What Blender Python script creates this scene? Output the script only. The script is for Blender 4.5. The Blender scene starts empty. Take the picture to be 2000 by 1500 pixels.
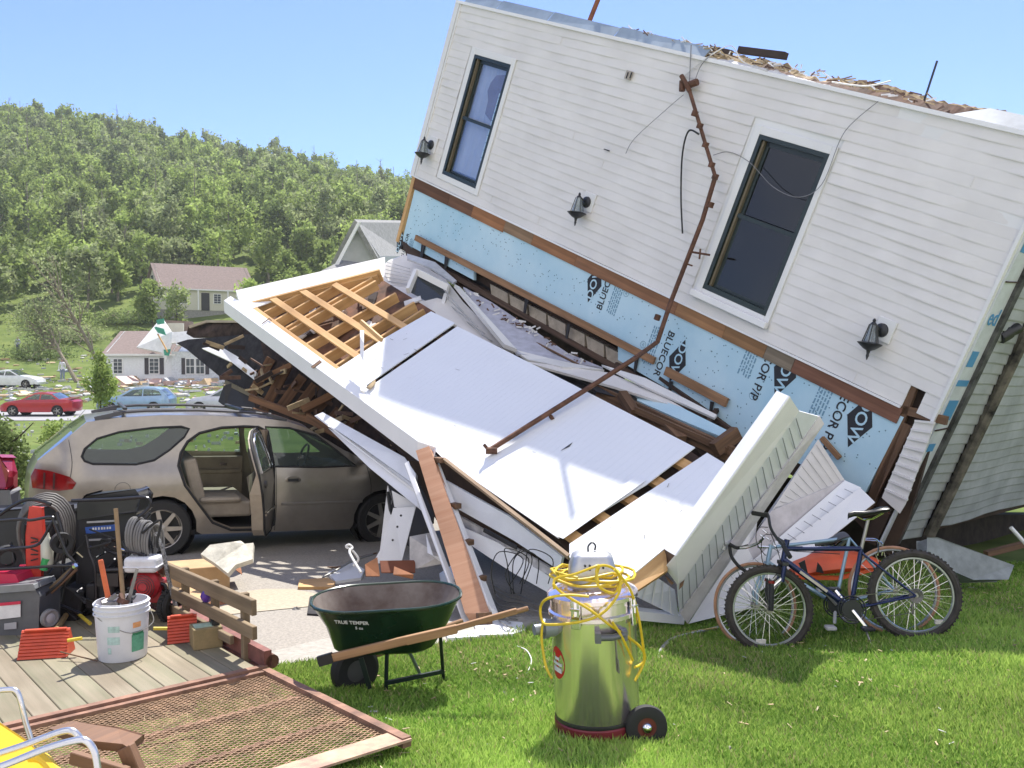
import bpy, bmesh, math, random
import numpy as np
from mathutils import Vector, Matrix
from mathutils.geometry import delaunay_2d_cdt
random.seed(7); RS = np.random.RandomState(7)
C = bpy.context.scene.collection
SC = bpy.context.scene
# ------------------------------------------------------------------ camera
FPX, YH, CZ = 1800.0, 690.0, 2.1
cd = bpy.data.cameras.new('camera'); cam = bpy.data.objects.new('camera', cd); C.objects.link(cam)
PITCH = math.atan((750-YH)/FPX)
cam.location = (0, 0, CZ); cam.rotation_euler = (math.pi/2-PITCH, 0, 0)
cd.sensor_width = 36; cd.lens = 36*FPX/2000; cd.clip_end = 3000; cd.clip_start = .05
SC.camera = cam
SC.render.resolution_x = 1024; SC.render.resolution_y = 768
# ------------------------------------------------------------------ light
SUN_AZ, SUN_EL = math.radians(12), math.radians(59.3)
w = bpy.data.worlds.new('World'); SC.world = w; w.use_nodes = True
nt = w.node_tree; bg = nt.nodes['Background']
sky = nt.nodes.new('ShaderNodeTexSky'); sky.sky_type = 'NISHITA'; sky.sun_disc = False
sky.sun_elevation = SUN_EL; sky.sun_rotation = SUN_AZ
sky.air_density = 1.0; sky.dust_density = .25; sky.ozone_density = 3.0; sky.altitude = 100
# deep clear blue ahead, unseen bright cloud added behind the camera to lift shaded faces
def wn(t, **k):
    n = nt.nodes.new(t)
    for a, v in k.items(): setattr(n, a, v)
    return n
tint = wn('ShaderNodeMix', data_type='RGBA', blend_type='MULTIPLY'); tint.inputs[0].default_value = 1; tint.inputs[7].default_value = (.60, .655, .93, 1)
nt.links.new(sky.outputs[0], tint.inputs[6])
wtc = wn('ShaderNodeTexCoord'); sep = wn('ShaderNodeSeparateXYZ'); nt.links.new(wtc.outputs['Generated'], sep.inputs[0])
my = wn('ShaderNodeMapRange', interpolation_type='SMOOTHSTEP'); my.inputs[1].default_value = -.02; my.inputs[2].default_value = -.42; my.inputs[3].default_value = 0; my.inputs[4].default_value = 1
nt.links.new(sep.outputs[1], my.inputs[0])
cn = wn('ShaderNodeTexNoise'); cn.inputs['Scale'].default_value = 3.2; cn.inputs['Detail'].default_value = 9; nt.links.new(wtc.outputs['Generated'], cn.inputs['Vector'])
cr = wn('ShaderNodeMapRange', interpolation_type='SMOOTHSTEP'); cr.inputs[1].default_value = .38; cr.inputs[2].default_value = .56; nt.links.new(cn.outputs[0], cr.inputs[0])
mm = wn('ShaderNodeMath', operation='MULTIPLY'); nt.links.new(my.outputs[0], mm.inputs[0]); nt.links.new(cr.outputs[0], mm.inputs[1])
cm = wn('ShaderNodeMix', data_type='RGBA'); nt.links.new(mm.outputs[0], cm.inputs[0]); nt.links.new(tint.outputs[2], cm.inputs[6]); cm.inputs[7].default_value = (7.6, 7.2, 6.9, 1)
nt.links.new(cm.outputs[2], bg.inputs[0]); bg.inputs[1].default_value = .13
sd = bpy.data.lights.new('sun', 'SUN'); sd.energy = 5; sd.angle = math.radians(.5); sd.color = (1, .955, .88)
sun = bpy.data.objects.new('sun', sd); C.objects.link(sun)
sdir = Vector((math.sin(SUN_AZ)*math.cos(SUN_EL), math.cos(SUN_AZ)*math.cos(SUN_EL), math.sin(SUN_EL)))
sun.rotation_euler = sdir.to_track_quat('Z', 'Y').to_euler(); sun.location = (0, 0, 60)
SC.view_settings.view_transform = 'Standard'; SC.view_settings.look = 'None'
SC.view_settings.exposure = .85; SC.view_settings.gamma = 1
# ------------------------------------------------------------------ materials
MATS = {}
def mat(name, col, rough=.6, metal=0, var=.12, scale=6, bump=0, kind='noise', col2=None, spec=.5, alpha=None, trans=0, detail=6):
    if name in MATS: return MATS[name]
    m = bpy.data.materials.new(name); MATS[name] = m; m.use_nodes = True
    t = m.node_tree; N = t.nodes; L = t.links; b = N['Principled BSDF']
    b.inputs['Roughness'].default_value = rough; b.inputs['Metallic'].default_value = metal
    b.inputs['Specular IOR Level'].default_value = spec
    if trans: b.inputs['Transmission Weight'].default_value = trans
    if alpha is not None: b.inputs['Alpha'].default_value = alpha
    c2 = col2 or tuple(min(1, c*(1-2.2*var)) for c in col)
    tc = N.new('ShaderNodeTexCoord'); mp = N.new('ShaderNodeMapping')
    if kind in ('wood', 'rib', 'board'):
        L.new(tc.outputs['UV'], mp.inputs[0])
    else: L.new(tc.outputs['Object'], mp.inputs[0])
    no = N.new('ShaderNodeTexNoise'); no.inputs['Detail'].default_value = detail; no.inputs['Scale'].default_value = scale
    no.inputs['Roughness'].default_value = .62
    if kind == 'wood': mp.inputs['Scale'].default_value = (.35, 7, 1)
    L.new(mp.outputs[0], no.inputs['Vector'])
    r = N.new('ShaderNodeValToRGB'); r.color_ramp.elements[0].position = .34; r.color_ramp.elements[1].position = .66
    r.color_ramp.elements[0].color = (*c2, 1); r.color_ramp.elements[1].color = (*col, 1)
    L.new(no.outputs[0], r.inputs[0]); out = r.outputs[0]
    if kind == 'wood':
        n2 = N.new('ShaderNodeTexNoise'); n2.inputs['Scale'].default_value = 1.3; L.new(tc.outputs['UV'], n2.inputs['Vector'])
        mx = N.new('ShaderNodeMix'); mx.data_type = 'RGBA'; mx.blend_type = 'MULTIPLY'; mx.inputs[0].default_value = .6
        r2 = N.new('ShaderNodeValToRGB'); r2.color_ramp.elements[0].position = .35; r2.color_ramp.elements[0].color = (.55, .5, .45, 1); r2.color_ramp.elements[1].position = .6
        L.new(n2.outputs[0], r2.inputs[0]); L.new(out, mx.inputs[6]); L.new(r2.outputs[0], mx.inputs[7]); out = mx.outputs[2]
    L.new(out, b.inputs['Base Color'])
    if kind == 'rib':
        wv = N.new('ShaderNodeTexWave'); wv.bands_direction = 'X'; wv.inputs['Scale'].default_value = scale; wv.wave_profile = 'SAW'
        L.new(mp.outputs[0], wv.inputs['Vector']); no.inputs['Scale'].default_value = 2
        bp = N.new('ShaderNodeBump'); bp.inputs['Strength'].default_value = .75; bp.inputs['Distance'].default_value = .006
        L.new(wv.outputs[0], bp.inputs['Height']); L.new(bp.outputs[0], b.inputs['Normal'])
    elif bump:
        bp = N.new('ShaderNodeBump'); bp.inputs['Strength'].default_value = 1; bp.inputs['Distance'].default_value = bump
        L.new(no.outputs[0], bp.inputs['Height']); L.new(bp.outputs[0], b.inputs['Normal'])
    return m
def glass_mat(name, tint, rough=.03, clear=.5, refl=0):
    if name in MATS: return MATS[name]
    m = bpy.data.materials.new(name); MATS[name] = m; m.use_nodes = True
    t = m.node_tree; N = t.nodes; L = t.links; b = N['Principled BSDF']; o = N['Material Output']
    b.inputs['Base Color'].default_value = (*[c*.3 for c in tint], 1); b.inputs['Roughness'].default_value = rough
    tr = N.new('ShaderNodeBsdfTransparent'); tr.inputs[0].default_value = (*tint, 1)
    mx = N.new('ShaderNodeMixShader'); lw = N.new('ShaderNodeLayerWeight'); lw.inputs[0].default_value = .5; fr = N.new('ShaderNodeMath'); fr.operation = 'POWER'; fr.inputs[1].default_value = 3.2; L.new(lw.outputs['Facing'], fr.inputs[0])
    mm = N.new('ShaderNodeMath'); mm.operation = 'MULTIPLY_ADD'; mm.inputs[1].default_value = .9; mm.inputs[2].default_value = 1-clear; mm.use_clamp = True
    gl = N.new('ShaderNodeBsdfGlossy'); gl.inputs['Roughness'].default_value = rough; gl.inputs[0].default_value = (.9, .95, 1, 1)
    L.new(fr.outputs[0], mm.inputs[0])
    mx2 = N.new('ShaderNodeMixShader'); ad = N.new('ShaderNodeMath'); ad.inputs[1].default_value = refl+.035; ad.use_clamp = True; L.new(fr.outputs[0], ad.inputs[0]); L.new(ad.outputs[0], mx2.inputs[0])
    mx0 = N.new('ShaderNodeMixShader'); mx0.inputs[0].default_value = 1-clear
    L.new(tr.outputs[0], mx0.inputs[1]); L.new(b.outputs[0], mx0.inputs[2])
    L.new(mx0.outputs[0], mx2.inputs[1]); L.new(gl.outputs[0], mx2.inputs[2]); L.new(mx2.outputs[0], o.inputs[0])
    return m
def leaf_mat(name, col, trans=.35, var=.35):
    if name in MATS: return MATS[name]
    m = bpy.data.materials.new(name); MATS[name] = m; m.use_nodes = True
    t = m.node_tree; N = t.nodes; L = t.links; b = N['Principled BSDF']; o = N['Material Output']
    b.inputs['Roughness'].default_value = .8; b.inputs['Specular IOR Level'].default_value = .12
    tc = N.new('ShaderNodeTexCoord'); no = N.new('ShaderNodeTexNoise'); no.inputs['Scale'].default_value = .35; no.inputs['Detail'].default_value = 8
    L.new(tc.outputs['Object'], no.inputs['Vector'])
    r = N.new('ShaderNodeValToRGB'); r.color_ramp.elements[0].position = .35; r.color_ramp.elements[1].position = .65
    r.color_ramp.elements[0].color = (*[c*(1-var) for c in col], 1); r.color_ramp.elements[1].color = (*[min(1, c*(1+var)) for c in col], 1)
    L.new(no.outputs[0], r.inputs[0]); L.new(r.outputs[0], b.inputs['Base Color'])
    tl = N.new('ShaderNodeBsdfTranslucent'); L.new(r.outputs[0], tl.inputs[0])
    mx = N.new('ShaderNodeMixShader'); mx.inputs[0].default_value = trans
    L.new(b.outputs[0], mx.inputs[1]); L.new(tl.outputs[0], mx.inputs[2]); L.new(mx.outputs[0], o.inputs[0])
    return m
# ------------------------------------------------------------------ objects
ORG = {}
def tag(o, label=None, cat=None, group=None, kind=None):
    if label: o['label'] = label
    if cat: o['category'] = cat
    if group: o['group'] = group
    if kind: o['kind'] = kind
    return o
def empty(name, loc=(0, 0, 0), label=None, cat=None, group=None, world=True, rz=0):
    o = bpy.data.objects.new(name, None); o.empty_display_size = .1; C.objects.link(o)
    o.location = loc; o.rotation_euler = (0, 0, rz)
    ORG[o.name] = Vector(loc) if world else Vector((0, 0, 0))
    return tag(o, label, cat, group)
def copy_tree(o, parent=None):
    c = o.copy(); C.objects.link(c)
    if parent: c.parent = parent
    for k in ('group', 'category'):
        if k in o: c[k] = o[k]
    for ch in list(o.children): copy_tree(ch, c)
    return c
def wrap(name, v, f, m, parent=None, origin=(0, 0, 0), smooth=False, uvs=None, mi=None):
    me = bpy.data.meshes.new(name)
    org = Vector(origin)
    if parent is not None:
        po = ORG.get(parent.name, Vector((0, 0, 0))); org = po
    me.from_pydata([tuple(Vector(p)-org) for p in v], [], f)
    for mm in (m if isinstance(m, (list, tuple)) else [m]): me.materials.append(mm)
    if mi is not None: me.polygons.foreach_set('material_index', mi)
    if uvs is not None:
        ul = me.uv_layers.new(name='UVMap'); flat = [c for fu in uvs for uv in fu for c in uv]
        ul.data.foreach_set('uv', flat)
    if smooth:
        me.polygons.foreach_set('use_smooth', [True]*len(me.polygons))
        try: me.set_sharp_from_angle(angle=math.radians(38))
        except Exception: pass
    me.validate(); me.update()
    o = bpy.data.objects.new(name, me); C.objects.link(o)
    if parent is not None:
        o.parent = parent; ORG[o.name] = org
    else:
        o.location = org; ORG[o.name] = org
    return o
def basis(d, upv=(0, 0, 1)):
    d = Vector(d).normalized(); u = Vector(upv)
    s = d.cross(u)
    if s.length < 1e-4: s = d.cross(Vector((1, 0, 0)))
    s.normalize(); return d, s, s.cross(d).normalized()
class MB:
    def __init__(s): s.v = []; s.f = []; s.u = []; s.mi = []; s.cm = 0
    def face(s, idx, uv=None):
        s.f.append(tuple(idx)); s.u.append(uv if uv else [(s.v[i][0]*1.0+s.v[i][1]*.7, s.v[i][2]+s.v[i][1]*.3) for i in idx]); s.mi.append(s.cm)
    def add(s, vs): b = len(s.v); s.v += [tuple(p) for p in vs]; return b
    def beam(s, a, b, w, h, up=(0, 0, 1), off=0, taper=1):
        a = Vector(a); b = Vector(b); d, sd, u = basis(b-a, up); L = (b-a).length; ru = random.random()*9
        vs = []
        for p, k in ((a, 1), (b, taper)):
            for x, y in ((-1, -1), (1, -1), (1, 1), (-1, 1)): vs.append(p+sd*x*w/2*k+u*(y*h/2*k+off))
        i = s.add(vs); q = [w, h, w, h]; acc = 0
        for k in range(4):
            j = (k+1) % 4
            s.face((i+k, i+4+k, i+4+j, i+j), [(ru, acc), (ru+L, acc), (ru+L, acc+q[k]), (ru, acc+q[k])]); acc += q[k]
        s.face((i, i+1, i+2, i+3), [(0, 0), (.02, 0), (.02, h), (0, h)]); s.face((i+7, i+6, i+5, i+4), [(0, 0), (.02, 0), (.02, h), (0, h)])
        return s
    def box(s, c, d, rz=0, R=None):
        R = R or Matrix.Rotation(rz, 3, 'Z'); c = Vector(c)
        vs = [c+R @ Vector((x*d[0]/2, y*d[1]/2, z*d[2]/2)) for x, y, z in ((-1, -1, -1), (1, -1, -1), (1, 1, -1), (-1, 1, -1), (-1, -1, 1), (1, -1, 1), (1, 1, 1), (-1, 1, 1))]
        i = s.add(vs)
        for f in ((0, 3, 2, 1), (4, 5, 6, 7), (0, 1, 5, 4), (1, 2, 6, 5), (2, 3, 7, 6), (3, 0, 4, 7)): s.face([i+k for k in f])
        return s
    def tube(s, pts, r, n=8, close=False, cap=True):
        pts = [Vector(p) for p in pts]; m = len(pts); rr = r if isinstance(r, (list, tuple)) else [r]*m
        i = len(s.v); pu = None
        for k, p in enumerate(pts):
            if close: d = pts[(k+1) % m]-pts[k-1]
            else: d = pts[min(k+1, m-1)]-pts[max(k-1, 0)]
            if d.length < 1e-6: d = Vector((0, 0, 1))
            d.normalize()
            if pu is None:
                pu = d.orthogonal().normalized()
            pu = (pu-d*pu.dot(d));
            if pu.length < 1e-5: pu = d.orthogonal()
            pu.normalize(); q = d.cross(pu)
            s.add([p+(pu*math.cos(2*math.pi*j/n)+q*math.sin(2*math.pi*j/n))*rr[k] for j in range(n)])
        for k in range(m if close else m-1):
            k2 = (k+1) % m
            for j in range(n):
                j2 = (j+1) % n; s.face((i+k*n+j, i+k*n+j2, i+k2*n+j2, i+k2*n+j))
        if cap and not close:
            s.face([i+j for j in range(n)][::-1]); s.face([i+(m-1)*n+j for j in range(n)])
        return s
    def lathe(s, prof, o=(0, 0, 0), ax=(0, 0, 1), n=24, cap=True, sc=(1, 1)):
        d, a, b = basis(ax, (0, 1, 0) if abs(Vector(ax).normalized().z) > .9 else (0, 0, 1)); o = Vector(o); i = len(s.v)
        for r, z in prof: s.add([o+d*z+(a*math.cos(2*math.pi*j/n)*sc[0]+b*math.sin(2*math.pi*j/n)*sc[1])*r for j in range(n)])
        for k in range(len(prof)-1):
            for j in range(n):
                j2 = (j+1) % n; s.face((i+k*n+j, i+k*n+j2, i+(k+1)*n+j2, i+(k+1)*n+j))
        if cap:
            if prof[0][0] > 1e-4: s.face([i+j for j in range(n)][::-1])
            if prof[-1][0] > 1e-4: s.face([i+(len(prof)-1)*n+j for j in range(n)])
        return s
    def slab(s, pts, th, nrm=None):
        """polygon (3D points) given a thickness away from the viewer side"""
        P3 = [Vector(p) for p in pts]; c = sum(P3, Vector())/len(P3)
        n = Vector()
        for k in range(len(P3)): n += (P3[k]-c).cross(P3[(k+1) % len(P3)]-c)
        n.normalize(); n = Vector(nrm).normalized() if nrm is not None else n
        if nrm is None and n.dot(Vector((0, 0, CZ))-c) < 0: n = -n
        a = (P3[1]-P3[0]).normalized(); b = n.cross(a); q = [Vector(((p-c).dot(a), (p-c).dot(b))) for p in P3]
        tri = cdt([tuple(x) for x in q])
        i = s.add(P3); j = s.add([p-n*th for p in P3])
        for t in tri:
            s.face([i+k for k in t], [tuple(q[k]) for k in t]); s.face([j+k for k in t][::-1], [tuple(q[k]) for k in t][::-1])
        m = len(P3)
        for k in range(m):
            k2 = (k+1) % m; L = (P3[k2]-P3[k]).length
            s.face((i+k, j+k, j+k2, i+k2), [(0, 0), (0, th), (L, th), (L, 0)])
        return s
    def build(s, name, m, parent=None, origin=(0, 0, 0), smooth=False, bevel=0, label=None, cat=None, group=None, kind=None, seg=1):
        o = wrap(name, s.v, s.f, m, parent, origin, smooth, s.u, s.mi)
        if bevel:
            bv = o.modifiers.new('bevel', 'BEVEL'); bv.width = bevel; bv.segments = seg; bv.limit_method = 'ANGLE'; bv.angle_limit = math.radians(35)
        return tag(o, label, cat, group, kind)
def pip(p, poly):
    x, y = p; c = False; n = len(poly)
    for i in range(n):
        x1, y1 = poly[i]; x2, y2 = poly[i-1]
        if (y1 > y) != (y2 > y) and x < (x2-x1)*(y-y1)/(y2-y1)+x1: c = not c
    return c
def cdt(poly, holes=(), extra=(), full=False):
    pts = []; edges = []
    for lp in [poly]+list(holes):
        b = len(pts); pts += [Vector(p) for p in lp]; edges += [(b+k, b+(k+1) % len(lp)) for k in range(len(lp))]
    pts += [Vector(p) for p in extra]
    r = delaunay_2d_cdt(pts, edges, [], 0, 1e-7)
    vo, fo = r[0], r[2]; out = []
    for f in fo:
        c = sum((vo[k] for k in f), Vector((0, 0)))/len(f)
        if pip(c, poly) and not any(pip(c, h) for h in holes):
            if len(f) == 3:
                a, b2, c2 = (vo[k] for k in f)
                if (b2-a).cross(c2-a) < 0: f = f[::-1]
            out.append(list(f))
    if full: return [tuple(x) for x in vo], out
    # map back to input order
    orig = r[3]; back = {k: o[0] for k, o in enumerate(orig) if o}
    return [[back.get(k, 0) for k in f] for f in out]
# ------------------------------------------------------------------ pixels to points (surveying the photograph)
cf = Vector((0, math.cos(PITCH), -math.sin(PITCH))); cu = Vector((0, math.sin(PITCH), math.cos(PITCH))); CAM = Vector((0, 0, CZ))
def ray(x, y): return cf+cu*((750-y)/FPX)+Vector(((x-1000)/FPX, 0, 0))
def P(x, y, D): return CAM+ray(x, y)*D
def plane_hit(x, y, o, n):
    r = ray(x, y); n = Vector(n); return CAM+r*((Vector(o)-CAM).dot(n)/r.dot(n))
GY = [(-30, .5), (0, .35), (3, .2), (4.5, .08), (5, .03), (7, -.2), (8.5, -.28), (10.9, -.33), (12.5, -.42), (30, -1.15), (52, -1.8), (63, -1.78), (72, -.9), (84, -.3), (100, 2.1), (120, 7.9), (140, 13)]
def gz(x, y):
    if y <= 140: z = float(np.interp(y, [a for a, b in GY], [b for a, b in GY]))
    else:
        k = min(1.15, max(.1, .62+(-x-31)/124*.38))
        t = min(1, (y-140)/145); z = 13+(57*k if x < -90 else 57*k-2.5*max(0, min(1, (x+90)/60)))*(t**.9)
        if y > 285: z -= (y-285)*.12
    z += .1*min(1.5, max(0, x-1.6))*min(1, max(0, (12-y)/3))
    z += .5*math.sin(x*.09+1)*math.sin(y*.07) * (min(1, max(0, (y-66)/40)))
    return z
def G(x, y, h=0):
    r = ray(x, y); t = 3.0
    while t < 400:
        p = CAM+r*t
        if p.z <= gz(p.x, p.y)+h: break
        t += .01 if t < 15 else .05
    return CAM+r*t
def text(s, size, m, parent, o, ax, ay, name='lettering', ext=.001, align='CENTER', sx=1):
    cv = bpy.data.curves.new('t', 'FONT'); cv.body = s; cv.size = size; cv.align_x = align; cv.align_y = 'CENTER'; cv.extrude = ext; cv.resolution_u = 3
    cv.offset = size*.012
    to = bpy.data.objects.new('t', cv); C.objects.link(to); bpy.context.view_layer.update()
    me = bpy.data.meshes.new_from_object(to.evaluated_get(bpy.context.evaluated_depsgraph_get()))
    bpy.data.objects.remove(to); ax = Vector(ax).normalized(); ay = Vector(ay); ay = (ay-ax*ay.dot(ax)).normalized(); az = ax.cross(ay)
    M4 = Matrix(((ax.x*sx, ay.x, az.x, 0), (ax.y*sx, ay.y, az.y, 0), (ax.z*sx, ay.z, az.z, 0), (0, 0, 0, 1)))
    org = ORG.get(parent.name, Vector()) if parent else Vector()
    me.transform(Matrix.Translation(Vector(o)-org) @ M4); me.materials.clear(); me.materials.append(m); me.name = name
    ob = bpy.data.objects.new(name, me); C.objects.link(ob)
    if parent: ob.parent = parent; ORG[ob.name] = org
    return ob
def bez(pts, n=8):
    """Catmull-Rom through points"""
    P3 = [Vector(p) for p in pts]; out = []
    for i in range(len(P3)-1):
        a = P3[max(i-1, 0)]; b = P3[i]; c = P3[i+1]; d = P3[min(i+2, len(P3)-1)]
        for k in range(n):
            t = k/n; out.append(.5*((2*b)+(c-a)*t+(2*a-5*b+4*c-d)*t*t+(3*b-a-3*c+d)*t**3))
    return out+[P3[-1]]
def raw_mesh(name, V, F4, m, mi=None, parent=None, tri=False, origin=(0, 0, 0)):
    """fast mesh from numpy arrays"""
    me = bpy.data.meshes.new(name); k = F4.shape[1]
    V = V-np.array(origin, dtype=float)
    me.vertices.add(len(V)); me.vertices.foreach_set('co', V.astype('f').ravel())
    me.loops.add(F4.size); me.loops.foreach_set('vertex_index', F4.astype('i').ravel())
    me.polygons.add(len(F4)); me.polygons.foreach_set('loop_start', np.arange(0, F4.size, k, dtype='i')); me.polygons.foreach_set('loop_total', np.full(len(F4), k, dtype='i'))
    for mm in (m if isinstance(m, (list, tuple)) else [m]): me.materials.append(mm)
    if mi is not None: me.polygons.foreach_set('material_index', mi.astype('i'))
    me.update(calc_edges=True)
    o = bpy.data.objects.new(name, me); C.objects.link(o)
    if parent: o.parent = parent
    else: o.location = origin
    return o
def leaf_quads(cent, size, rs=RS, up=.0):
    n = len(cent); a = rs.normal(size=(n, 3)); a /= np.linalg.norm(a, axis=1)[:, None]
    b = rs.normal(size=(n, 3)); b -= a*np.sum(a*b, axis=1)[:, None]; b /= np.linalg.norm(b, axis=1)[:, None]
    s = (size*rs.uniform(.6, 1.4, n))[:, None] if not np.isscalar(size) else (size*rs.uniform(.6, 1.4, n))[:, None]
    a = a*s; b = b*s*.6
    V = np.stack([cent-a, cent+b*.9-a*.1, cent+a, cent-b*.9+a*.1], 1).reshape(-1, 3)
    return V, np.arange(n*4).reshape(-1, 4)
# ------------------------------------------------------------------ setting
GRASSY = mat('lawn_green', (.16, .195, .06), 1, var=.25, scale=.55, bump=.03, col2=(.085, .125, .035), detail=12, spec=.05)
def sheet(name, rows, m, off, kind='structure', nx=12, parent=None):
    ys = sorted(set([r[0] for r in rows]+[a for a, b in GY if rows[0][0] < a < rows[-1][0]]+list(np.arange(rows[0][0], rows[-1][0], 1.5 if rows[-1][0] < 66 else 3))))
    b = MB(); ry = [r[0] for r in rows]
    for y in ys:
        xl = float(np.interp(y, ry, [r[1] for r in rows])); xr = float(np.interp(y, ry, [r[2] for r in rows]))
        b.add([(xl+(xr-xl)*k/nx, y, gz(xl+(xr-xl)*k/nx, y)+off) for k in range(nx+1)])
    for j in range(len(ys)-1):
        for k in range(nx): i = j*(nx+1)+k; b.face((i, i+1, i+nx+2, i+nx+1))
    o = b.build(name, m); o['kind'] = kind; return o
ys = sorted(set([a for a, b in GY]+list(np.arange(0, 66, 3.0))+list(np.arange(66, 140, 3))+list(np.arange(140, 420, 6)))); xs = sorted(set(list(np.arange(-330, 331, 6.0))+list(np.arange(-6, 12, 1.0))+[1.6, 3.1]))
b = MB()
for y in ys: b.add([(x, y, gz(x, y)) for x in xs])
for j in range(len(ys)-1):
    for k in range(len(xs)-1): i = j*len(xs)+k; b.face((i, i+1, i+len(xs)+1, i+len(xs)))
o = b.build('ground', GRASSY, smooth=True); o['kind'] = 'structure'
ASPH = mat('asphalt_worn', (.345, .315, .27), .95, var=.14, scale=45, bump=.006, col2=(.22, .20, .175), detail=10)
sheet('driveway', [(5.2, -9, -2.2), (6.5, -9, -1.75), (7.3, -9, -.55), (7.9, -9, .3), (9, -9, 2.5), (11, -9, 4), (14.5, -9.5, 4)], ASPH, .02, nx=39)
sheet('driveway_apron', [(6.05, -2.3, -2.2), (6.5, -2.2, -1.65), (7.3, -1.55, -.4), (7.9, -.75, .5), (8.1, .1, .9)], mat('pale_concrete', (.38, .355, .31), .95, var=.12, scale=20, bump=.004), .026, nx=4)
sheet('sand_patch', [(8.2, -2.6, -2.5), (8.5, -3.1, -1.9), (8.9, -2.9, -1.8), (9.2, -2.5, -2.2)], mat('tan_sand', (.42, .36, .27), 1, var=.1, scale=30), .026, nx=4)
sheet('reflected_slab', [(-9, -9, 9), (3.0, -9, 9)], mat('reflected_slab_grey', (.50, .47, .42), .9, var=.1, scale=8, bump=.003), .03, nx=18)  # pale slab added out of view for the steel drum to reflect
sheet('road', [(53, -80, 60), (63, -80, 60)], mat('road_grey', (.3, .3, .3), .95, var=.08, scale=.8), .03, nx=20)
# --------------- foliage
LM = [leaf_mat('leaf_mid', (.25, .32, .095), .48), leaf_mat('leaf_bright', (.30, .385, .11), .48), leaf_mat('leaf_dull', (.29, .335, .16), .48), leaf_mat('leaf_dark', (.15, .20, .07), .45)]
BARK = mat('bark', (.10, .08, .06), .95, var=.3, scale=5, bump=.02)
def crown_points(n, c, r, nb, rs, shell=.75, squash=.8, rmul=1):
    """leaf positions clustered in clumps through a crown"""
    cb = rs.normal(size=(nb, 3)); cb /= np.linalg.norm(cb, axis=1)[:, None]; cb *= (rs.uniform(.25, 1, nb)**.5)[:, None]*.72
    rb = rs.uniform(.25, .46, nb)*rmul
    k = rs.randint(0, nb, n); d = rs.normal(size=(n, 3)); d /= np.linalg.norm(d, axis=1)[:, None]
    p = cb[k]+d*(rb[k]*rs.uniform(shell, 1.05, n))[:, None]
    p *= np.array(r)[None, :]; return p+np.array(c)[None, :]
def forest():
    rs = np.random.RandomState(3); Vs = []; mis = []; tr = MB()
    n = 0
    for j, y in enumerate(np.arange(111, 300, 5.6)):
        for x in np.arange(-.62*y-8, -.03*y+6, 6.2):
            xx = x+rs.uniform(-2.5, 2.5); yy = y+rs.uniform(-2.2, 2.2)
            if yy < 118 and (xx > -46 or rs.rand() < .2): continue
            if yy < 126 and rs.rand() < .2: continue
            if -52 < xx < -30 and yy < 130: continue
            h = rs.uniform(8, 13.5)*(.75 if yy < 145 else 1); z = gz(xx, yy); rr = rs.uniform(2.7, 4.4)
            pts = crown_points(int(560+95000/yy), (xx, yy, z+h*.56), (rr, rr, h*.5), 30, rs, .3, rmul=.72)
            Vs.append((pts, .24+yy*.0007)); q = rs.choice(4, p=[.4, .25, .25, .1]); mis.append(np.where(rs.rand(len(pts)) < .75, q, rs.randint(0, 4, len(pts))))
            if rs.rand() < .5: tr.tube([(xx, yy, z-1), (xx+rs.uniform(-.5, .5), yy, z+h*.8)], [.22, .08], 5, cap=False)
            n += 1
            if rs.rand() < .07:
                q0 = Vector((xx+rs.uniform(-1, 1), yy-rr, z)); q1 = q0+Vector((rs.uniform(-1.2, 1.2), 0, h*rs.uniform(.85, 1.25))); tr.tube([q0, q1], [.16, .05], 5, cap=False)
                for g in range(4): t_ = rs.uniform(.45, .95); q2 = q0.lerp(q1, t_); tr.tube([q2, q2+Vector((rs.uniform(-1.6, 1.6), 0, rs.uniform(.4, 1.5)))], [.06, .02], 4, cap=False)
    V = []; sz = []
    pts = np.concatenate([a for a, s in Vs]); size = np.concatenate([np.full(len(a), s) for a, s in Vs])
    Vq, Fq = leaf_quads(pts, size, rs)
    o = raw_mesh('hillside_forest', Vq, Fq, LM, np.concatenate(mis)); tag(o, kind='stuff'); o['label'] = 'dense leafy wood covering the whole hillside behind the houses'
    t = tr.build('tree_trunks', mat('bark_pale', (.26, .23, .18), .95, var=.3, scale=3), o, smooth=True); t['kind'] = 'stuff'
forest()
def tree(name, base, h, r, nleaf, lsize, label, m, lean=(0, 0), cat='tree', group=None, cz=.62, rz=.42, nb=18, trunk=.07, seed=1, limbs=7, shell=.2):
    rs = np.random.RandomState(seed); bx, by, bz = base
    root = empty(name, base, label, cat, group)
    tp = (bx+lean[0], by+lean[1], bz+h*.9); b = MB()
    st = [Vector(base)+(Vector(tp)-Vector(base))*k/5+Vector(rs.uniform(-.03, .03, 3))*h*.4*(k > 0) for k in range(6)]
    b.tube(st, [trunk*(1-.16*k) for k in range(6)], 7)
    for k in range(limbs):
        t = rs.uniform(.3, .85); p = st[0].lerp(Vector(tp), t); a = rs.uniform(0, 6.28); L = r*rs.uniform(.6, 1)
        b.tube(bez([p, p+Vector((math.cos(a)*L*.5, math.sin(a)*L*.5, L*.3)), p+Vector((math.cos(a)*L, math.sin(a)*L, L*rs.uniform(.4, .9)))], 3), [trunk*.45*(1-.12*q) for q in range(7)], 5)
    b.build('trunk', BARK, root, smooth=True)
    c = (bx+lean[0]*cz, by+lean[1]*cz, bz+h*cz)
    pts = crown_points(nleaf, c, (r, r, h*rz), nb, rs, shell)-np.array(base); V, F4 = leaf_quads(pts, lsize, rs)
    raw_mesh('crown', V, F4, [m, LM[1] if m is not LM[3] else LM[3]], (rs.rand(nleaf) < .25).astype(int), root)
    return root
def ptop(px, py, y):  # point standing on the ground at depth y under this pixel column
    x = (px-1000)/FPX*y; return (x, y, gz(x, y))
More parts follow.
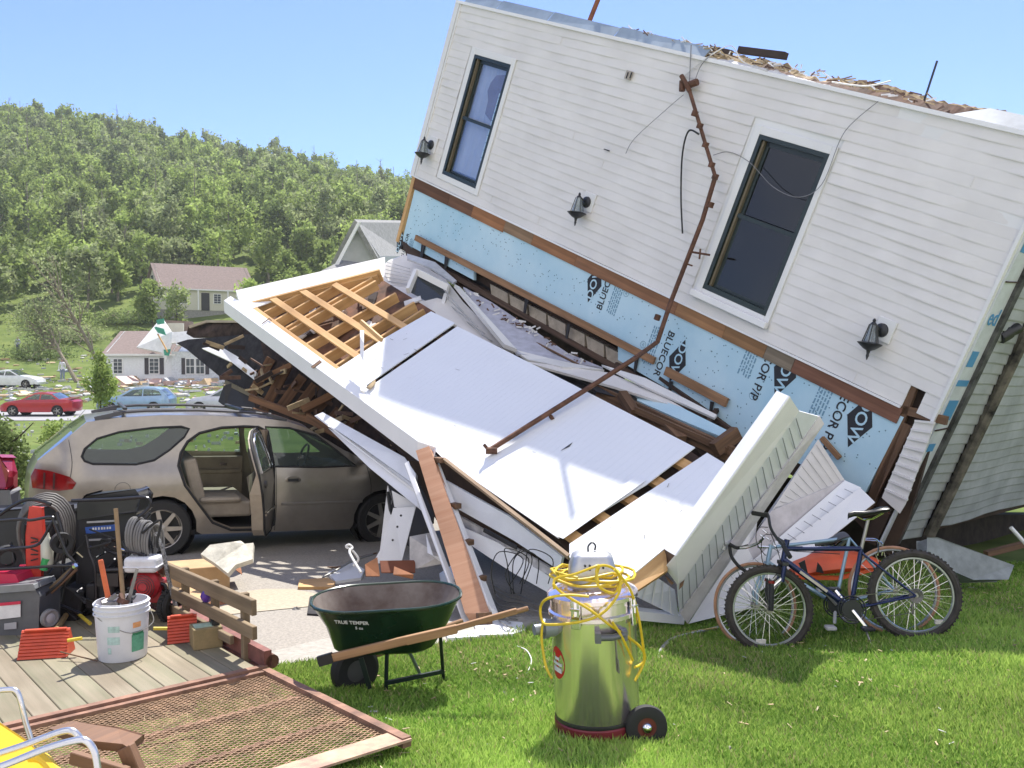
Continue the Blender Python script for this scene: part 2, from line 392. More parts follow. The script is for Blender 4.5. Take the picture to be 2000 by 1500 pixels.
tree('young_tree', ptop(196, 0, 46), 4.4, .95, 2600, .085, 'slender young tree with light green leaves beside the road', LM[1], seed=2, cz=.55, rz=.4, nb=24, trunk=.05)
for i_, (px_, y_, h_, r_, m_, lb_) in enumerate([(300, 110, 6.5, 2.6, 0, 'leafy tree left of the brown-roofed house, against its gable'), (500, 108, 7, 2.6, 1, 'bright green tree just right of the brown-roofed house'), (575, 108, 8.5, 3.0, 0, 'full green tree between the brown-roofed house and the porch wreck'), (640, 100, 7.5, 2.6, 2, 'dull green tree left of the grey gabled house')]):
    tree('leafy_tree', ptop(px_, 0, y_), h_, r_, 2200, .2, lb_, LM[m_], seed=30+i_, cz=.58, rz=.44)
tree('sapling', ptop(345, 0, 98), 8, 2.0, 1300, .2, 'thin wispy tree in front of the brown-roofed house', LM[2], seed=4, trunk=.09)
tree('bush', ptop(395, 0, 94), 4.6, 2.2, 1500, .17, 'rounded light green bush beside the brown-roofed house wall', LM[1], seed=5, cat='bush', cz=.5, rz=.45)
tree('bush', ptop(250, 0, 100), 3.2, 2.6, 1500, .17, 'low bush at the foot of the wooded hill left of the brown-roofed house', LM[3], seed=6, cat='bush', cz=.5, rz=.5)
tree('shrub', ptop(118, 0, 21), 1.55, .62, 1500, .045, 'small light green shrub behind the rear of the tan station wagon', LM[1], seed=7, cat='shrub', cz=.5, rz=.5, nb=26, trunk=.03)
tree('spruce_bush', ptop(-8, 0, 13.2), 1.75, .62, 5200, .035, 'dark green dense bush at the left edge behind the wagon', LM[3], seed=8, cat='bush', cz=.52, rz=.5, nb=30, trunk=.05, shell=.4)
rsb = np.random.RandomState(12)
def bare_tree(name, base, tip, label, n=26, r0=.22, green=900, seed=1):
    rs = np.random.RandomState(seed); root = empty(name, base, label, 'tree', 'storm-broken trees in the field')
    b = MB(); A = Vector(base); T = Vector(tip); pts = bez([A, A.lerp(T, .5)+Vector((0, 0, .5)), T], 6); b.tube(pts, [r0*(1-.06*k) for k in range(len(pts))], 7)
    ends = []
    for k in range(n):
        t = rs.uniform(.3, 1); p = pts[int(t*(len(pts)-1))]; d = (T-A).normalized()*rs.uniform(.8, 3.6)+Vector(rs.uniform(-1.6, 1.6, 3))
        q = bez([p, p+d*.5+Vector(rs.uniform(-.3, .3, 3)), p+d], 3); b.tube(q, [r0*.35*(1-.12*i) for i in range(len(q))], 5); ends.append(p+d)
        for z in range(2):
            e = p+d*rs.uniform(.4, 1); b.tube([e, e+d*.3+Vector(rs.uniform(-.9, .9, 3))], [.04, .015], 4)
    b.build('trunk', mat('bare_wood', (.3, .26, .19), .95, var=.2), root, smooth=True)
    if green:
        k = rs.randint(0, len(ends), green); pts2 = np.array([tuple(ends[i]-A) for i in k])+rs.normal(size=(green, 3))*.55
        V, F4 = leaf_quads(pts2, .13, rs); raw_mesh('crown', V, F4, LM[2], None, root)
bare_tree('broken_tree', ptop(203, 0, 86), P(105, 560, 84), 'storm-broken tree leaning left with stripped branches, right of the pair', seed=3)
bare_tree('broken_tree', ptop(150, 0, 80), P(75, 640, 82), 'storm-broken tree bent low with olive leaves, left of the pair', seed=5, r0=.2, green=2200)
def brush(px, py, D, rx, ry, label, m, n=2500, seed=1, ls=.14):
    rs = np.random.RandomState(seed); c = G(px, py); root = empty('fallen_branches', c, label, 'brush pile', 'heaps of fallen branches in the field')
    d = rs.normal(size=(n, 3))*.42*np.array((rx, rx*.7, ry)); d[:, 2] = np.abs(d[:, 2]); V, F4 = leaf_quads(d, ls, rs); raw_mesh('leaves', V, F4, m, None, root)
    b = MB()
    for k in range(30):
        a = Vector(rs.normal(size=3))*.4; a = Vector((a.x*rx, a.y*rx*.7, abs(a.z)*ry)); q = a+Vector(rs.uniform(-1.3, 1.3, 3)); q.z = abs(q.z); b.tube([c+a, c+q], [.05, .02], 4)
    b.build('branches', mat('bare_wood', (.3, .26, .19)), root)
brush(75, 700, 90, 3.6, 1.6, 'long heap of fallen leafy branches in the field at far left', LM[3], seed=1)
brush(240, 632, 100, 4.2, 1.5, 'dark heap of fallen branches uphill of the white house', LM[3], seed=2)
brush(150, 665, 90, 3.5, 1.8, 'olive heap of fallen branches under the broken trees', LM[2], seed=3)
brush(100, 628, 100, 5, 2.2, 'wide green heap of fallen branches along the wood edge', LM[0], seed=4)
# litter in the far field
rs = np.random.RandomState(5); LIT = [mat('litter_white', (.6, .59, .56)), mat('litter_tan', (.5, .36, .2)), mat('litter_grey', (.4, .42, .45)), mat('litter_pink', (.6, .4, .33))]
b = MB()
for k in range(800):
    y = rs.choice([rs.uniform(64, 80), rs.uniform(66, 76), rs.uniform(25, 50), rs.uniform(80, 100)]); px = rs.uniform(-20, 470)
    if 80 < y and px > 190: continue
    x = (px-1000)/FPX*y; s = abs(rs.normal())*.28+.06; b.cm = int(rs.choice(4, p=[.5, .22, .25, .03])); s *= .75
    if y < 60: s *= .3
    b.box((x, y, gz(x, y)+.05), (s*rs.uniform(.6, 3), s, .1+s*.3*rs.rand()), R=Matrix.Rotation(rs.uniform(0, 3), 3, 'Z') @ Matrix.Rotation(rs.uniform(-.4, .4), 3, 'X'))
for k in range(170):  # dense band in front of the white house
    px = rs.uniform(205, 440); y = rs.uniform(76, 80); x = (px-1000)/FPX*y; s = abs(rs.normal())*.3+.1; b.cm = int(rs.choice(4))
    b.box((x, y, gz(x, y)+.1), (s*2, s, s*.8), R=Matrix.Rotation(rs.uniform(0, 3), 3, 'Z') @ Matrix.Rotation(rs.uniform(-.7, .7), 3, 'X'))
o = b.build('scattered_debris', LIT); tag(o, 'scraps of boards, siding and paper strewn over the far lawns', kind='stuff')
# --------------- foreground grass blades
def grass():
    rs = np.random.RandomState(11); N = 330000
    y = 3.7+(rs.rand(N)**1.25)*6.3; px = rs.uniform(380, 2080, N); x = (px-1000)/FPX*y
    # lawn mask
    edge = np.interp(x, [-2.3, -1.75, -.55, .3, 2.5, 4, 9], [5.9, 6.3, 7.15, 7.75, 8.7, 10.5, 10.8])
    keep = (y < edge+rs.uniform(-.08, .08, N)); x = x[keep]; y = y[keep]; N = len(x)
    z = np.interp(y, [a for a, b in GY], [b for a, b in GY])+.1*np.clip(x-1.6, 0, 1.5)*np.clip((12-y)/3, 0, 1)
    pn = np.sin(x*2.3+np.sin(y*1.7)*1.5)*.5+np.sin(x*.9-y*1.3)*.5+.35*np.sin(x*7+y*5)
    h = (.034+.016*pn+rs.rand(N)*.035)*np.clip(1.1, 0, 2); a = rs.uniform(0, 6.28, N); wd = .0035+.0022*rs.rand(N)+.0004*y
    dx = np.cos(a)*wd; dy = np.sin(a)*wd; lx = rs.normal(0, .022, N); ly = rs.normal(0, .022, N)
    B = np.stack([x, y, z], 1); p0 = B+np.stack([dx, dy, 0*x], 1); p1 = B-np.stack([dx, dy, 0*x], 1)
    m0 = B+np.stack([lx*.4, ly*.4, h*.6], 1)
    p2 = m0-np.stack([dx, dy, 0*x], 1)*.7; p3 = m0+np.stack([dx, dy, 0*x], 1)*.7; tp = B+np.stack([lx, ly, h], 1)
    V = np.stack([p0, p1, p2, p3, tp], 1).reshape(-1, 3); i = np.arange(N)*5
    F3 = np.concatenate([np.stack([i, i+1, i+2], 1), np.stack([i, i+2, i+3], 1), np.stack([i+3, i+2, i+4], 1)])
    big = np.sin(x*.8+1.3)*np.sin(y*1.1+x*.4)
    c = np.where(rs.rand(N) < .07+.14*(big > .35), 3, np.where(pn+rs.normal(0, .7, N) > .25, 1, np.where(rs.rand(N) < .25, 2, 0))); mi = np.concatenate([c, c, c])
    GM = [leaf_mat('blade_mid', (.26, .41, .08), .4, .3), leaf_mat('blade_light', (.40, .55, .125), .4, .3), leaf_mat('blade_deep', (.16, .30, .05), .4, .3), leaf_mat('blade_dry', (.42, .40, .18), .3, .2)]
    o = raw_mesh('lawn_grass', V, F3, GM, mi); tag(o, 'short bright green lawn grass in the foreground', kind='stuff')
grass()

rs = np.random.RandomState(21); b = MB()
for k in range(360):
    y = rs.uniform(4.2, 9); px = rs.uniform(620, 2000); x = (px-1000)/FPX*y
    if y > np.interp(x, [-2.3, -1.75, -.55, .3, 2.5, 4, 9], [5.9, 6.3, 7.15, 7.75, 8.7, 10.5, 10.8]): continue
    b.cm = int(rs.choice(3, p=[.15, .5, .35])); a = rs.uniform(0, 6.28); L_ = rs.uniform(.01, .05)
    p = Vector((x, y, gz(x, y)+rs.uniform(.03, .06))); b.beam(p, p+Vector((math.cos(a)*L_, math.sin(a)*L_, rs.uniform(-.01, .015))), rs.uniform(.004, .014), .003)
o = b.build('lawn_litter', [mat('litter_white', (1, 1, 1)), mat('litter_tan', (1, 1, 1)), mat('dry_leaf', (.32, .26, .12))]); tag(o, 'small splinters, insulation flecks and dry leaves caught in the lawn', kind='stuff')
# ------------------------------------------------------------------ the toppled house
HU = Vector((0.62138653, -0.67991349, -0.38935386)); HV = Vector((0.29067771, -0.26142179, 0.92041573)); HN = Vector((-0.72758865, -0.68511043, 0.03519171)); HO = Vector((-1.52325418, 14.15970152, 4.83252832))
def H(a, h, d=0): return HO+HU*a+HV*h+HN*d
def hx(px, py, d=0): return plane_hit(px, py, H(0, 0, d), HN)
def hc(px, py):
    q = hx(px, py)-HO; return (q.dot(HU), q.dot(HV))
def hsl(b, pix, th, d):  # slab lying in the wall plane from photograph outline, outer face at d
    b.slab([hx(x, y, d) for x, y in pix], th, HN); return b
SID = mat('vinyl_siding', (.73, .71, .69), .5, var=.05, scale=1.6, col2=(.655, .635, .615))
TRIM = mat('white_trim', (.74, .74, .73), .45, var=.03, scale=2)
WHITE = mat('white_aluminium', (.80, .80, .80), .4, var=.03, scale=3)
WOODB = mat('band_brown', (.30, .145, .07), .8, var=.2, scale=3, kind='wood')
PINE = mat('pine_new', (.66, .42, .19), .7, var=.12, scale=3, kind='wood', col2=(.52, .30, .12))
OLDW = mat('old_wood', (.22, .125, .07), .85, var=.25, scale=3, kind='wood')
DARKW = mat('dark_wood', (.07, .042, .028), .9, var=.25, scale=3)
FOAM = mat('blue_foam', (.52, .69, .78), .75, var=.05, scale=.9, col2=(.36, .57, .70))
INK = mat('black_ink', (.015, .015, .02), .6, var=.02)
INKL = mat('faded_ink', (.16, .30, .42), .7, var=.02)
BLACK = mat('black_metal', (.02, .022, .025), .4, var=.1)
house = empty('house', H(8.5, -1.3), 'white-sided house torn off its foundation and tipped over, blue foam exposed below', 'house')
def place_hole(a, h, rects): return any(a0 < a < a1 and h0 < h < h1 for a0, a1, h0, h1 in rects)
holes = [(.60, 1.66, .10, 2.03), (5.60, 6.69, .11, 2.07), (8.27, 8.42, -1, .26)]
def siding():
    b = MB(); CH = .1054; rs = np.random.RandomState(2)
    for k in range(24):
        h0 = k*CH; h1 = min(h0+CH, 2.53); cuts = [.13, 8.57]
        hm = (h0+h1)/2; segs = [(.13, 8.57)]
        for a0, a1, g0, g1 in holes:
            if g0 < hm < g1:
                segs = [s for q in segs for s in ((q[0], min(q[1], a0)), (max(q[0], a1), q[1])) if s[1]-s[0] > .02]
        for s0, s1 in segs:
            n = max(1, int((s1-s0)/.16)); base = None
            for i in range(n+1):
                a = s0+(s1-s0)*i/n; wv = .0035*math.sin(a*5+k*1.9)+.003*math.sin(a*11.3+k*2.7)+.008*math.sin(a*2.1+k*.35)*(a > 6)+.003*math.sin(a*3.3+k*.5)
                hh = .004*math.sin(a*1.9+k*.05)
                b.add([H(a, h0+hh, .004), H(a, h0+hh, .0135+wv), H(a, h0+hh+.012, .0148+wv), H(a, h1+hh, .008+wv*.5)])
            j = len(b.v)-4*(n+1)
            for i in range(n):
                for q in range(3): b.face((j+4*i+q, j+4*i+4+q, j+4*i+5+q, j+4*i+q+1))
            # lap joints of the vinyl lengths
        if rs.rand() < .5:
            for z in range(rs.randint(1, 3)):
                a = rs.uniform(.3, 8.3)
                if any(s0+.05 < a < s1-.05 for s0, s1 in segs):
                    b.beam(H(a, h0+.01, .0175), H(a, h1-.004, .010), .005, .003, HN)
    return b
siding().build('siding', SID, house)
b = MB(); hb = .0  # wall core behind siding
def hpoly(b, poly, holes2, d0, d1):
    tri_v, tri = cdt(poly, holes2, full=True)
    i = b.add([H(x, y, d1) for x, y in tri_v]); j = b.add([H(x, y, d0) for x, y in tri_v])
    for t in tri: b.face([i+k for k in t]); b.face([j+k for k in t][::-1])
    for lp in [poly]+list(holes2):
        q = b.add([H(x, y, d1) for x, y in lp]); r = b.add([H(x, y, d0) for x, y in lp]); m = len(lp)
        for k in range(m): b.face((q+k, q+(k+1) % m, r+(k+1) % m, r+k))
W1 = (.735, 1.555, .20, 1.92); W2 = (5.74, 6.60, .24, 1.95)
rect = lambda r: [(r[0], r[2]), (r[1], r[2]), (r[1], r[3]), (r[0], r[3])]
hpoly(b, [(0, .0), (8.27, .0), (8.27, .27), (8.42, .27), (8.42, 0), (8.6, 0), (8.6, 2.55), (0, 2.55)], [rect(W1), rect(W2)], -.14, .002)
b.build('wall', TRIM, house)
b = MB(); b.beam(H(.04, -.02, .018), H(.04, 2.55, .018), .10, .026, HN); b.beam(H(.115, -.0, .014), H(.115, 2.52, .014), .03, .02, HN); b.build('corner_trim', TRIM, house)
b = MB(); b.beam(H(.0, 2.545, .02), H(8.6, 2.545, .02), .04, .045, HN); b.build('top_trim', WHITE, house)
b = MB(); b.beam(H(8.585, -.02, .012), H(8.585, 2.55, .012), .03, .03, HN); b.build('end_trim', TRIM, house)
b = MB(); b.beam(H(.1, -.012, .02), H(8.27, -.012, .02), .02, .03, HN); b.build('starter_strip', WHITE, house)
DKGREEN = mat('window_dark_green', (.018, .03, .028), .35, var=.1); BRZ = mat('window_bronze', (.16, .13, .08), .5, var=.1)
PANE1 = glass_mat('pane_pale', (.92, .95, 1), .02, .95, .04); PANE2 = glass_mat('pane_dark', (.09, .10, .10), .05, .75)
def window(r, outer, pane, mid, sill, curt, cm, dark):
    a0, a1, h0, h1 = r; w = MB()
    for (x0, x1, y0, y1) in ((outer[0], a0, outer[2], outer[3]), (a1, outer[1], outer[2], outer[3]), (a0, a1, h1, outer[3]), (a0, a1, outer[2], h0)):
        w.box(H((x0+x1)/2, (y0+y1)/2, .013), (x1-x0-.001, y1-y0-.001, .026), R=HR)
    win = w.build('window', TRIM, house, bevel=.004)
    f = MB(); T = .045
    for (x0, x1, y0, y1) in ((a0, a0+T, h0, h1), (a1-T, a1, h0, h1), (a0+T, a1-T, h1-T, h1), (a0+T, a1-T, h0, h0+T*1.2)):
        f.box(H((x0+x1)/2, (y0+y1)/2, -.04), (x1-x0, y1-y0, .13), R=HR)
    f.box(H((a0+a1)/2, mid, -.03), (a1-a0-2*T, .045, .05), R=HR)
    f.build('frame', DKGREEN, win)
    t = MB(); t.box(H(a0+T+.02, (h0+h1)/2, -.035), (.025, h1-h0-.1, .07), R=HR); t.build('track', BRZ, win)
    s2 = MB()
    for (x0, x1, y0, y1) in ((a0+T+.03, a0+T+.075, h0+.05, h1-.05), (a1-T-.035, a1-T, h0+.05, h1-.05), (a0+T, a1-T, h1-T-.05, h1-T), (a0+T, a1-T, h0+.05, h0+.09)): s2.box(H((x0+x1)/2, (y0+y1)/2, -.055), (x1-x0, y1-y0, .03), R=HR)
    s2.build('sash', DKGREEN, win)
    g = MB(); g.box(H((a0+a1)/2+.03, (h0+mid)/2+.03, -.045), (a1-a0-.12, mid-h0-.08, .006), R=HR)
    g.box(H((a0+a1)/2+.03, (mid+h1)/2, -.06), (a1-a0-.12, h1-mid-.06, .006), R=HR); g.build('pane', pane, win)
    c = MB(); n = 26
    for k in range(n+1):
        a = a0+.02+(a1-a0-.04)*k/n; dd = -.098+.010*math.sin(k*1.3)
        c.add([H(a, h0+curt, dd-.004), H(a, h1-.02, dd)])
    for k in range(n): c.face((2*k, 2*k+2, 2*k+3, 2*k+1))
    c.build('curtain', cm, win)
    if sill:
        s = MB(); s.box(H((outer[0]+outer[1])/2, outer[2]+.035, .06), (outer[1]-outer[0]+.02, .07, .06), R=HR); s.build('sill', WHITE, win, bevel=.006)
    return win
HR = Matrix((HU, HV, HN)).transposed()
w1 = window(W1, (.635, 1.635, .115, 2.01), PANE1, 1.05, False, .10, mat('pale_curtain', (.50, .53, .60), .9, var=.06, scale=3), 0)
w2 = window(W2, (5.655, 6.665, .125, 2.035), PANE2, 1.10, True, -.0, mat('insect_screen', (.03, .033, .04), .9, var=.25, scale=2), 1)
# pale strip painted as daylight from a far window, with its bars
b = MB(); b.box(H(1.44, 1.05, -.078), (.14, .95, .006), R=HR)
m_ = bpy.data.materials.new('painted_daylight'); m_.use_nodes = True; bs = m_.node_tree.nodes['Principled BSDF']; bs.inputs['Base Color'].default_value = (.75, .9, .85, 1)
b.build('daylight_strip', m_, w1)
b = MB()
for k in range(9): b.box(H(1.44, .62+k*.105, -.073), (.14, .012, .004), R=HR)
for s in (-.03, .03): b.box(H(1.44+s, 1.05, -.072), (.01, .95, .004), R=HR)
b.build('far_muntins', mat('muntin_blue', (.25, .42, .5)), w1)
b = MB(); b.slab([H(1.12, 1.62, -.082), H(1.2, 1.74, -.082), H(1.5, 1.8, -.082), H(1.52, 1.25, -.082), H(1.34, 1.13, -.082), H(1.18, 1.2, -.082), H(1.17, 1.38, -.082), H(1.10, 1.5, -.082)], .004, HN); b.build('torn_drape', mat('mauve_cloth', (.20, .165, .19)), w1)
# band of boards under the siding
cols = [((.155, .07, .035), .10, 1.05), ((.20, .095, .05), 1.05, 1.62), ((.42, .19, .08), 1.62, 2.35), ((.34, .22, .13), 2.35, 2.95), ((.38, .18, .08), 2.95, 3.8), ((.33, .16, .08), 3.8, 5.5), ((.42, .22, .10), 5.5, 6.2), ((.33, .18, .08), 6.2, 6.75), ((.27, .22, .16), 6.75, 7.1), ((.25, .115, .07), 7.1, 8.30)]
for i, (c, a0, a1) in enumerate(cols):
    b = MB(); lo = -.19 if a0 < 2.3 else -.17
    b.slab([H(a0, -.02, .016), H(a1-.004, -.02, .016), H(a1-.004, lo, .016), H(a0, lo, .016)], .014, HN)
    b.build('rim_board', mat('rim_wood_%d' % i, c, .8, var=.18, scale=3, kind='wood'), house)
# blue foam
b = MB(); hsl(b, [(812, 362), (1765, 815), (1690, 962), (1560, 905), (1440, 850), (1330, 775), (1207, 703), (1207, 665), (925, 525), (925, 547), (785, 472)], .05, .0)
foam = b.build('foam_sheathing', FOAM, house)
b = MB()
for k in range(420):
    a = .3+8*random.random(); h = -.2-.75*random.random()
    if 1.8 < a < 5.1 and h < -.62: continue
    px = None; b.box(H(a, h, .0005), (.012, .012, .002), R=HR)
b.build('nail_caps', mat('nail_dot', (.12, .22, .3)), foam)['kind'] = 'stuff'
def dow(px, py, ang, s, words, flip=1):
    c = hx(px, py, .002); A = HV*-1 if flip > 0 else HV   # reading direction (down or up the wall)
    B = A.cross(HN)*-1
    bb = MB(); bb.slab([c+A*s*.62, c+B*s*.30+A*.0, c-A*s*.62, c-B*s*.30], .001, HN); bb.build('diamond', INK, foam)
    text('DOW', s*.36, FOAM, foam, c+HN*.003, A, B, sx=1.1)
    t = c-B*s*.0
    text(words, s*.30, INK, foam, c-B*s*.50+A*.0+HN*.001, A, B, sx=1.0)
    fp = MB()
    for q in range(5):
        x = -.62+.05*random.random()
        while x < .45:
            l_ = random.uniform(.04, .13); o_ = c-B*s*(.80+.075*q)+HN*.001; fp.beam(o_+A*s*x, o_+A*s*(x+l_), s*.035, .0015, HN); x += l_+.03
    fp.build('fine_print', INKL, foam)['kind'] = 'stuff'
dow(1161, 552, 0, .42, 'BLUECOR', -1)
dow(1323, 705, 0, .42, 'BLUECOR')
dow(1533, 727, 0, .46, 'BLUECOR P/P')
dow(1679, 822, 0, .46, 'BLUECOR P/P')
dow(781, 474, 0, .30, 'BLUECOR', -1)
def ring(px, py):
    c = hx(px, py, .002); b = MB(); b.tube([c+HU*.04*math.cos(t*.5236)+HV*.04*math.sin(t*.5236) for t in range(12)], .003, 4, close=True); b.build('stamp_ring', INKL, foam); text('UL', .035, INKL, foam, c, -HV, HU*-1)
for q in ((1223, 573), (1256, 673), (1303, 752), (1470, 773)): ring(*q)
# planks nailed low on the foam
for i, (A, Bp, wd, c) in enumerate([((812, 464), (1278, 705), .085, 1), ((1300, 724), (1420, 787), .10, 1), ((1605, 855), (1640, 895), .05, 1)]):
    b = MB(); b.beam(hx(*A, d=.05), hx(*Bp, d=.05), .04, wd, HV); b.build('nailed_plank', mat('plank_brown', (.36, .20, .10), .8, var=.2, scale=3, kind='wood'), house, bevel=.003)
for (x, y) in ((826, 484), (872, 508), (1028, 590), (1243, 706), (1310, 752), (1390, 792), (1110, 640)):
    b = MB(); b.slab([hx(x-3, y-8, .03), hx(x+4, y-7, .03), hx(x-2, y+22, .03), hx(x-6, y+20, .03)], .01, HN); b.build('torn_strap', mat('tar_black', (.02, .018, .016)), house)
# foundation void, blocks
b = MB(); hsl(b, [(925, 520), (1215, 668), (1215, 760), (930, 600)], .05, -.28); b.build('void_backing', mat('void_dark', (.06, .045, .03), 1, var=.3), house)  # dark sheet stands in for the shade inside the foundation
blk = mat('grey_block', (.46, .39, .30), .95, var=.15, scale=9, bump=.004)
for k in range(7):
    x0 = 958+k*37.5; y0 = 556+k*20.2
    b = MB(); hsl(b, [(x0, y0), (x0+33, y0+17), (x0+33, y0+47), (x0+3, y0+28)], .1, -.06); b.build('foundation_block', blk, house, bevel=.006)
b = MB(); hsl(b, [(925, 525), (958, 543), (958, 580), (925, 560)], .03, -.2); b.build('hole_shade', mat('dark_hole', (.015, .012, .01)), house)  # near-black patch painted as the shade in a hole
b = MB(); b.beam(hx(785, 480, -.1), hx(1215, 722, -.1), .12, .07, HV); b.build('sill_plate', mat('rot_wood', (.16, .10, .07), .9, var=.3, scale=3, kind='wood'), house)
b = MB(); b.beam(hx(1210, 715, -.12), hx(1450, 850, -.12), .2, .10, HV); b.build('sill_plate', mat('rot_wood', (.16, .10, .07)), house)
b = MB(); b.beam(H(.09, -.02, -.02), H(.10, -1.05, -.02), .07, .09, HN); b.build('corner_stud', PINE, house)
# house body behind: end wall, floor, top
def E(w_, h, d=0): return H(8.6, h, 0)-HN*w_+HU*d
def ex(px, py, d=0): return plane_hit(px, py, E(0, 0, d), HU)
EN = -HN
b = MB(); b.slab([E(.02, -1.32, -.02), E(9, -1.2, -.02), E(9, 2.55, -.02), E(.02, 2.55, -.02)], .12, HU); b.build('end_wall', DARKW, house)
GREYS = mat('shaded_siding', (.40, .42, .43), .7, var=.12, scale=2.5, col2=(.27, .29, .29)); b = MB()  # greyed colour carries the end wall's shade in its siding
for k in range(37):
    h0 = -1.30+k*.1054; h1 = h0+.1054; n = 16
    if h1 > 2.56: break
    for (s0, s1, bul) in ((.42, .92, .01), (1.02, 9, .03)):
        if s0 > 1 and h0 < -1.28: continue
        for i in range(n+1):
            a = s0+(s1-s0)*i/n; bl = bul*math.sin(a*1.7+h0*1.1)+.004*math.sin(a*9+k)
            b.add([E(a, h0+.01*math.sin(a*3), .03+bl), E(a, h0+.012+.01*math.sin(a*3), .033+bl), E(a, h1+.01*math.sin(a*3), .020+bl)])
        j = len(b.v)-3*(n+1)
        for i in range(n):
            for q in range(2): b.face((j+3*i+q, j+3*i+3+q, j+3*i+4+q, j+3*i+q+1))
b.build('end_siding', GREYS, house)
b = MB(); b.slab([E(.03, -1.3, .02), E(.30, -1.3, .02), E(.30, 2.54, .02), E(.03, 2.54, .02)], .02, HU)
wrapb = b.build('house_wrap', mat('wrap_white', (.62, .66, .70), .6, var=.1, scale=4), house)
BLU = mat('wrap_blue', (.07, .27, .52), .6, var=.05)
for h0, h1, a0, a1 in ((1.62, 1.82, .05, .28), (.55, .70, .05, .2), (.36, .42, .03, .28), (.02, .22, .05, .26), (2.1, 2.3, .1, .29), (-.3, -.22, .06, .2)):
    b = MB(); b.slab([E(a0, h0, .024), E(a1, h0, .024), E(a1, h1, .024), E(a0, h1, .024)], .002, HU); b.build('blue_print', BLU, wrapb)
text('ed', .22, BLU, wrapb, E(.16, 1.02, .024), EN, HV)
for h0 in (1.35, -.08): b = MB(); b.beam(E(.03, h0, .03), E(.3, h0+.02, .03), .01, .012, HU); b.build('wrap_seam', DARKW, wrapb)
b = MB(); b.beam(E(.35, -1.3, .03), E(.35, 2.54, .03), .05, .10, HN); b.build('seam_channel', mat('grime_dark', (.12, .12, .115), .8, var=.4, scale=6), house)
b = MB(); b.tube(bez([E(.97, 2.5, .06), E(.96, 1.2, .07), E(.96, 0, .08), E(.92, -1.25, .1)], 5), .055, 8); b.build('downspout', mat('grime_brown', (.20, .18, .14), .8, var=.45, scale=4), house, smooth=True)
b = MB(); b.slab([H(.05, 2.5, -.15), H(8.58, 2.5, -.15), E(8.9, 2.45, -.05), H(.05, 2.4, -6)], .1, HV); b.build('attic_floor', OLDW, house)
b = MB(); b.slab([H(.05, -.95, -.15), H(8.5, -1.2, -.15), E(8.9, -1.2, -.1), H(.05, -1, -6)], .2, -HV); b.build('floor', DARKW, house)
b = MB(); b.slab([H(.05, -.95, -.2), H(.05, 2.5, -.2), H(.05, 2.4, -6), H(.05, -1, -6)], .1, -HU); b.build('far_end_wall', SID, house)
b = MB(); b.slab([H(.05, -1, -6), H(.05, 2.4, -6), H(8.5, 2.4, -6), H(8.5, -1.1, -6)], .1, -HN); b.build('rear_wall', SID, house)
# dark framing beyond the right end of the foam
b = MB(); hsl(b, [(1766, 735), (1800, 735), (1832, 815), (1775, 1010), (1740, 1090), (1640, 985), (1690, 962), (1765, 815)], .05, -.10); b.build('broken_framing', DARKW, house)
for A, Bp in (((1790, 740), (1700, 985)), ((1765, 800), (1850, 822)), ((1775, 830), (1690, 1000))):
    b = MB(); b.beam(hx(*A, d=-.03), hx(*Bp, d=-.03), .08, .05, HN); b.build('broken_stud', OLDW, house)
b = MB(); pc = [(1787, 822), (1826, 826), (1768, 985), (1757, 1003), (1722, 972)]; hsl(b, pc, .012, .05); st = b.build('loose_siding', SID, house)
b = MB()
for k in range(9):
    t = k/9; A = (1787+(1722-1787)*t, 822+(972-822)*t); Bq = (1826+(1766-1826)*t, 826+(995-826)*t); b.beam(hx(*A, d=.055), hx(*Bq, d=.07), .02, .02, HN)
b.build('siding_laps', SID, st)
# lanterns
GLS = glass_mat('lamp_glass', (.8, .85, .85), .05, .7)
def lantern(px, py, dd, sc=1.0):
    c = hx(px, py, .03); r = MB(); r.lathe([(.062*sc, 0), (.058*sc, .02), (.03*sc, .035)], c, HN, 16)
    L = r.build('wall_lantern', BLACK, house, smooth=True)
    q = MB(); q.box(c+HN*-.008+HV*.01+HU*.02, (.17*sc, .2*sc, .02), R=HR); q.build('mount_block', TRIM, L, bevel=.005)
    ax = Vector((-.05, -.02, -1)).normalized()*.6+HV*-.4; ax.normalize()
    p0 = c+HN*.11+HV*.06-HU*.05; q = MB(); q.tube(bez([c+HN*.02, c+HN*.09+HV*.03-HU*.02, p0], 4), .011, 6); q.lathe([(.008, -.03), (.018, -.01), (.012, 0), (.03, .02), (.036, .03)], p0, ax, 12)
    sd_, u_ = basis(ax)[1:]
    for k in range(6):
        t = k*math.pi/3; e = sd_*math.cos(t)+u_*math.sin(t); q.tube([p0+ax*.03+e*.034*sc, p0+ax*.18*sc+e*.068*sc], .006, 4)
    q.lathe([(.07*sc, .175*sc), (.105*sc, .185*sc), (.10*sc, .195*sc), (.05*sc, .235*sc), (.02, .25*sc), (.012, .28*sc), (.016, .29*sc), (.004, .33*sc)], p0, ax, 14)
    q.build('cage', BLACK, L, smooth=True)
    q = MB(); q.lathe([(.028*sc, .03), (.06*sc, .175*sc)], p0, ax, 12, cap=False); q.build('globe', GLS, L, smooth=True)
lantern(842, 283, 0, 1.15); lantern(1146, 395, 0, 1.15); lantern(1722, 645, 0, 1.1)
b = MB(); c = ex(1990, 640, .08); b.tube([c, c-Vector((.12, .02, .05))], .05, 10); b.tube([c-Vector((.1, .02, .04)), c-Vector((.19, .03, .09))], .065, 10); b.build('end_wall_light', BLACK, house, smooth=True)
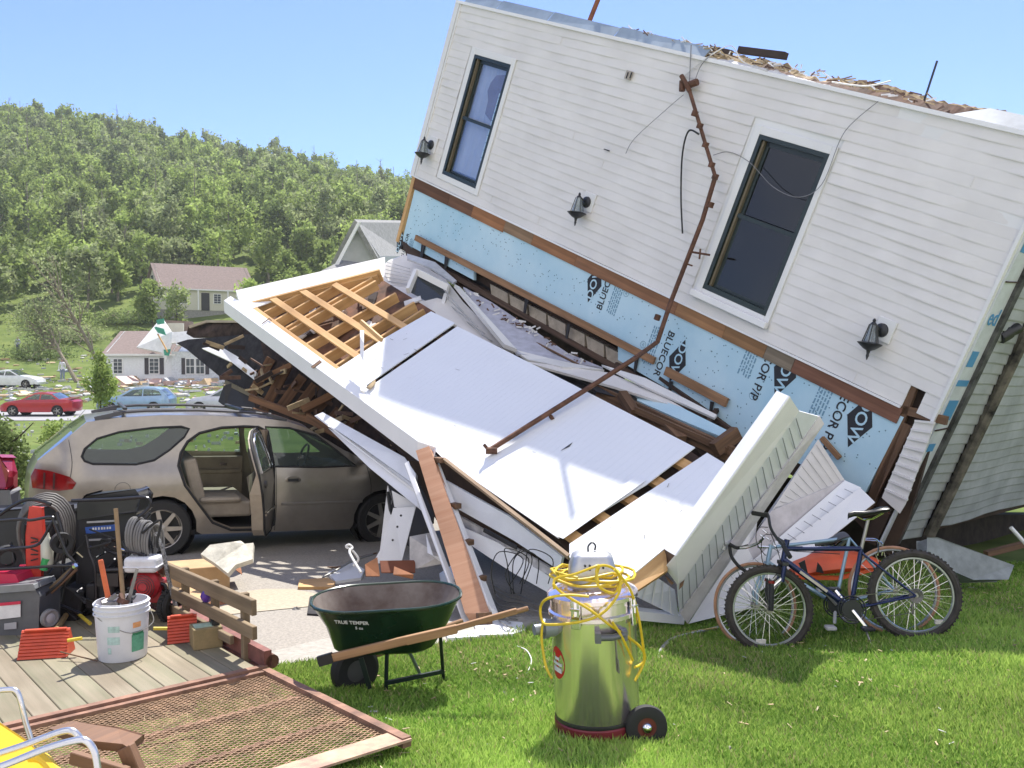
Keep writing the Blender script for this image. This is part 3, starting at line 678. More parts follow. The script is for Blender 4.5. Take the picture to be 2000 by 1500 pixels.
# vent block, clip, hinge marks
b = MB(); b.box(hx(1228, 147, .03), (.09, .10, .03), R=HR); o = b.build('cable_block', mat('dirty_cream', (.42, .38, .33)), house)
b = MB(); b.box(hx(1225, 147, .05), (.012, .07, .01), R=HR); b.box(hx(1232, 147, .05), (.012, .07, .01), R=HR); b.build('block_slot', INK, o)
b = MB(); b.box(hx(1185, 293, .035), (.085, .012, .02), R=HR); b.build('clip', BLACK, house)
# roof edge: flashing and torn sheathing
FL = mat('flashing_grey', (.34, .42, .48), .45, .3, var=.12, scale=3)
cuts = [(.12, .86), (.88, 1.95), (1.97, 3.2), (3.22, 4.65)]
for a0, a1 in cuts:
    b = MB(); hi = .135; b.slab([H(a0, 2.57, -.02), H(a1, 2.57, -.02), H(a1, 2.57+hi-.02*random.random(), -.1), H(a0, 2.57+hi, -.1)], .01, HN); b.build('flashing', FL, house)
b = MB(); b.slab([H(7.55, 2.56, -.03), H(9.2, 2.56, -.03), H(9.2, 2.72, -.2), H(7.8, 2.71, -.2)], .01, HN); b.build('flashing', mat('flashing_pale', (.22, .25, .29), .45, .2), house)
rsd = random.Random(4)
TORN = [mat('torn_tan', (.50, .38, .22), .9, var=.25, scale=8), mat('torn_brown', (.17, .10, .07), .9, var=.3, scale=8), mat('torn_white', (.72, .72, .72), .8), mat('torn_dark', (.05, .035, .03), .9)]
def ragged(a0, a1, base, top, d, mi, nm, n=26, jag=.05):
    b = MB(); lo = []; up = []
    for k in range(n+1):
        a = a0+(a1-a0)*min(1, max(0, (k+rsd.uniform(-.42, .42)*(0 < k < n))/n)); lo.append(H(a, base, d)); f = min(1, k/3, (n-k)/3); env = .66+.34*math.sin(a*3.1+a0)*math.sin(a*1.3); up.append(H(a, base+(top-base)*max(.15, f*env)+rsd.choice([-1, -.2, 0, .3, 1.1])*jag*f*rsd.random(), d-.1))
    b.slab(lo+up[::-1], .03, HN); return b.build(nm, mi, house)
ragged(4.6, 6.3, 2.57, 2.62, -.03, TORN[2], 'torn_membrane', 50, .022)
ragged(3.4, 4.9, 2.58, 2.72, -.12, TORN[0], 'torn_sheathing', 24, .045)
ragged(4.55, 6.7, 2.6, 2.74, -.22, TORN[0], 'torn_sheathing', 40, .035)
ragged(5.2, 7.5, 2.575, 2.69, -.14, TORN[1], 'torn_sheathing', 60, .022)
ragged(5.9, 7.95, 2.6, 2.755, -.3, TORN[0], 'torn_sheathing', 60, .014)
ragged(6.3, 8.0, 2.575, 2.72, -.2, TORN[1], 'torn_sheathing', 50, .016)
b = MB(); b.beam(H(4.95, 2.74, -.2), H(5.55, 2.78, -.2), .08, .07, HV); b.build('roof_block', TORN[3], house)
b = MB(); b.beam(H(4.6, 2.69, -.15), H(4.9, 2.69, -.15), .05, .05, HV); b.build('roof_block', TORN[3], house)
b = MB()
for k in range(260):
    a = rsd.choice([rsd.uniform(3.4, 4.8), rsd.uniform(4.4, 7.3)]); p = H(a, 2.62+rsd.random()*.07, -.08-.1*rsd.random()); b.cm = rsd.choice([0, 0, 1, 2]); b.beam(p, p+HU*rsd.uniform(-.14, .14)+HV*rsd.uniform(-.03, .05), .008, .012)
o = b.build('roof_splinters', TORN[:3], house); o['kind'] = 'stuff'
b = MB(); b.tube([H(2.42, 2.6, -.3), H(2.55, 3.6, -.3)], .03, 8); b.build('vent_pipe', mat('rust_red', (.28, .10, .05), .8, var=.2), house, smooth=True)
b = MB(); b.tube([H(7.17, 2.6, -.25), H(7.13, 3.02, -.25)], .01, 6); b.build('antenna', BLACK, house)
b = MB(); b.box(H(8.25, 2.87, -.4), (.12, .07, .1), R=HR); b.box(H(8.22, 2.93, -.4), (.04, .05, .05), R=HR); b.box(H(8.3, 2.92, -.4), (.04, .04, .05), R=HR); b.build('chimney_stub', mat('brick_stub', (.35, .15, .1)), house)
# loose cables over the wall
WIRE = mat('cable_grey', (.22, .22, .23), .6); WIRED = mat('cable_black', (.02, .02, .02), .5)
def hw(name, pix, r, m, d=.06, label=None):
    b = MB(); b.tube(bez([hx(p[0], p[1], p[2] if len(p) > 2 else d) for p in pix], 6), r, 6); return b.build(name, m, house, smooth=True)
hw('loose_wire', [(1350, 88), (1348, 130), (1346, 165, .1)], .006, WIRE)
hw('loose_wire', [(1387, 108), (1368, 130), (1355, 165, .1)], .005, WIRE)
hw('loose_wire', [(1335, 185, .1), (1300, 215), (1240, 270), (1222, 300)], .004, WIRE)
hw('loose_wire', [(1393, 303), (1425, 297), (1465, 318), (1510, 365), (1560, 385), (1605, 360), (1640, 275), (1665, 240), (1715, 198)], .004, WIRE)
hw('loose_wire', [(1345, 180), (1330, 155), (1420, 90), (1450, 120), (1500, 140)], .006, mat('cable_white', (.7, .7, .68)), .04)
hw('loose_wire', [(1625, 160), (1690, 168), (1740, 158)], .008, mat('cable_white', (.7, .7, .68)), .0)
# bent service mast
RUST = mat('rusty_pipe', (.16, .075, .045), .75, .2, var=.25, scale=12, bump=.002)
mast = empty('service_mast', hx(955, 880, .5), 'rusty bent electrical mast pipe sprawled from the siding down onto the porch ceiling', 'mast pipe')
# ------------------------------------------------------------------ porch roof lying on its back
PA = P(440, 585, 13.2)
def cam2w(v): return Vector((v[0], 0, 0))+cu*v[1]+cf*v[2]
PL = cam2w((1527, -838, -1800)).normalized(); PRi = cam2w((1, .68, .45)); PRi = (PRi-PL*PRi.dot(PL)).normalized(); PN = PL.cross(PRi).normalized()
if PN.z < 0: PN = -PN
def pp(px, py, off=0): return plane_hit(px, py, PA+PN*off, PN)
def pslab(b, pix, th, off=0): b.slab([pp(x, y, off) for x, y in pix], th, PN); return b
porch = empty('porch_roof', pp(1110, 1090), 'wrecked porch roof on its back with white ribbed ceiling panels and bare rafters', 'porch roof')
RIB = mat('ribbed_vinyl', (.75, .77, .79), .42, var=.012, scale=4.2, kind='rib', detail=4)
def ribpanel(name, pix, off, label=None, sag=0):
    poly = [pp(x, y, off) for x, y in pix]; q = [((p-PA).dot(PL), (p-PA).dot(PRi)) for p in poly]
    x0, x1 = min(a for a, _ in q), max(a for a, _ in q); y0, y1 = min(c for _, c in q), max(c for _, c in q)
    ex_ = [(x0+(x1-x0)*(i+.5)/14, y0+(y1-y0)*(j+.5)/8) for i in range(14) for j in range(8)]; ex_ = [e for e in ex_ if pip(e, q)]
    v, t = cdt(q, extra=ex_, full=True); b = MB()
    W = lambda p, o: PA+PL*p[0]+PRi*p[1]+PN*(off+o+sag*math.sin(p[0]*2.2+1)*math.sin(p[1]*1.4+.5))
    i = b.add([W(p, 0) for p in v])
    for f in t: b.face([i+k for k in f], [tuple(v[k]) for k in f])
    j = b.add([W(p, -.012) for p in v])
    for f in t: b.face([j+k for k in f][::-1], [tuple(v[k]) for k in f][::-1])
    m = len(q); i2 = b.add([W(p, 0) for p in q]); j2 = b.add([W(p, -.012) for p in q])
    for k in range(m): b.face((i2+k, j2+k, j2+(k+1) % m, i2+(k+1) % m))
    o = b.build(name, RIB, porch, smooth=True); return tag(o, label)
ribpanel('ceiling_panel', [(657, 721), (748, 662), (842, 608), (889, 631), (716, 752), (735, 800), (700, 775)], 0)
ribpanel('ceiling_panel', [(712, 762), (893, 637), (1120, 752), (1357, 873), (1262, 945), (1090, 1050), (868, 898), (838, 868), (735, 792)], .0, sag=.006)
ribpanel('ceiling_panel', [(1112, 1062), (1381, 884), (1414, 904), (1420, 960), (1296, 1073), (1200, 1152), (1112, 1088)], 0, sag=.004)
b = MB(); pslab(b, [(1085, 1046), (1100, 1052), (1262, 938), (1240, 930)], .004, .012); b.build('lifted_seam', RIB, porch)
# purlins and rafters (pine)
def pbeam(name, A, Bp, w_, h_, off, m, par=None): b = MB(); b.beam(pp(*A, off), pp(*Bp, off), w_, h_, PN); return b.build(name, m, par or porch, bevel=.003)
for A, Bp in (((532, 583), (703, 700)), ((590, 568), (750, 670)), ((653, 556), (795, 642)), ((495, 603), (660, 724))): pbeam('purlin', A, Bp, .085, .035, -.035, PINE)
for A, Bp in (((520, 617), (608, 572)), ((540, 634), (660, 564)), ((562, 648), (730, 550)), ((569, 653), (737, 556)), ((602, 680), (776, 580)), ((635, 704), (812, 598)), ((660, 722), (830, 612)), ((510, 600), (740, 545))):
    pbeam('rafter', A, Bp, .04, .14, -.13, PINE)
b = MB(); b.beam(pp(497, 600, -.10), pp(745, 537, -.10), .04, .18, PN); b.build('rim_joist', PINE, porch)
b = MB(); b.slab([pp(x, y, -.42) for x, y in ((500, 600), (745, 545), (850, 610), (665, 735))], .02, PN); b.build('roof_sheathing', mat('sheathing_brown', (.24, .11, .06), .9, var=.45, scale=2.5, col2=(.05, .03, .02)), porch)
rs4 = random.Random(9); b = MB()
for k in range(40):
    p = pp(rs4.uniform(560, 800), rs4.uniform(590, 660), -.38); b.cm = rs4.choice([0, 1, 2]); b.beam(p, p+PL*rs4.uniform(-.3, .3)+PRi*rs4.uniform(-.3, .3), rs4.uniform(.03, .15), .02, PN)
o = b.build('attic_scraps', [TORN[1], TORN[3], TORN[2]], porch); o['kind'] = 'stuff'
# blocks seen through the two slots
def slot(A, Bp, n, m):
    b = MB(); pa = pp(*A, -.02); pb = pp(*Bp, -.02)
    b.beam(pa-PN*.14, pb-PN*.14, .85, .02, PN); b.build('slot_board', DARKW, porch)
    for k in range(n):
        t = (k+.35)/n; q = MB(); c = pa.lerp(pb, t); q.beam(c-PL*.14, c+PL*.14, .10, .06, PN, off=-.06); q.build('joist', m, porch)
slot((1105, 1058), (1372, 880), 5, PINE); slot((722, 755), (885, 636), 4, OLDW)
# long fascia beam, left side (lit top face and shaded side)
def prof_beam(name, A, Bp, prof, m, par=None, upn=None, bevel=.003):
    """extrude a closed 2D profile (side, up) from A to Bp"""
    A = Vector(A); Bp = Vector(Bp); d, s, u = basis(Bp-A, upn if upn is not None else (0, 0, 1)); b = MB(); L = (Bp-A).length
    i = b.add([A+s*x+u*y for x, y in prof]); j = b.add([Bp+s*x+u*y for x, y in prof]); m_ = len(prof)
    for k in range(m_): k2 = (k+1) % m_; b.face((i+k, j+k, j+k2, i+k2), [(0, 0), (L, 0), (L, .1), (0, .1)])
    for t in cdt(prof): b.face([i+k for k in t][::-1]); b.face([j+k for k in t])
    return b.build(name, m, par or porch, bevel=bevel)
def faceslab(name, pts, th, m, par=None, label=None, bevel=0, **k):
    b = MB(); b.slab([P(*p) for p in pts], th); o = b.build(name, m, par, bevel=bevel, **k); return tag(o, label)
b = MB(); pslab(b, [(450, 578), (437, 587), (815, 862), (838, 853), (735, 780), (657, 721), (495, 603)], .03, .035); b.build('beam_wrap', WHITE, porch, bevel=.004)
# vertical face of the beam
lo = []
Aq = [pp(437, 587, .03), pp(815, 862, .03)]; dn = Vector((0, .12, -1)).normalized()
b = MB(); b.slab([Aq[0], Aq[1], Aq[1]+dn*.20, Aq[0]+dn*.17], .02); b.build('beam_side', WHITE, porch)
b = MB(); b.slab([pp(815, 862, .035), pp(838, 853, .035), pp(852, 874, .02), pp(838, 905, .0)-PN*.05, Aq[1]+dn*.20], .01); b.build('beam_end_flap', WHITE, porch)
for A in ((512, 634), (780, 0)):
    pass
b = MB(); b.beam(pp(512, 632, .05), pp(526, 622, .05), .01, .01); b.beam(pp(526, 622, .05), pp(530, 626, .05), .01, .01); b.build('bent_nail', RUST, porch)
b = MB(); pslab(b, [(607, 716), (624, 703), (628, 706), (611, 719)], .01, .045); b.build('torn_notch', OLDW, porch)
# upper-left fascia box
faceslab('fascia', [(461, 567, 13.1), (752, 502, 14.1), (752, 530, 13.9), (468, 592, 12.95)], .12, WHITE, porch)
faceslab('fascia_lip', [(468, 592, 12.94), (752, 530, 13.88), (748, 541, 13.6), (560, 578, 13.0), (490, 603, 12.75)], .015, WHITE, porch)
# edge trim along the lower left edge of the ceiling
b = MB(); b.beam(pp(868, 898, -.02), pp(1112, 1088, -.02), .03, .05, PN); b.build('edge_board', mat('edge_tan', (.45, .33, .22), .8, var=.15, scale=3, kind='wood'), porch)
# the deep timber at the right end of the ceiling
b = MB(); b.slab([pp(1200, 1152, -.01), pp(1300, 1072, -.01), pp(1302, 1106, -.02)-PN*.05, pp(1226, 1162, -.02)-PN*.02], .04); b.build('end_timber', PINE, porch)
# pole leaning in the frame
faceslab('leaning_strip', [(703, 645, 10.9), (711, 645, 10.9), (709, 745, 10.3), (712, 765, 10.2), (704, 762, 10.2)], .03, WHITE, porch)
b = MB(); b.beam(P(705, 628, 10.9), P(746, 664, 10.6), .03, .05); b.build('leaning_cleat', PINE, porch)
b = MB(); pslab(b, [(715, 757), (733, 740), (733, 748), (722, 760)], .01, .03); b.build('torn_edge', TORN[0], porch)
b = MB(); b.slab([P(845, 868, 9.3), P(862, 872, 9.25), P(856, 884, 9.25)], .004); b.build('torn_tab', WHITE, porch)
b = MB(); r5 = random.Random(12)
for k in range(26):
    x_, y_ = r5.choice([(r5.uniform(780, 1260), r5.uniform(720, 980)), (r5.uniform(1150, 1380), r5.uniform(930, 1080)), (r5.uniform(720, 850), r5.uniform(650, 740))]); u_ = (y_-898) > .78*(x_-868) and x_ > 868
    if u_ or y_ < 637+.51*(x_-890): continue
    p = pp(x_, y_, .0075); a = r5.uniform(0, 3.1); l_ = r5.uniform(.01, .09); b.beam(p, p+PL*l_*math.cos(a)+PRi*l_*math.sin(a), r5.uniform(.002, .006), .0015, PN)
b.build('scuff_marks', mat('scuff_grey', (.30, .29, .27), .8), porch)['kind'] = 'stuff'
b = MB(); pslab(b, [(1095, 880), (1118, 864), (1112, 872)], .002, .006); b.build('cut_mark', BLACK, porch)
# mast pipe
MIDP = (pp(1235, 703, .16), pp(1165, 748, .09))
mp = [hx(1347, 178, .12), hx(1372, 262, .16), hx(1397, 345, .18), hx(1372, 430, .2), hx(1345, 500, .2), hx(1310, 590, .25), hx(1284, 668, .4)]
b = MB(); pe = pp(955, 880, .05); p7 = P(1268, 686, (mp[-1]-CAM).dot(cf)-.1)
b.tube(mp[:3], .022, 8); b.tube(mp[2:]+[MIDP[0], MIDP[1], pe], .026, 8); b.build('pipe', RUST, mast, smooth=True)
b = MB(); b.tube([mp[0], hx(1338, 160, .14), hx(1331, 148, .14)], .028, 8); b.tube([hx(1340, 168, .1), hx(1362, 160, .1)], .04, 8); b.tube([hx(1333, 158, .12), hx(1332, 178, .12)], .035, 8); b.build('weatherhead', RUST, mast, smooth=True)
for q in ((1357, 222), (1367, 246), (1378, 283), (1390, 322), (1397, 345), (1388, 400), (1284, 620)):
    b = MB(); c = hx(q[0], q[1], .18); b.tube([c-HV*.03, c+HV*.03], .036, 8); b.build('coupling', RUST, mast, smooth=True)
b = MB(); c = hx(1350, 492, .2); b.tube([c, hx(1386, 498, .2)], .012, 6); b.tube([hx(1368, 486, .2), hx(1366, 506, .2)], .01, 6); b.tube([hx(1340, 515, .2), hx(1352, 519, .2)], .01, 6); b.build('bracket', RUST, mast)
b = MB(); b.tube([pe, pe+Vector((-.05, 0, .06))], .018, 6); b.tube([pe-Vector((.03, 0, 0)), pe+Vector((.08, 0, .0))], .035, 8); b.tube([pp(1075, 812, .02), pp(1080, 820, .0)], .02, 6); b.build('end_clamp', RUST, mast)
b = MB(); b.tube(bez([hx(1365, 262, .16), hx(1345, 256, .14), hx(1333, 300, .1), hx(1330, 380, .1), hx(1333, 456, .1)], 8), .011, 6); b.build('service_cable', WIRED, mast, smooth=True)
# ------------------------------------------------------------------ wreck between house and ceiling
wr = empty('collapsed_wall', P(900, 640, 12.2), 'crumpled ground-floor wall of white siding with a small window, squashed above the porch ceiling', 'collapsed wall')
faceslab('siding_panel', [(760, 508, 13.9), (790, 497, 13.9), (870, 545, 13.3), (905, 590, 12.8), (1003, 688, 11.6), (945, 665, 11.9), (842, 608, 12.4), (745, 560, 13.5), (752, 515, 13.8)], .04, SID, wr)
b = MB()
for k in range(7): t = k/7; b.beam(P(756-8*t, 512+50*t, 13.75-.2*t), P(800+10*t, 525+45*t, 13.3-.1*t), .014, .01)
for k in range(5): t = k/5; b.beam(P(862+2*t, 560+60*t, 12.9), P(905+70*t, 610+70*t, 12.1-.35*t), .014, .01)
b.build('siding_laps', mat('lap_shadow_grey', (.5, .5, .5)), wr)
b = MB()
for A, Bp in (((813, 530), (797, 568)), ((813, 530), (876, 562)), ((876, 562), (862, 612))): b.beam(P(*A, 12.9), P(*Bp, 12.6), .05, .09)
wf = b.build('window', TRIM, wr)
faceslab('pane', [(815, 535, 12.9), (872, 565, 12.8), (859, 603, 12.7), (800, 570, 12.8)], .01, glass_mat('pane_small', (.3, .33, .35), .05, .4), wf)
for k in range(4): faceslab('curtain', [(822+k*12, 543+k*6, 13.05), (828+k*12, 546+k*6, 13.05), (820+k*12, 580+k*5, 12.98), (812+k*12, 576+k*5, 12.98)], .005, mat('pale_curtain2', (.5, .55, .52)), wf)
faceslab('curled_trim', [(795, 495, 13.6), (850, 512, 13.3), (892, 548, 12.9), (885, 552, 12.8), (845, 525, 13.1), (795, 505, 13.5)], .03, mat('grey_vinyl', (.5, .52, .56), .5), wr)
faceslab('bent_corner_post', [(888, 555, 12.7), (898, 560, 12.7), (1003, 675, 11.4), (1010, 682, 11.3), (985, 672, 11.4)], .05, TRIM, wr)
faceslab('siding_panel', [(905, 560, 12.9), (960, 590, 12.6), (1110, 690, 11.5), (1178, 718, 11.1), (1100, 705, 11.2), (1010, 690, 11.3), (960, 640, 11.9)], .03, mat('white_mauve', (.52, .53, .62), .6, var=.12, scale=9), wr)
b = MB()
for k in range(60): t = rs4.random(); b.cm = rs4.choice([0, 1]); p = P(915+240*t+rs4.uniform(-8, 8), 575+140*t+rs4.uniform(-8, 8), 12.6-1.5*t); b.beam(p, p+Vector((rs4.uniform(-.1, .1), 0, rs4.uniform(-.06, .04))), .01, .02)
o = b.build('splinters', [TORN[1], TORN[2]], wr); o['kind'] = 'stuff'
strips = [([(1003, 682, 11.4), (1075, 700, 11.2), (1180, 722, 10.9), (1100, 716, 10.9), (1030, 702, 11.2)], TRIM), ([(1020, 705, 11.1), (1190, 728, 10.8), (1290, 770, 10.3), (1340, 800, 10.0), (1200, 755, 10.4), (1080, 722, 10.9)], SID),
 ([(1175, 712, 10.9), (1260, 738, 10.5), (1400, 810, 9.8), (1395, 816, 9.8), (1250, 750, 10.4)], TRIM), ([(1230, 760, 10.5), (1330, 795, 10.0), (1440, 850, 9.5), (1430, 862, 9.4), (1330, 820, 9.8), (1240, 780, 10.3)], FOAM),
 ([(1185, 735, 11.3), (1420, 840, 10.2), (1425, 870, 10.1), (1190, 770, 11.2)], FOAM)]
for pts, m in strips: faceslab('torn_strip', pts, .03, m, wr)
wb_ = [([(780, 520, 14.0), (880, 555, 13.6), (1010, 680, 12.4), (1180, 725, 11.8), (1100, 745, 11.8), (880, 650, 13.2)], DARKW)]
for pts, m in wb_: faceslab('wall_backing', pts, .05, m, wr)
void = [([(1000, 700, 11.6), (1150, 715, 11.4), (1240, 770, 10.8), (1225, 790, 10.3), (1100, 745, 10.9)], BLACK), ([(785, 470, 14.2), (925, 545, 13.4), (930, 575, 13.2), (880, 545, 13.4), (795, 500, 13.9)], DARKW), ([(1100, 740, 11.5), (1350, 868, 10.0), (1450, 850, 10.2), (1400, 920, 9.6), (1330, 900, 10.2), (1100, 790, 11.6)], DARKW)]  # dark sheets stand in for shade in the gaps of the wreck
for pts, m in void: faceslab('void_shade', pts, .05, m, wr)
faceslab('tar_paper', [(1125, 735, 10.8), (1215, 760, 10.4), (1245, 778, 10.3), (1240, 785, 10.2), (1165, 765, 10.5)], .01, mat('tar_black', (.02, .018, .016)), wr)
for A, Bp, ww, hh in (((1168, 765, 10.6), (1430, 888, 9.2), .06, .16), ((1215, 770, 10.3), (1240, 808, 10.0), .10, .1), ((1300, 832, 9.8), (1330, 862, 9.5), .12, .12), ((1395, 878, 9.2), (1440, 845, 9.3), .10, .14), ((1240, 800, 10.0), (1420, 880, 9.2), .04, .07), ((1020, 655, 11.9), (1130, 712, 11.1), .03, .02)):
    b = MB(); b.beam(P(*A), P(*Bp), ww, hh); b.build('broken_joist', OLDW, wr, bevel=.003)
for A, Bp in (((1290, 738, 10.6), (1440, 848, 9.75)), ((1400, 800, 10.0), (1380, 830, 9.8))):
    b = MB(); b.beam(P(*A), P(*Bp), .05, .04); b.build('broken_joist', DARKW, wr)
# black cloth at the far corner
faceslab('torn_tarp', [(765, 478, 13.7), (795, 470, 13.8), (845, 500, 13.3), (925, 548, 12.8), (915, 552, 12.8), (840, 512, 13.2), (790, 492, 13.7), (783, 500, 13.7), (781, 525, 13.6), (770, 518, 13.6), (770, 495, 13.7)], .02, mat('tar_black', (.02, .018, .016)), label='torn black tarp rag hanging at the far corner of the tipped house', cat='tarp') if False else None
# ------------------------------------------------------------------ vehicles
RUB = mat('rubber_black', (.02, .02, .02), .75, var=.1, scale=20)
CHROME = mat('chrome', (.75, .75, .75), .12, 1, var=.02)
ALLOY = mat('alloy', (.40, .38, .35), .4, .8, var=.05)
CARGL = glass_mat('car_glass', (.55, .66, .62), .02, .75)
def paint(name, col, metal=.5, rough=.3, dirt=.08):
    m = mat(name, col, rough, metal, var=dirt, scale=2.5); m.node_tree.nodes['Principled BSDF'].inputs['Coat Weight'].default_value = .6; m.node_tree.nodes['Principled BSDF'].inputs['Coat Roughness'].default_value = .08; return m
def arc_cut(cx, cz, r, z0, n=10):
    """points of a wheel arch from front to rear along the bottom edge"""
    a0 = math.asin(max(-1, min(1, (z0-cz)/r))); return [(cx+r*math.cos(a), cz+r*math.sin(a)) for a in [a0+(math.pi-2*a0)*k/n for k in range(n+1)]]
def wheel(root, c, R, wd, side, style=7, seg=28, m=None):
    c = Vector(c); a = Vector((0, side, 0)); b = MB()
    b.lathe([(R*.68, -wd*.5), (R*.93, -wd*.52), (R, -wd*.38), (R, wd*.38), (R*.93, wd*.52), (R*.68, wd*.5)], c, a, seg, cap=False)
    wl = b.build('wheel', RUB, root, smooth=True); b = MB(); m = m or ALLOY
    b.lathe([(R*.70, wd*.50), (R*.66, wd*.46), (R*.62, wd*.1), (.02, wd*.08)], c, a, seg, cap=False)
    d = MB(); d.lathe([(R*.6, wd*.12), (.01, wd*.13)], c, a, seg, cap=False); d.build('brake_shadow', mat('hub_dark', (.03, .03, .03), .8), wl)
    for k in range(style):
        t = 2*math.pi*k/style; e = Vector((math.cos(t), 0, math.sin(t)))
        b.beam(c+e*R*.10+a*wd*.42, c+e*R*.66+a*wd*.40, R*.17, wd*.12, a, taper=.75)
    b.lathe([(R*.17, wd*.3), (R*.17, wd*.46), (R*.12, wd*.5), (.001, wd*.5)], c, a, 14)
    b.build('rim', m, wl, smooth=True); return wl
def panelmesh(b, poly, holes_, fn, step=.16, flip=False):
    xs_ = [p[0] for p in poly]; zs_ = [p[1] for p in poly]; ext = []
    x = min(xs_)+step*.5
    while x < max(xs_):
        z = min(zs_)+step*.5
        while z < max(zs_):
            if pip((x, z), poly) and not any(pip((x, z), h) for h in holes_): ext.append((x, z))
            z += step
        x += step
    v, t = cdt(poly, holes_, ext, full=True); i = b.add([(p[0], fn(p[0], p[1]), p[1]) for p in v])
    for f in t: f = f if not flip else f[::-1]; b.face([i+k for k in f])
def car(root, top, bottom, wheels, wins, R, width, inset, col, glasscol, segs, bulge=.05, detail=1, open_ap=None, wstyle=7, far_wins=None, extra_rear=None):
    """top: silhouette rear->front; bottom: sill points front->rear; wheels x; built facing +x, near side y=0, far side y=width"""
    poly = top+bottom; near = lambda x, z: inset(x, z); far = lambda x, z: width-inset(x, z)
    body = MB(); hs = list(wins)+([open_ap] if open_ap else [])
    panelmesh(body, poly, hs, near); panelmesh(body, poly, list(far_wins or wins), far, flip=True)
    n = 8; rows = []
    for (x, z) in top:
        y0, y1 = near(x, z), far(x, z); rows.append([(x, z, y0+(y1-y0)*k/n, 4*(k/n)*(1-k/n)) for k in range(n+1)])
    gl = (MB(), MB()); half = (top[0][0]+top[-1][0])/2
    for j in range(len(top)-1):
        tgt = gl[int(top[j][0] > half)] if segs[j] == 'g' else body
        dx, dz = top[j+1][0]-top[j][0], top[j+1][1]-top[j][1]; L = math.hypot(dx, dz) or 1
        ids = []
        for r, jj in ((rows[j], j), (rows[j+1], j+1)):
            q = top[min(jj+1, len(top)-1)]; p = top[max(jj-1, 0)]; ex_, ez_ = q[0]-p[0], q[1]-p[1]; l2 = math.hypot(ex_, ez_) or 1
            nx, nz = -ez_/l2, ex_/l2
            sc = bulge*(1.6 if abs(nx) > .55 else 1)
            ids.append(tgt.add([(x+nx*sc*bl, y, z+nz*sc*bl) for x, z, y, bl in r]))
        for k in range(n): tgt.face((ids[0]+k, ids[1]+k, ids[1]+k+1, ids[0]+k+1))
    bo = body.build('body', col, root, smooth=True)
    gl[0].build('rear_window', glasscol, root, smooth=True); gl[1].build('windscreen', glasscol, root, smooth=True)
    u = MB(); zb = min(p[1] for p in bottom); x0, x1 = min(p[0] for p in poly)+.15, max(p[0] for p in poly)-.15
    u.box(((x0+x1)/2, width/2, zb+.04), (x1-x0, width-.16, .06)); u.build('floor_pan', RUB, root)
    for i, wn_ in enumerate(wins):
        for f, nm in ((near, 'side_window'), (far, 'side_window')):
            if f is far and far_wins is not None: continue
            g = MB(); s = .006 if f is near else -.006; panelmesh(g, wn_, [], lambda x, z: f(x, z)+s, .3)
            g = g.build(nm, glasscol, root, smooth=True)
            if detail and f is near:
                t = MB(); t.tube([(x, f(x, z)-.004, z) for x, z in wn_], .014, 6, close=True); t.build('seal', RUB, g, smooth=True)
    if far_wins is not None:
        for wn_ in far_wins: g = MB(); panelmesh(g, wn_, [], lambda x, z: far(x, z)-.006, .3); g.build('side_window', glasscol, root, smooth=True)
    for cx, cz in wheels:
        for yy, sd in ((.11, -1), (width-.11, 1)): wheel(root, (cx, yy, cz), R, .2, sd, wstyle, 28 if detail else 18)
        a = MB(); a.lathe([(R*1.14, 0), (R*1.14, .3)], (cx, .03, cz), (0, 1, 0), 20, cap=False); a.lathe([(R*1.14, .3), (.01, .3)], (cx, .03, cz), (0, 1, 0), 20, cap=False)
        a.build('wheel_well', mat('well_black', (.012, .012, .012), .9), root)
    return bo
def inset_fn(belt, roofz, tum, x0, x1, plan=.22, pl=.55):
    def f(x, z):
        y = .03*max(0, .45-z)**1*2
        if z > belt: t = (z-belt)/(roofz-belt); y += .025+tum*t**1.15
        else: y += .03*(max(0, z-belt+.2)/.2)**2*.8 + .025*max(0, (.62-z)/.3 if z < .62 else 0)*.5
        if x < x0+pl: y += plan*((x0+pl-x)/pl)**2
        if x > x1-pl: y += plan*((x-x1+pl)/pl)**2
        return y
    return f
# --- the tan station wagon
wag = empty('station_wagon', (-4.17, 10.87, -.335), 'dusty tan station wagon with its rear door hanging open, its bonnet under the wreck', 'car', world=False, rz=math.radians(26))
wag.rotation_euler = (0, math.radians(2.2), math.radians(26))
TAN = paint('wagon_tan', (.335, .305, .265), .85, .33, .10)
QW = [(-.88, 1.215), (-.85, 1.30), (-.72, 1.415), (-.48, 1.49), (-.1, 1.54), (.21, 1.555), (.30, 1.53), (.24, 1.43), (.07, 1.28), (-.1, 1.165), (-.3, 1.12), (-.76, 1.13), (-.85, 1.165)]
AP = [(.17, 1.10), (.20, 1.25), (.28, 1.38), (.42, 1.48), (.68, 1.545), (.95, 1.56), (1.13, 1.555), (1.24, 1.50), (1.30, 1.07), (1.32, .34), (1.2, .29), (.80, .30), (.58, .40), (.42, .62), (.25, .86)]
FW = [(1.30, 1.07), (1.24, 1.32), (1.22, 1.555), (1.52, 1.54), (1.85, 1.455), (2.12, 1.25), (2.36, 1.065), (1.9, 1.055)]
Rw = .345
top = [(-1.30, .33), (-1.40, .50), (-1.42, .80), (-1.40, 1.0), (-1.335, 1.16), (-1.13, 1.34), (-.98, 1.475), (-.84, 1.60), (-.5, 1.655), (0, 1.69), (.55, 1.69), (1.16, 1.665), (1.50, 1.62), (1.75, 1.54), (2.2, 1.27), (2.62, 1.06), (3.2, .97), (3.52, .84), (3.64, .60), (3.58, .36)]
sg = ['b', 'b', 'b', 'b', 'g', 'g', 'g', 'b', 'b', 'b', 'b', 'b', 'b', 'g', 'g', 'b', 'b', 'b', 'b']
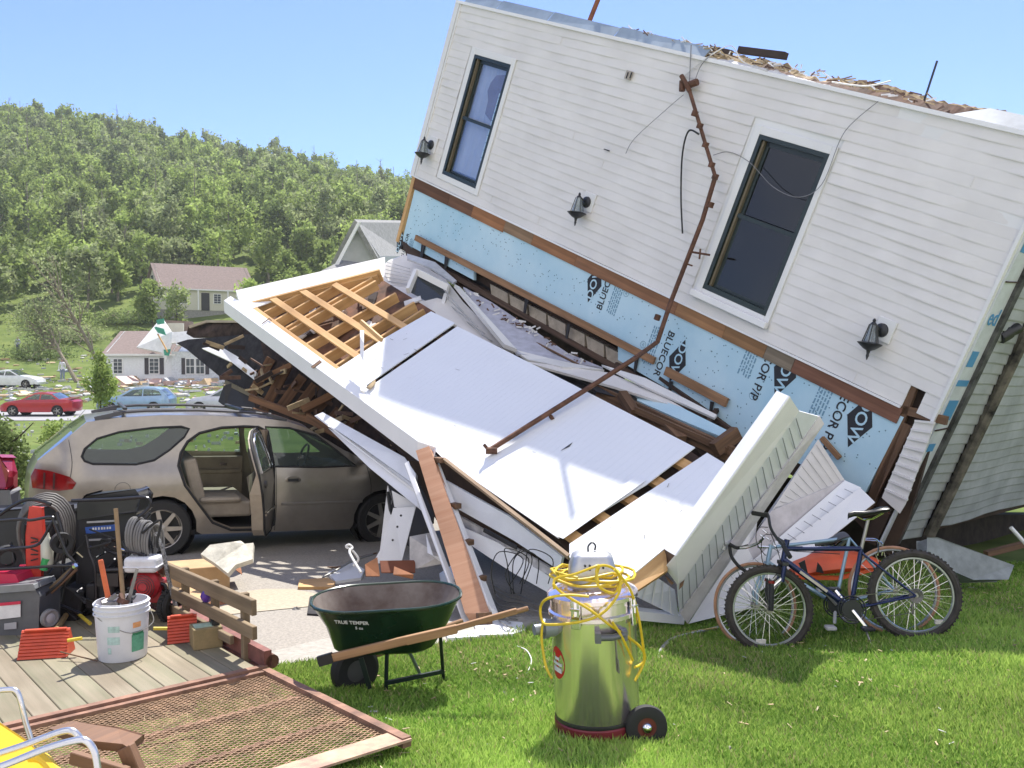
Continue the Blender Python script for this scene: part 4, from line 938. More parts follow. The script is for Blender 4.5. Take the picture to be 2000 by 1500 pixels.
bottom = [(3.12, .30)]+arc_cut(2.74, .345, .40, .30)+[(2.30, .24), (.46, .26)]+arc_cut(0, .345, .40, .30)+[(-.6, .33)]
ifn = inset_fn(1.06, 1.66, .23, -1.45, 3.68, .26, .6)
FARW = [QW, [(.36, 1.10), (.5, 1.45), (1.14, 1.52), (1.2, 1.08)], FW]
car(wag, top, bottom, [(0, .345), (2.74, .345)], [QW, FW], Rw, 1.92, ifn, TAN, CARGL, sg, .04, 1, AP, 7, FARW)
def wob(): return MB()
b = MB(); b.tube([(x, ifn(x, z)-.006, z) for x, z in AP], .016, 6, close=True); b.build('door_seal', RUB, wag, smooth=True)
b = MB(); b.tube([(x, ifn(x, z)+.05, z) for x, z in AP], .03, 6, close=True); b.build('door_frame', mat('door_jamb', (.22, .18, .13), .5, .3), wag, smooth=True)
LTH = mat('beige_vinyl', (.42, .36, .28), .6, var=.1, scale=6); LTHD = mat('brown_trim', (.24, .18, .12), .7, var=.1)
b = MB(); b.box((.78, 1.0, .52), (.62, 1.5, .2)); b.box((.40, 1.0, .85), (.16, 1.5, .62), R=Matrix.Rotation(-.25, 3, 'Y')); b.box((.70, .45, .645), (.5, .52, .07)); b.build('rear_seat', LTH, wag, bevel=.05, seg=2)
for yy in (.52, 1.38):
    b = MB(); b.box((1.62, yy, .5), (.52, .5, .18)); b.box((1.38, yy, .86), (.15, .5, .66), R=Matrix.Rotation(-.2, 3, 'Y')); b.box((1.30, yy, 1.27), (.1, .26, .18)); b.build('front_seat', LTH, wag, bevel=.045, seg=2)
b = MB(); b.box((2.28, .96, .86), (.42, 1.5, .28)); b.box((2.16, .96, .98), (.2, 1.4, .1)); b.build('dashboard', mat('dash_dark', (.06, .06, .055), .7), wag, bevel=.04, seg=2)
b = MB(); cst = Vector((1.98, 1.36, 1.05)); b.tube([cst+Vector((.06*math.sin(t*.3927)*1, .19*math.cos(t*.3927), .18*math.sin(t*.3927))) for t in range(16)], .016, 6, close=True)
b.tube([cst, cst+Vector((.2, 0, -.08))], .03, 6); b.beam(cst+Vector((0, -.18, 0)), cst+Vector((0, .18, 0)), .03, .03); b.build('steering_wheel', BLACK, wag, smooth=True)
b = MB(); b.box((.8, 1.80, .72), (.85, .04, .62)); b.box((.8, 1.765, .82), (.8, .05, .06)); b.build('far_door_trim', LTH, wag, bevel=.01)
b = MB(); b.box((.95, 1.74, .92), (.1, .02, .03)); b.build('inner_handle', CHROME, wag)
b = MB(); b.beam((1.26, .10, .3), (1.20, .2, 1.52), .10, .10); b.build('centre_pillar', LTHD, wag, bevel=.02)
b = MB(); b.box((-.2, .96, .55), (1.0, 1.5, .1)); b.box((-.3, .9, .95), (1.0, 1.3, .05)); b.build('cargo_floor', mat('cargo_blue', (.05, .08, .13), .8), wag)
# open rear door: hinged at the centre pillar, swung out about 72 degrees
hinge = Vector((1.30, .02, 0)); ang = math.radians(71)
def dpt(x, z, out=0):   # door local (x measured back from hinge) -> car space
    dx = 1.30-x; t = ifn(x, z)
    px_, py_ = -dx, t-.02-out
    ca, sa = math.cos(ang), math.sin(ang)
    return Vector((hinge.x+px_*ca-py_*-sa*-1*-1 if False else hinge.x+px_*ca-py_*(-sa)*-1, hinge.y+px_*sa+py_*ca, z))
DWP = [(.36, 1.10), (.42, 1.30), (.55, 1.44), (.80, 1.51), (1.12, 1.52), (1.18, 1.45), (1.24, 1.09)]
def dpanel(b, poly, hs, out, flip=False):
    ext = [(x*.12+.2, z*.12+.3) for x in range(10) for z in range(11)]; ext = [e for e in ext if pip(e, poly) and not any(pip(e, h) for h in hs)]
    v, t = cdt(poly, hs, ext, full=True); i = b.add([dpt(x, z, out) for x, z in v])
    for f in t: b.face([i+k for k in (f[::-1] if flip else f)])
DP = [(x+.01*(1 if x < .7 else -1), z) for x, z in AP]
b = MB(); dpanel(b, DP, [DWP], 0)
dr = b.build('rear_door', TAN, wag, smooth=True); b = MB(); lower = [(x, min(z, 1.06)) for x, z in DP]
lw = [(.19, 1.08)]+[p for p in DP if p[1] < 1.06]+[(1.29, 1.07)]
lw = [(.19, 1.07), (1.29, 1.07), (1.31, .34), (1.19, .29), (.80, .30), (.59, .40), (.43, .62), (.26, .86)]
dpanel(b, lw, [], -.15, True); b.build('door_card', LTH, dr, smooth=True)
b = MB(); n_ = len(DP); i = b.add([dpt(x, z, 0) for x, z in DP]); j = b.add([dpt(x, z, -.15 if z < 1.1 else -.035) for x, z in DP])
for k in range(n_): b.face((i+k, i+(k+1) % n_, j+(k+1) % n_, j+k))
b.build('door_edge', LTH, dr)
b = MB(); b.tube([dpt(x, z, -.005) for x, z in DP], .014, 6, close=True); b.build('door_gasket', RUB, dr, smooth=True)
b = MB(); dpanel(b, DWP, [], -.012); b.build('door_glass', CARGL, dr)
b = MB(); b.tube([dpt(x, z, .004) for x, z in DWP], .011, 6, close=True); b.build('glass_trim', CHROME, dr, smooth=True)
b = MB(); b.beam(dpt(.45, .60, .015), dpt(1.25, .58, .015), .015, .025); b.build('side_moulding', TAN, dr)
b = MB(); b.lathe([(.07, 0), (.075, .012), (.05, .02)], dpt(.5, .95, 0), Vector((math.sin(ang), -math.cos(ang), 0)), 16, sc=(1, .6)); b.build('door_handle', TAN, dr, smooth=True)
# trim on the body
b = MB(); b.beam((1.40, -.005, .60), (2.45, -.005, .60), .015, .03); b.build('side_moulding', TAN, wag, bevel=.004)
b = MB(); b.lathe([(.10, 0), (.105, .01), (.09, .018)], (1.54, .02, .90), (0, -1, 0), 20, sc=(1.1, .52)); hdl = b.build('door_handle', TAN, wag, smooth=True); b = MB(); b.box((1.54, -.005, .90), (.13, .02, .035)); b.build('handle_recess', BLACK, hdl)
for pts in ([(2.50, 1.05), (2.56, .8), (2.52, .5), (2.36, .26)], [(1.325, 1.06), (1.34, .6), (1.33, .27)], [(-1.02, 1.4), (-.98, 1.15), (-1.0, .95)]):
    b = MB(); b.tube([(x, ifn(x, z)-.001, z) for x, z in bez([(x, 0, z) for x, z in pts], 4) and [(p.x, p.z) for p in bez([(x, 0, z) for x, z in pts], 4)]], .004, 4); b.build('panel_gap', BLACK, wag)
b = MB(); b.tube([(-.44+.085*math.cos(t*.4), ifn(-.44, .83+.085*math.sin(t*.4))-.002, .83+.085*math.sin(t*.4)) for t in range(16)], .003, 4, close=True); b.build('fuel_flap_gap', BLACK, wag)
RED = mat('lens_red', (.26, .010, .01), .15, var=.2, scale=12); b = MB(); panelmesh(b, [(-1.40, .98), (-1.36, 1.07), (-1.2, 1.05), (-1.0, .99), (-.93, .92), (-.97, .85), (-1.1, .83), (-1.38, .85)], [], lambda x, z: ifn(x, z)-.012, .08); tl = b.build('tail_light', RED, wag, smooth=True)
for xx in (-1.26, -1.16): b = MB(); b.beam((xx, ifn(xx, .95)-.02, .85), (xx, ifn(xx, .95)-.02, 1.03), .01, .02); b.build('lens_divider', mat('lens_dark', (.05, .01, .01)), tl)
b = MB(); b.box((-1.43, .96, .55), (.12, 1.75, .24)); b.build('rear_bumper', TAN, wag, bevel=.05, seg=2)
b = MB(); b.tube([(2.44, .02, 1.12), (2.44, -.06, 1.13)], .03, 6); mr = b.build('side_mirror', BLACK, wag); b = MB(); b.lathe([(.02, -.1), (.075, -.06), (.085, .03), (.05, .1), (.01, .12)], (2.44, -.15, 1.16), (.5, -1, 0), 14, sc=(1.0, .8)); b.build('mirror_shell', TAN, mr, smooth=True)
for yy in (.30, 1.62):
    b = MB(); zr = lambda x: np.interp(x, [p[0] for p in top[7:14]], [p[1] for p in top[7:14]])
    b.tube([(x, yy, zr(x)+.06) for x in (-.55, -.2, .4, 1.0, 1.3)], .02, 6); b.beam((-.75, yy, zr(-.75)+.02), (-.45, yy, zr(-.5)+.055), .05, .05); b.beam((1.25, yy, zr(1.25)+.05), (1.5, yy, zr(1.5)+.01), .045, .04); b.build('roof_rail', mat('rail_grey', (.09, .09, .10), .35, .3), wag, smooth=True)
for xx in (-.42, .95):
    b = MB(); b.beam((xx, .30, 1.76), (xx, 1.62, 1.76), .05, .03); b.build('roof_crossbar', BLACK, wag, bevel=.008)
b = MB(); b.tube([(-1.0, .96, 1.50), (-1.12, .7, 1.42)], .01, 4); b.build('rear_wiper', BLACK, wag)
# --- cars across the street
def sedan_profile(): return ([(.06, .3), (0, .5), (0, .85), (.12, 1.0), (.72, 1.04), (1.25, 1.36), (1.7, 1.43), (2.3, 1.41), (3.12, 1.0), (4.05, .84), (4.4, .66), (4.48, .45), (4.42, .28)], ['b', 'b', 'b', 'b', 'g', 'b', 'b', 'g', 'b', 'b', 'b', 'b'], (.85, 3.6), .32,
    [[(.88, 1.03), (1.3, 1.31), (1.88, 1.34), (1.88, 1.01)], [(1.95, 1.01), (1.95, 1.345), (2.3, 1.33), (2.92, 1.0)]], 1.43)
def suv_profile(): return ([(.1, .35), (.02, .55), (0, .95), (.08, 1.12), (.5, 1.55), (.9, 1.66), (1.6, 1.69), (2.35, 1.62), (3.2, 1.13), (4.25, .96), (4.58, .76), (4.66, .5), (4.6, .34)], ['b', 'b', 'b', 'g', 'b', 'b', 'b', 'g', 'b', 'b', 'b', 'b'], (.92, 3.72), .37,
    [[(.42, 1.18), (.62, 1.45), (1.0, 1.55), (1.6, 1.57), (1.6, 1.13)], [(1.67, 1.13), (1.67, 1.57), (2.3, 1.52), (2.98, 1.12)]], 1.69)
def streetcar(name, cat, prof, loc, rz, col, label, rimm=None, glass=None):
    top_, sg_, wx, R, wins, rz_ = prof; root = empty(name, loc, label, cat, 'cars parked across the street', world=False, rz=rz)
    bt = [(wx[1]+R+.12, .28)]+arc_cut(wx[1], R, R*1.15, .28)+[(wx[1]-R-.15, .24), (wx[0]+R+.15, .24)]+arc_cut(wx[0], R, R*1.15, .28)
    f = inset_fn(1.02, rz_, .22, 0, top_[-2][0], .2, .5)
    car(root, top_, bt, [(wx[0], R), (wx[1], R)], wins, R, 1.8, f, col, glass or CARGL, sg_, .05, 0, None, 6 if R > .35 else 5)
    b = MB(); b.box((2.0, .9, .6), (2.6, 1.5, .5)); b.box((1.2, .9, .95), (.2, 1.3, .5)); b.box((2.1, .9, .95), (.2, 1.3, .5)); b.build('seats', mat('seat_grey', (.12, .12, .12)), root)
    b = MB(); b.box((.03, .35, .85), (.06, .3, .14)); b.build('tail_light', RED, root); b = MB(); b.box((.03, 1.45, .85), (.06, .3, .14)); b.build('tail_light', RED, root)
    for yy in (.35, 1.45): b = MB(); b.box((top_[-3][0]-.06, yy, .66), (.12, .3, .12)); b.build('headlight', CHROME, root)
    return root
def sp(px, y): return ((px-1000)/FPX*y, y, gz((px-1000)/FPX*y, y))
def place(px_front, px_rear, D): # car facing left seen from its left side: rotate 180
    x = (px_rear-1000)/FPX*D; return (x, D+1.8, gz(x, D)+.03)
streetcar('parked_sedan', 'car', sedan_profile(), place(5, 137, 56.5), math.pi, paint('car_red', (.42, .02, .03), .3), 'red saloon car with a boot spoiler parked at the kerb', CHROME)
rc = C.objects['parked_sedan']; b = MB(); b.box((.15, .9, 1.12), (.22, 1.5, .03)); b.build('spoiler', paint('car_red', (.42, .02, .03)), rc)
streetcar('parked_suv', 'car', suv_profile(), place(195, 327, 58.5), math.pi, paint('car_blue', (.25, .38, .52), .4), 'pale blue crossover parked at the kerb between the red and the silver car', CHROME)
streetcar('parked_suv', 'car', suv_profile(), place(372, 502, 58.5), math.pi, paint('car_silver', (.50, .52, .56), .5), 'silver grey off-road car half hidden behind the black roof wreckage', CHROME)
x_ = sp(-25, 75); streetcar('parked_sedan', 'car', sedan_profile(), (x_[0], 74, gz(x_[0], 75)+.03), 0, paint('car_white', (.72, .74, .76), .1), 'white saloon car on the far debris-covered lawn at the left edge', CHROME)
# dark red car nosing in at the left edge
nr = empty('neighbour_car', P(-60, 900, 9.6), 'dark red car just entering the picture at the left edge', 'car')
b = MB(); b.slab([P(-160, 880, 9.6), P(3, 893, 9.4), P(14, 925, 9.3), P(14, 955, 9.3), P(-160, 965, 9.6)], .12); b.build('body', paint('car_crimson', (.30, .012, .03), .3), nr, bevel=.04)
b = MB(); b.slab([P(-160, 962, 9.55), P(16, 962, 9.25), P(20, 990, 9.25), P(10, 1010, 9.3), P(-160, 1020, 9.6)], .12); b.build('bumper', mat('bumper_grey', (.1, .1, .11), .4), nr, bevel=.03)
b = MB(); b.slab([P(-160, 845, 9.7), P(-10, 860, 9.6), P(1, 893, 9.45), P(-160, 880, 9.6)], .05); b.build('window_glass', CARGL, nr)
# ------------------------------------------------------------------ houses beyond
ROOF1 = mat('shingle_mauve', (.24, .185, .165), .95, var=.14, scale=5, col2=(.17, .13, .115)); ROOF2 = mat('shingle_grey', (.30, .30, .29), .95, var=.2, scale=9, col2=(.20, .20, .195))
CREAM = mat('cream_wall', (.58, .56, .46), .8, var=.05); WWALL = mat('white_wall', (.70, .72, .73), .7, var=.05); SHUT = mat('shutter_dark', (.05, .045, .05), .7); GLD = mat('far_glass', (.06, .07, .09), .1)
def far_house(name, loc, rz, L, Dp, hw_, hr, wallm, roofm, label, wins, over=.35, cat='house'):
    r = empty(name, loc, label, cat, world=False, rz=rz); b = MB()
    b.box((L/2, Dp/2, hw_/2), (L, Dp, hw_))
    for x in (0, L): b.slab([(x, 0, hw_), (x, Dp, hw_), (x, Dp/2, hw_+hr)], .1 if x else -.1, (1, 0, 0))
    wl = b.build('wall', wallm, r); b = MB(); s = math.hypot(Dp/2, hr)
    for sg_ in (0, 1):
        y0 = -over if sg_ == 0 else Dp+over; z0 = hw_-over*hr/(Dp/2)
        b.slab([(-over, y0, z0), (L+over, y0, z0), (L+over, Dp/2, hw_+hr), (-over, Dp/2, hw_+hr)], .12, (0, -1 if sg_ == 0 else 1, 1))
    b.build('roof', roofm, r)
    b = MB(); b.box((L/2, -over, hw_-over*hr/(Dp/2)-.05), (L+2*over, .06, .16)); b.build('gutter', TRIM, r)
    for (x, z, ww, hh, sh) in wins:
        f = MB(); f.box((x, -.03, z), (ww, .06, hh)); f = f.build('window', TRIM, r); g = MB(); g.box((x, -.065, z), (ww-.16, .02, hh-.16)); g.build('pane', GLD, f)
        for q in (-.25, 0, .25): m_ = MB(); m_.box((x, -.08, z+q*hh), (ww-.1, .02, .035)); m_.build('muntin', TRIM, f)
        m_ = MB(); m_.box((x, -.08, z), (.035, .02, hh-.1)); m_.build('muntin', TRIM, f)
        if sh:
            for s2 in (-1, 1): m_ = MB(); m_.box((x+s2*(ww/2+.2), -.03, z), (.34, .05, hh)); m_.build('shutter', SHUT, r)
    return r
wx0 = (208-1000)/FPX*79
wh = far_house('white_house', (wx0, 79, -.35), .0, 5.7, 7.5, 2.55, 1.9, WWALL, ROOF1, 'low white house across the road with white tarp over its torn roof', [(1.0, 1.35, .85, 1.35, 0), (4.1, 1.35, .9, 1.4, 1)])
b = MB(); b.box((9.2, 2.9, 1.3), (7, 6.4, 2.6)); b.build('side_wing', mat('wing_wall', (.62, .65, .68), .7), wh)
for x, ww in ((7.3, .8), (8.15, .8), (10.2, .8)):
    f = MB(); f.box((x, -.33, 1.35), (ww, .06, 1.4)); f = f.build('window', TRIM, wh); g = MB(); g.box((x, -.37, 1.35), (ww-.14, .02, 1.25)); g.build('pane', GLD, f); m_ = MB(); m_.box((x, -.385, 1.35), (ww-.1, .02, .05)); m_.box((x, -.384, 1.35), (.04, .02, 1.25)); m_.build('muntin', TRIM, f)
for x in (6.7, 8.75): m_ = MB(); m_.box((x, -.33, 1.35), (.3, .05, 1.4)); m_.build('shutter', SHUT, wh)
TARP = mat('white_tarp', (.78, .78, .76), .6, var=.08, scale=3); off = Vector((wx0, 79, -.35)); LC = lambda px, py, D: P(px, py, D)-off
b = MB(); b.slab([LC(268, 680, 78.2), LC(308, 632, 80), LC(320, 625, 80.5), (LC(337, 650, 79)), LC(365, 655, 79), LC(372, 668, 78.6), LC(336, 672, 78.4), LC(330, 688, 78.2), LC(325, 708, 78.2), LC(316, 690, 78.2)], .15); b.build('roof_tarp', TARP, wh)
b = MB(); b.slab([LC(322, 650, 82), LC(322, 625, 82), LC(375, 628, 82), LC(375, 652, 82)], .4); b.build('chimney_wall', mat('brown_chunk', (.22, .16, .13)), wh); b = MB(); b.slab([LC(327, 650, 81.4), LC(327, 631, 81.4), LC(358, 631, 81.4), LC(358, 650, 81.4)], .2); b.build('drywall_piece', CREAM, wh)
b = MB(); b.slab([LC(340, 652, 78.5), LC(470, 640, 80), LC(480, 690, 78), LC(345, 676, 78)], .2); b.build('wing_roof', TARP, wh)
GRN = mat('green_cloth', (.05, .30, .20), .7)
for pts in ([(302, 640), (309, 650), (325, 655), (320, 642), (305, 638)], [(306, 625), (320, 622), (322, 632), (308, 634)], [(320, 683), (334, 682), (330, 695), (322, 694)]): b = MB(); b.slab([LC(x, y, 77.9) for x, y in pts], .1); b.build('cloth_scrap', GRN, wh)
b = MB(); b.beam(LC(308, 652, 77.8), LC(328, 688, 77.8), .12, .1); b.build('loose_board', PINE, wh)
bh = far_house('brown_roofed_house', ((316-1000)/FPX*114, 114, gz(-43, 114)+1.5), math.radians(34), 11.6, 7.5, 2.9, 3.1, CREAM, ROOF1, 'cream house with a brown shingled roof at the foot of the wooded hill', [(2.6, 1.4, 1.2, 1.3, 0), (6.9, 1.5, 1.0, 1.3, 0)])
b = MB(); b.box((5.8, 3.75, -1.5), (11.5, 7.4, 3.2)); b.build('foundation', mat('foundation_grey', (.32, .31, .28), .9), bh); b = MB(); b.box((5.4, -.05, 1.1), (1.0, .1, 2.2)); b.build('door', mat('door_black', (.03, .03, .03)), bh); b = MB(); b.box((-.06, 4.2, 3.9), (.1, .8, 1.1)); b.build('gable_window', GLD, bh)
b = MB(); b.box((5, 4.3, 5.9), (1.6, .6, .5)); b.build('chimney', mat('brick_dull', (.2, .13, .1)), bh)
for x in (4.2, 7.9, 10.3): b = MB(); b.box((x, -1.2, 1.3), (.14, .14, 2.6)); b.build('porch_post', TRIM, bh)
nh = empty('grey_house', P(700, 520, 29), 'grey gabled house with shingled roof close behind the porch wreck', 'house')
GW = mat('grey_siding', (.42, .43, .42), .7, var=.05); fs = faceslab
fs('gable_wall', [(664, 512, 27.2), (700, 438, 27.2), (742, 500, 27.2), (742, 640, 27.2), (640, 640, 27.2), (640, 560, 27.2)], .2, GW, nh)
fs('roof', [(698, 434, 26.9), (790, 435, 34), (800, 500, 33.5), (738, 504, 27)], .12, ROOF2, nh)
fs('roof_slope', [(698, 434, 26.9), (790, 435, 34), (740, 480, 36), (652, 520, 27.3)], .12, ROOF2, nh)
fs('rake_trim', [(652, 520, 26.7), (698, 434, 26.7), (704, 434, 26.7), (660, 520, 26.7)], .1, TRIM, nh)
fs('rear_wall', [(740, 500, 27.3), (800, 500, 33), (800, 640, 33), (740, 640, 27.3)], .1, GW, nh)
fs('lower_roof', [(575, 556, 25.5), (668, 508, 27), (705, 512, 27), (700, 560, 25.2), (600, 600, 25)], .12, ROOF2, nh)
# ------------------------------------------------------------------ two distant people
def person(px, py, D, shirt, trousers, label, yaw=0):
    base = P(px, py, D); r = empty('person', base, label, 'person')
    me = bpy.data.meshes.new('body'); J = [(0, 0, .95), (0, 0, 1.2), (0, 0, 1.42), (0, 0, 1.5), (0, .02, 1.62), (0, .02, 1.73), (.1, 0, .92), (.11, .03, .5), (.12, 0, .08), (.12, -.12, .04), (-.1, 0, .92), (-.12, -.03, .5), (-.12, 0, .08), (-.12, -.12, .04), (.2, 0, 1.4), (.27, 0, 1.12), (.24, -.12, .9), (.23, -.18, .82), (-.2, 0, 1.4), (-.27, 0, 1.12), (-.25, -.1, .9), (-.24, -.16, .82)]
    Ed = [(0, 1), (1, 2), (2, 3), (3, 4), (4, 5), (0, 6), (6, 7), (7, 8), (8, 9), (0, 10), (10, 11), (11, 12), (12, 13), (2, 14), (14, 15), (15, 16), (16, 17), (2, 18), (18, 19), (19, 20), (20, 21)]
    Rr = [.14, .13, .15, .06, .09, .08, .1, .065, .045, .04, .1, .065, .045, .04, .07, .05, .035, .035, .07, .05, .035, .035]
    me.from_pydata(J, Ed, []); o = bpy.data.objects.new('body', me); C.objects.link(o); o.parent = r; me.materials.append(shirt)
    sk = o.modifiers.new('skin', 'SKIN'); sk.use_smooth_shade = True
    for k, q in enumerate(Rr): me.skin_vertices[0].data[k].radius = (q, q*.8)
    me.skin_vertices[0].data[0].use_root = True; o.modifiers.new('sub', 'SUBSURF').levels = 1; o.modifiers['sub'].render_levels = 1
    b = MB()
    for s in (-1, 1): b.lathe([(.11, .92), (.085, .5), (.07, .1)], base+Vector((s*.11, 0, 0)), (0, 0, 1), 10)
    b.build('trousers', trousers, r, smooth=True); b = MB(); b.lathe([(.01, 1.79), (.1, 1.72), (.11, 1.66), (.1, 1.62)][::-1], base+Vector((0, .03, 0)), (0, 0, 1), 12); b.build('hair', mat('hair_dark', (.05, .035, .025)), r, smooth=True)
    b = MB(); b.lathe([(.005, 1.47), (.07, 1.51), (.088, 1.58), (.086, 1.66), (.06, 1.7)], base+Vector((0, -.015, 0)), (0, 0, 1), 12, sc=(.95, 1.05)); b.build('face', mat('skin_tone', (.45, .28, .2), .6), r, smooth=True)
person(35, 689, 100, mat('shirt_grey', (.30, .32, .38)), mat('trousers_dark', (.08, .09, .13)), 'person in a grey shirt standing in the field at the far left edge')
person(122, 742, 77, mat('shirt_white', (.65, .65, .68)), mat('trousers_blue', (.2, .24, .33)), 'person in a white top standing on the lawn left of the white house')
# ------------------------------------------------------------------ wreckage pieces
def thing1(name, label, cat, at, group=None): return empty(name, at, label, cat, group)
def quadset(root, items):
    for nm, pts, th, m in items: faceslab(nm, pts, th, m, root)
# clad porch post fallen on end
col = thing1('fallen_post', 'fallen box post of bare plywood with white edge strips leaning on the porch beam', 'post', P(945, 1225, 7.9))
PLY = mat('plywood_pink', (.52, .30, .19), .8, var=.15, scale=2.2, kind='wood', col2=(.42, .21, .12))
def bm(root, name, A, Bp, w_, h_, m, up=(0, 0, 1), bev=.003): b = MB(); b.beam(P(*A), P(*Bp), w_, h_, up); return b.build(name, m, root, bevel=bev)
quadset(col, [('plywood_face', [(812, 880, 9.2), (838, 871, 9.2), (957, 1198, 7.9), (934, 1236, 7.9), (908, 1198, 7.95)], .03, PLY), ('white_strip', [(790, 905, 9.3), (798, 900, 9.3), (920, 1222, 7.95), (905, 1215, 7.95)], .03, WHITE),
 ('white_strip', [(842, 880, 9.25), (852, 888, 9.25), (974, 1200, 7.95), (970, 1222, 7.9), (955, 1180, 7.95)], .05, WHITE), ('inner_board', [(836, 872, 9.22), (846, 882, 9.22), (958, 1190, 8.0), (946, 1204, 7.92)], .04, mat('plywood_pink', (1, 1, 1)))])
for t in (.06, .34, .56, .78): bm(col, 'blocking', (846+110*t, 880+320*t, 9.15-1.25*t), (858+110*t, 878+320*t, 9.2-1.25*t), .10, .05, OLDW)
bm(col, 'end_block', (945, 1196, 7.85), (948, 1250, 7.8), .12, .1, OLDW); bm(col, 'end_block', (936, 1232, 7.85), (940, 1252, 7.8), .1, .1, DARKW)
# long strips under the ceiling's left edge
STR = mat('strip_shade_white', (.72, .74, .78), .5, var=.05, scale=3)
lf = thing1('fallen_fascia', 'long white fascia boards stacked in the shade under the left edge of the ceiling', 'fascia', P(760, 930, 9.6))
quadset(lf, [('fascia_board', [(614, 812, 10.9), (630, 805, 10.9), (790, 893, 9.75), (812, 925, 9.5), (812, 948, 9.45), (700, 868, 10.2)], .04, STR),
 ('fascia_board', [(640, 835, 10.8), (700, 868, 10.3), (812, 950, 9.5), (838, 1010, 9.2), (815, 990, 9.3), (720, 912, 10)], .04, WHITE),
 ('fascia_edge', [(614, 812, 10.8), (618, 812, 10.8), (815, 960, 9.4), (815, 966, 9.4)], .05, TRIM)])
rf_ = thing1('fallen_soffit', 'white soffit strips and split board lying below the right-hand edge board', 'soffit', P(1000, 1090, 8.2))
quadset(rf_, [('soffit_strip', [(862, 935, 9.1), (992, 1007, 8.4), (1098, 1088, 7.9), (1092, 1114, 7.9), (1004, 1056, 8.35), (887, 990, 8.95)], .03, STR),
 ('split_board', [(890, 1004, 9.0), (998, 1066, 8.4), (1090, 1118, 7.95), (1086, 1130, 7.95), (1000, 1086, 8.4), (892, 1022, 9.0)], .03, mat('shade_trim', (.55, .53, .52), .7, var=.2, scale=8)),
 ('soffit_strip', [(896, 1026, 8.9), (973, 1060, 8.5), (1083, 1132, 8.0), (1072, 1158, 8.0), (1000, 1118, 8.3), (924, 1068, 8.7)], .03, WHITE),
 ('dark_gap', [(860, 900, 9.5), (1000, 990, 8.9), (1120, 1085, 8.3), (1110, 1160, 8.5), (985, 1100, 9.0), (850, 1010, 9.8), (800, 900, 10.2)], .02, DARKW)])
bm(rf_, 'dark_bar', (945, 1035, 8.6), (1010, 1070, 8.3), .02, .04, BLACK)
# eave section standing on end
SOF = mat('soffit_blue_white', (.80, .82, .86), .5, var=.04, scale=3)
EVW = mat('eave_white', (.90, .88, .90), .4, var=.02)
ev = thing1('eave_section', 'long white eave box standing on end with slotted soffit, left of the bicycles', 'eave', P(1330, 1210, 8.0))
quadset(ev, [('fascia_top', [(1517, 763, 7.05), (1542, 774, 6.75), (1320, 1086, 7.15), (1296, 1072, 7.45)], .01, WHITE),
 ('fascia_side', [(1542, 774, 6.75), (1561, 803, 7.0), (1326, 1146, 7.4), (1299, 1110, 7.4), (1320, 1086, 7.15)], .01, EVW),
 ('soffit', [(1561, 803, 7.0), (1601, 814, 7.3), (1548, 892, 7.35), (1328, 1200, 7.65), (1324, 1146, 7.42)], .012, SOF),
 ('rim_trim', [(1601, 812, 7.28), (1610, 828, 7.3), (1343, 1218, 7.65), (1328, 1198, 7.6), (1548, 892, 7.3)], .012, mat('mauve_white', (.66, .63, .66), .5)),
 ('end_cap', [(1296, 1072, 7.44), (1320, 1086, 7.17), (1308, 1112, 7.4), (1290, 1100, 7.5)], .02, OLDW)])
for k in range(18):
    t = (k+.6)/18; A = (1561-235*t, 806+340*t, 6.98+.42*t); Bq = (1575-247*t, 850+350*t, 7.28+.33*t)
    b = MB(); b.beam(P(*A)-cf*.02, P(A[0]+.9*(Bq[0]-A[0]), A[1]+.9*(Bq[1]-A[1]), Bq[2])-cf*.02, .007, .004, cf); b.build('soffit_seam', mat('seam_grey', (.30, .32, .35), .7), ev)
for pts in ([(1296, 1120, 7.38), (1316, 1138, 7.38), (1312, 1143, 7.38), (1305, 1135, 7.38)], [(1328, 1140, 7.36), (1337, 1132, 7.36), (1334, 1144, 7.36), (1326, 1152, 7.36)]): faceslab('torn_hole', pts, .004, OLDW, ev)
g2 = thing1('gable_eave', 'crumpled gable-end eave with beige siding and slotted soffit behind the bicycles', 'eave', P(1500, 1100, 8.8))
quadset(g2, [('gable_siding', [(1598, 858, 8.85), (1650, 938, 8.6), (1506, 1000, 8.35), (1480, 1030, 8.35)], .012, mat('beige_vinyl_siding', (.62, .60, .56), .6, var=.05)),
 ('plain_band', [(1650, 938, 8.58), (1506, 998, 8.33), (1420, 1130, 8.2), (1480, 1098, 8.25), (1560, 1035, 8.4)], .012, mat('mauve_white', (.66, .63, .66))),
 ('soffit', [(1650, 938, 8.56), (1682, 952, 8.5), (1585, 1030, 8.35), (1480, 1112, 8.2), (1420, 1150, 8.1), (1470, 1095, 8.2)], .012, SOF),
 ('fascia', [(1680, 952, 8.45), (1709, 981, 8.3), (1590, 1075, 8.15), (1450, 1180, 8.0), (1430, 1165, 8.05), (1540, 1060, 8.25)], .012, WHITE),
 ('return_panel', [(1480, 1010, 8.4), (1470, 1090, 8.25), (1480, 1185, 7.95), (1345, 1218, 7.8)], .012, TRIM)])
for k in range(12):
    t = (k+.5)/12; b = MB(); b.beam(P(1655-190*t, 948+150*t, 8.52-.35*t)-cf*.03, P(1672-190*t, 956+155*t, 8.48-.33*t)-cf*.03, .006, .004, cf); b.build('soffit_seam', mat('seam_grey', (.3, .32, .35)), g2)
for k in range(11):
    t = (k+.5)/11; b = MB(); b.beam(P(1598-105*t, 862+150*t, 8.84-.5*t)-cf*.02, P(1646-140*t, 936+60*t, 8.6-.25*t)-cf*.02, .004, .004, cf); b.build('siding_seam', mat('seam_beige', (.42, .40, .37), .7), g2)
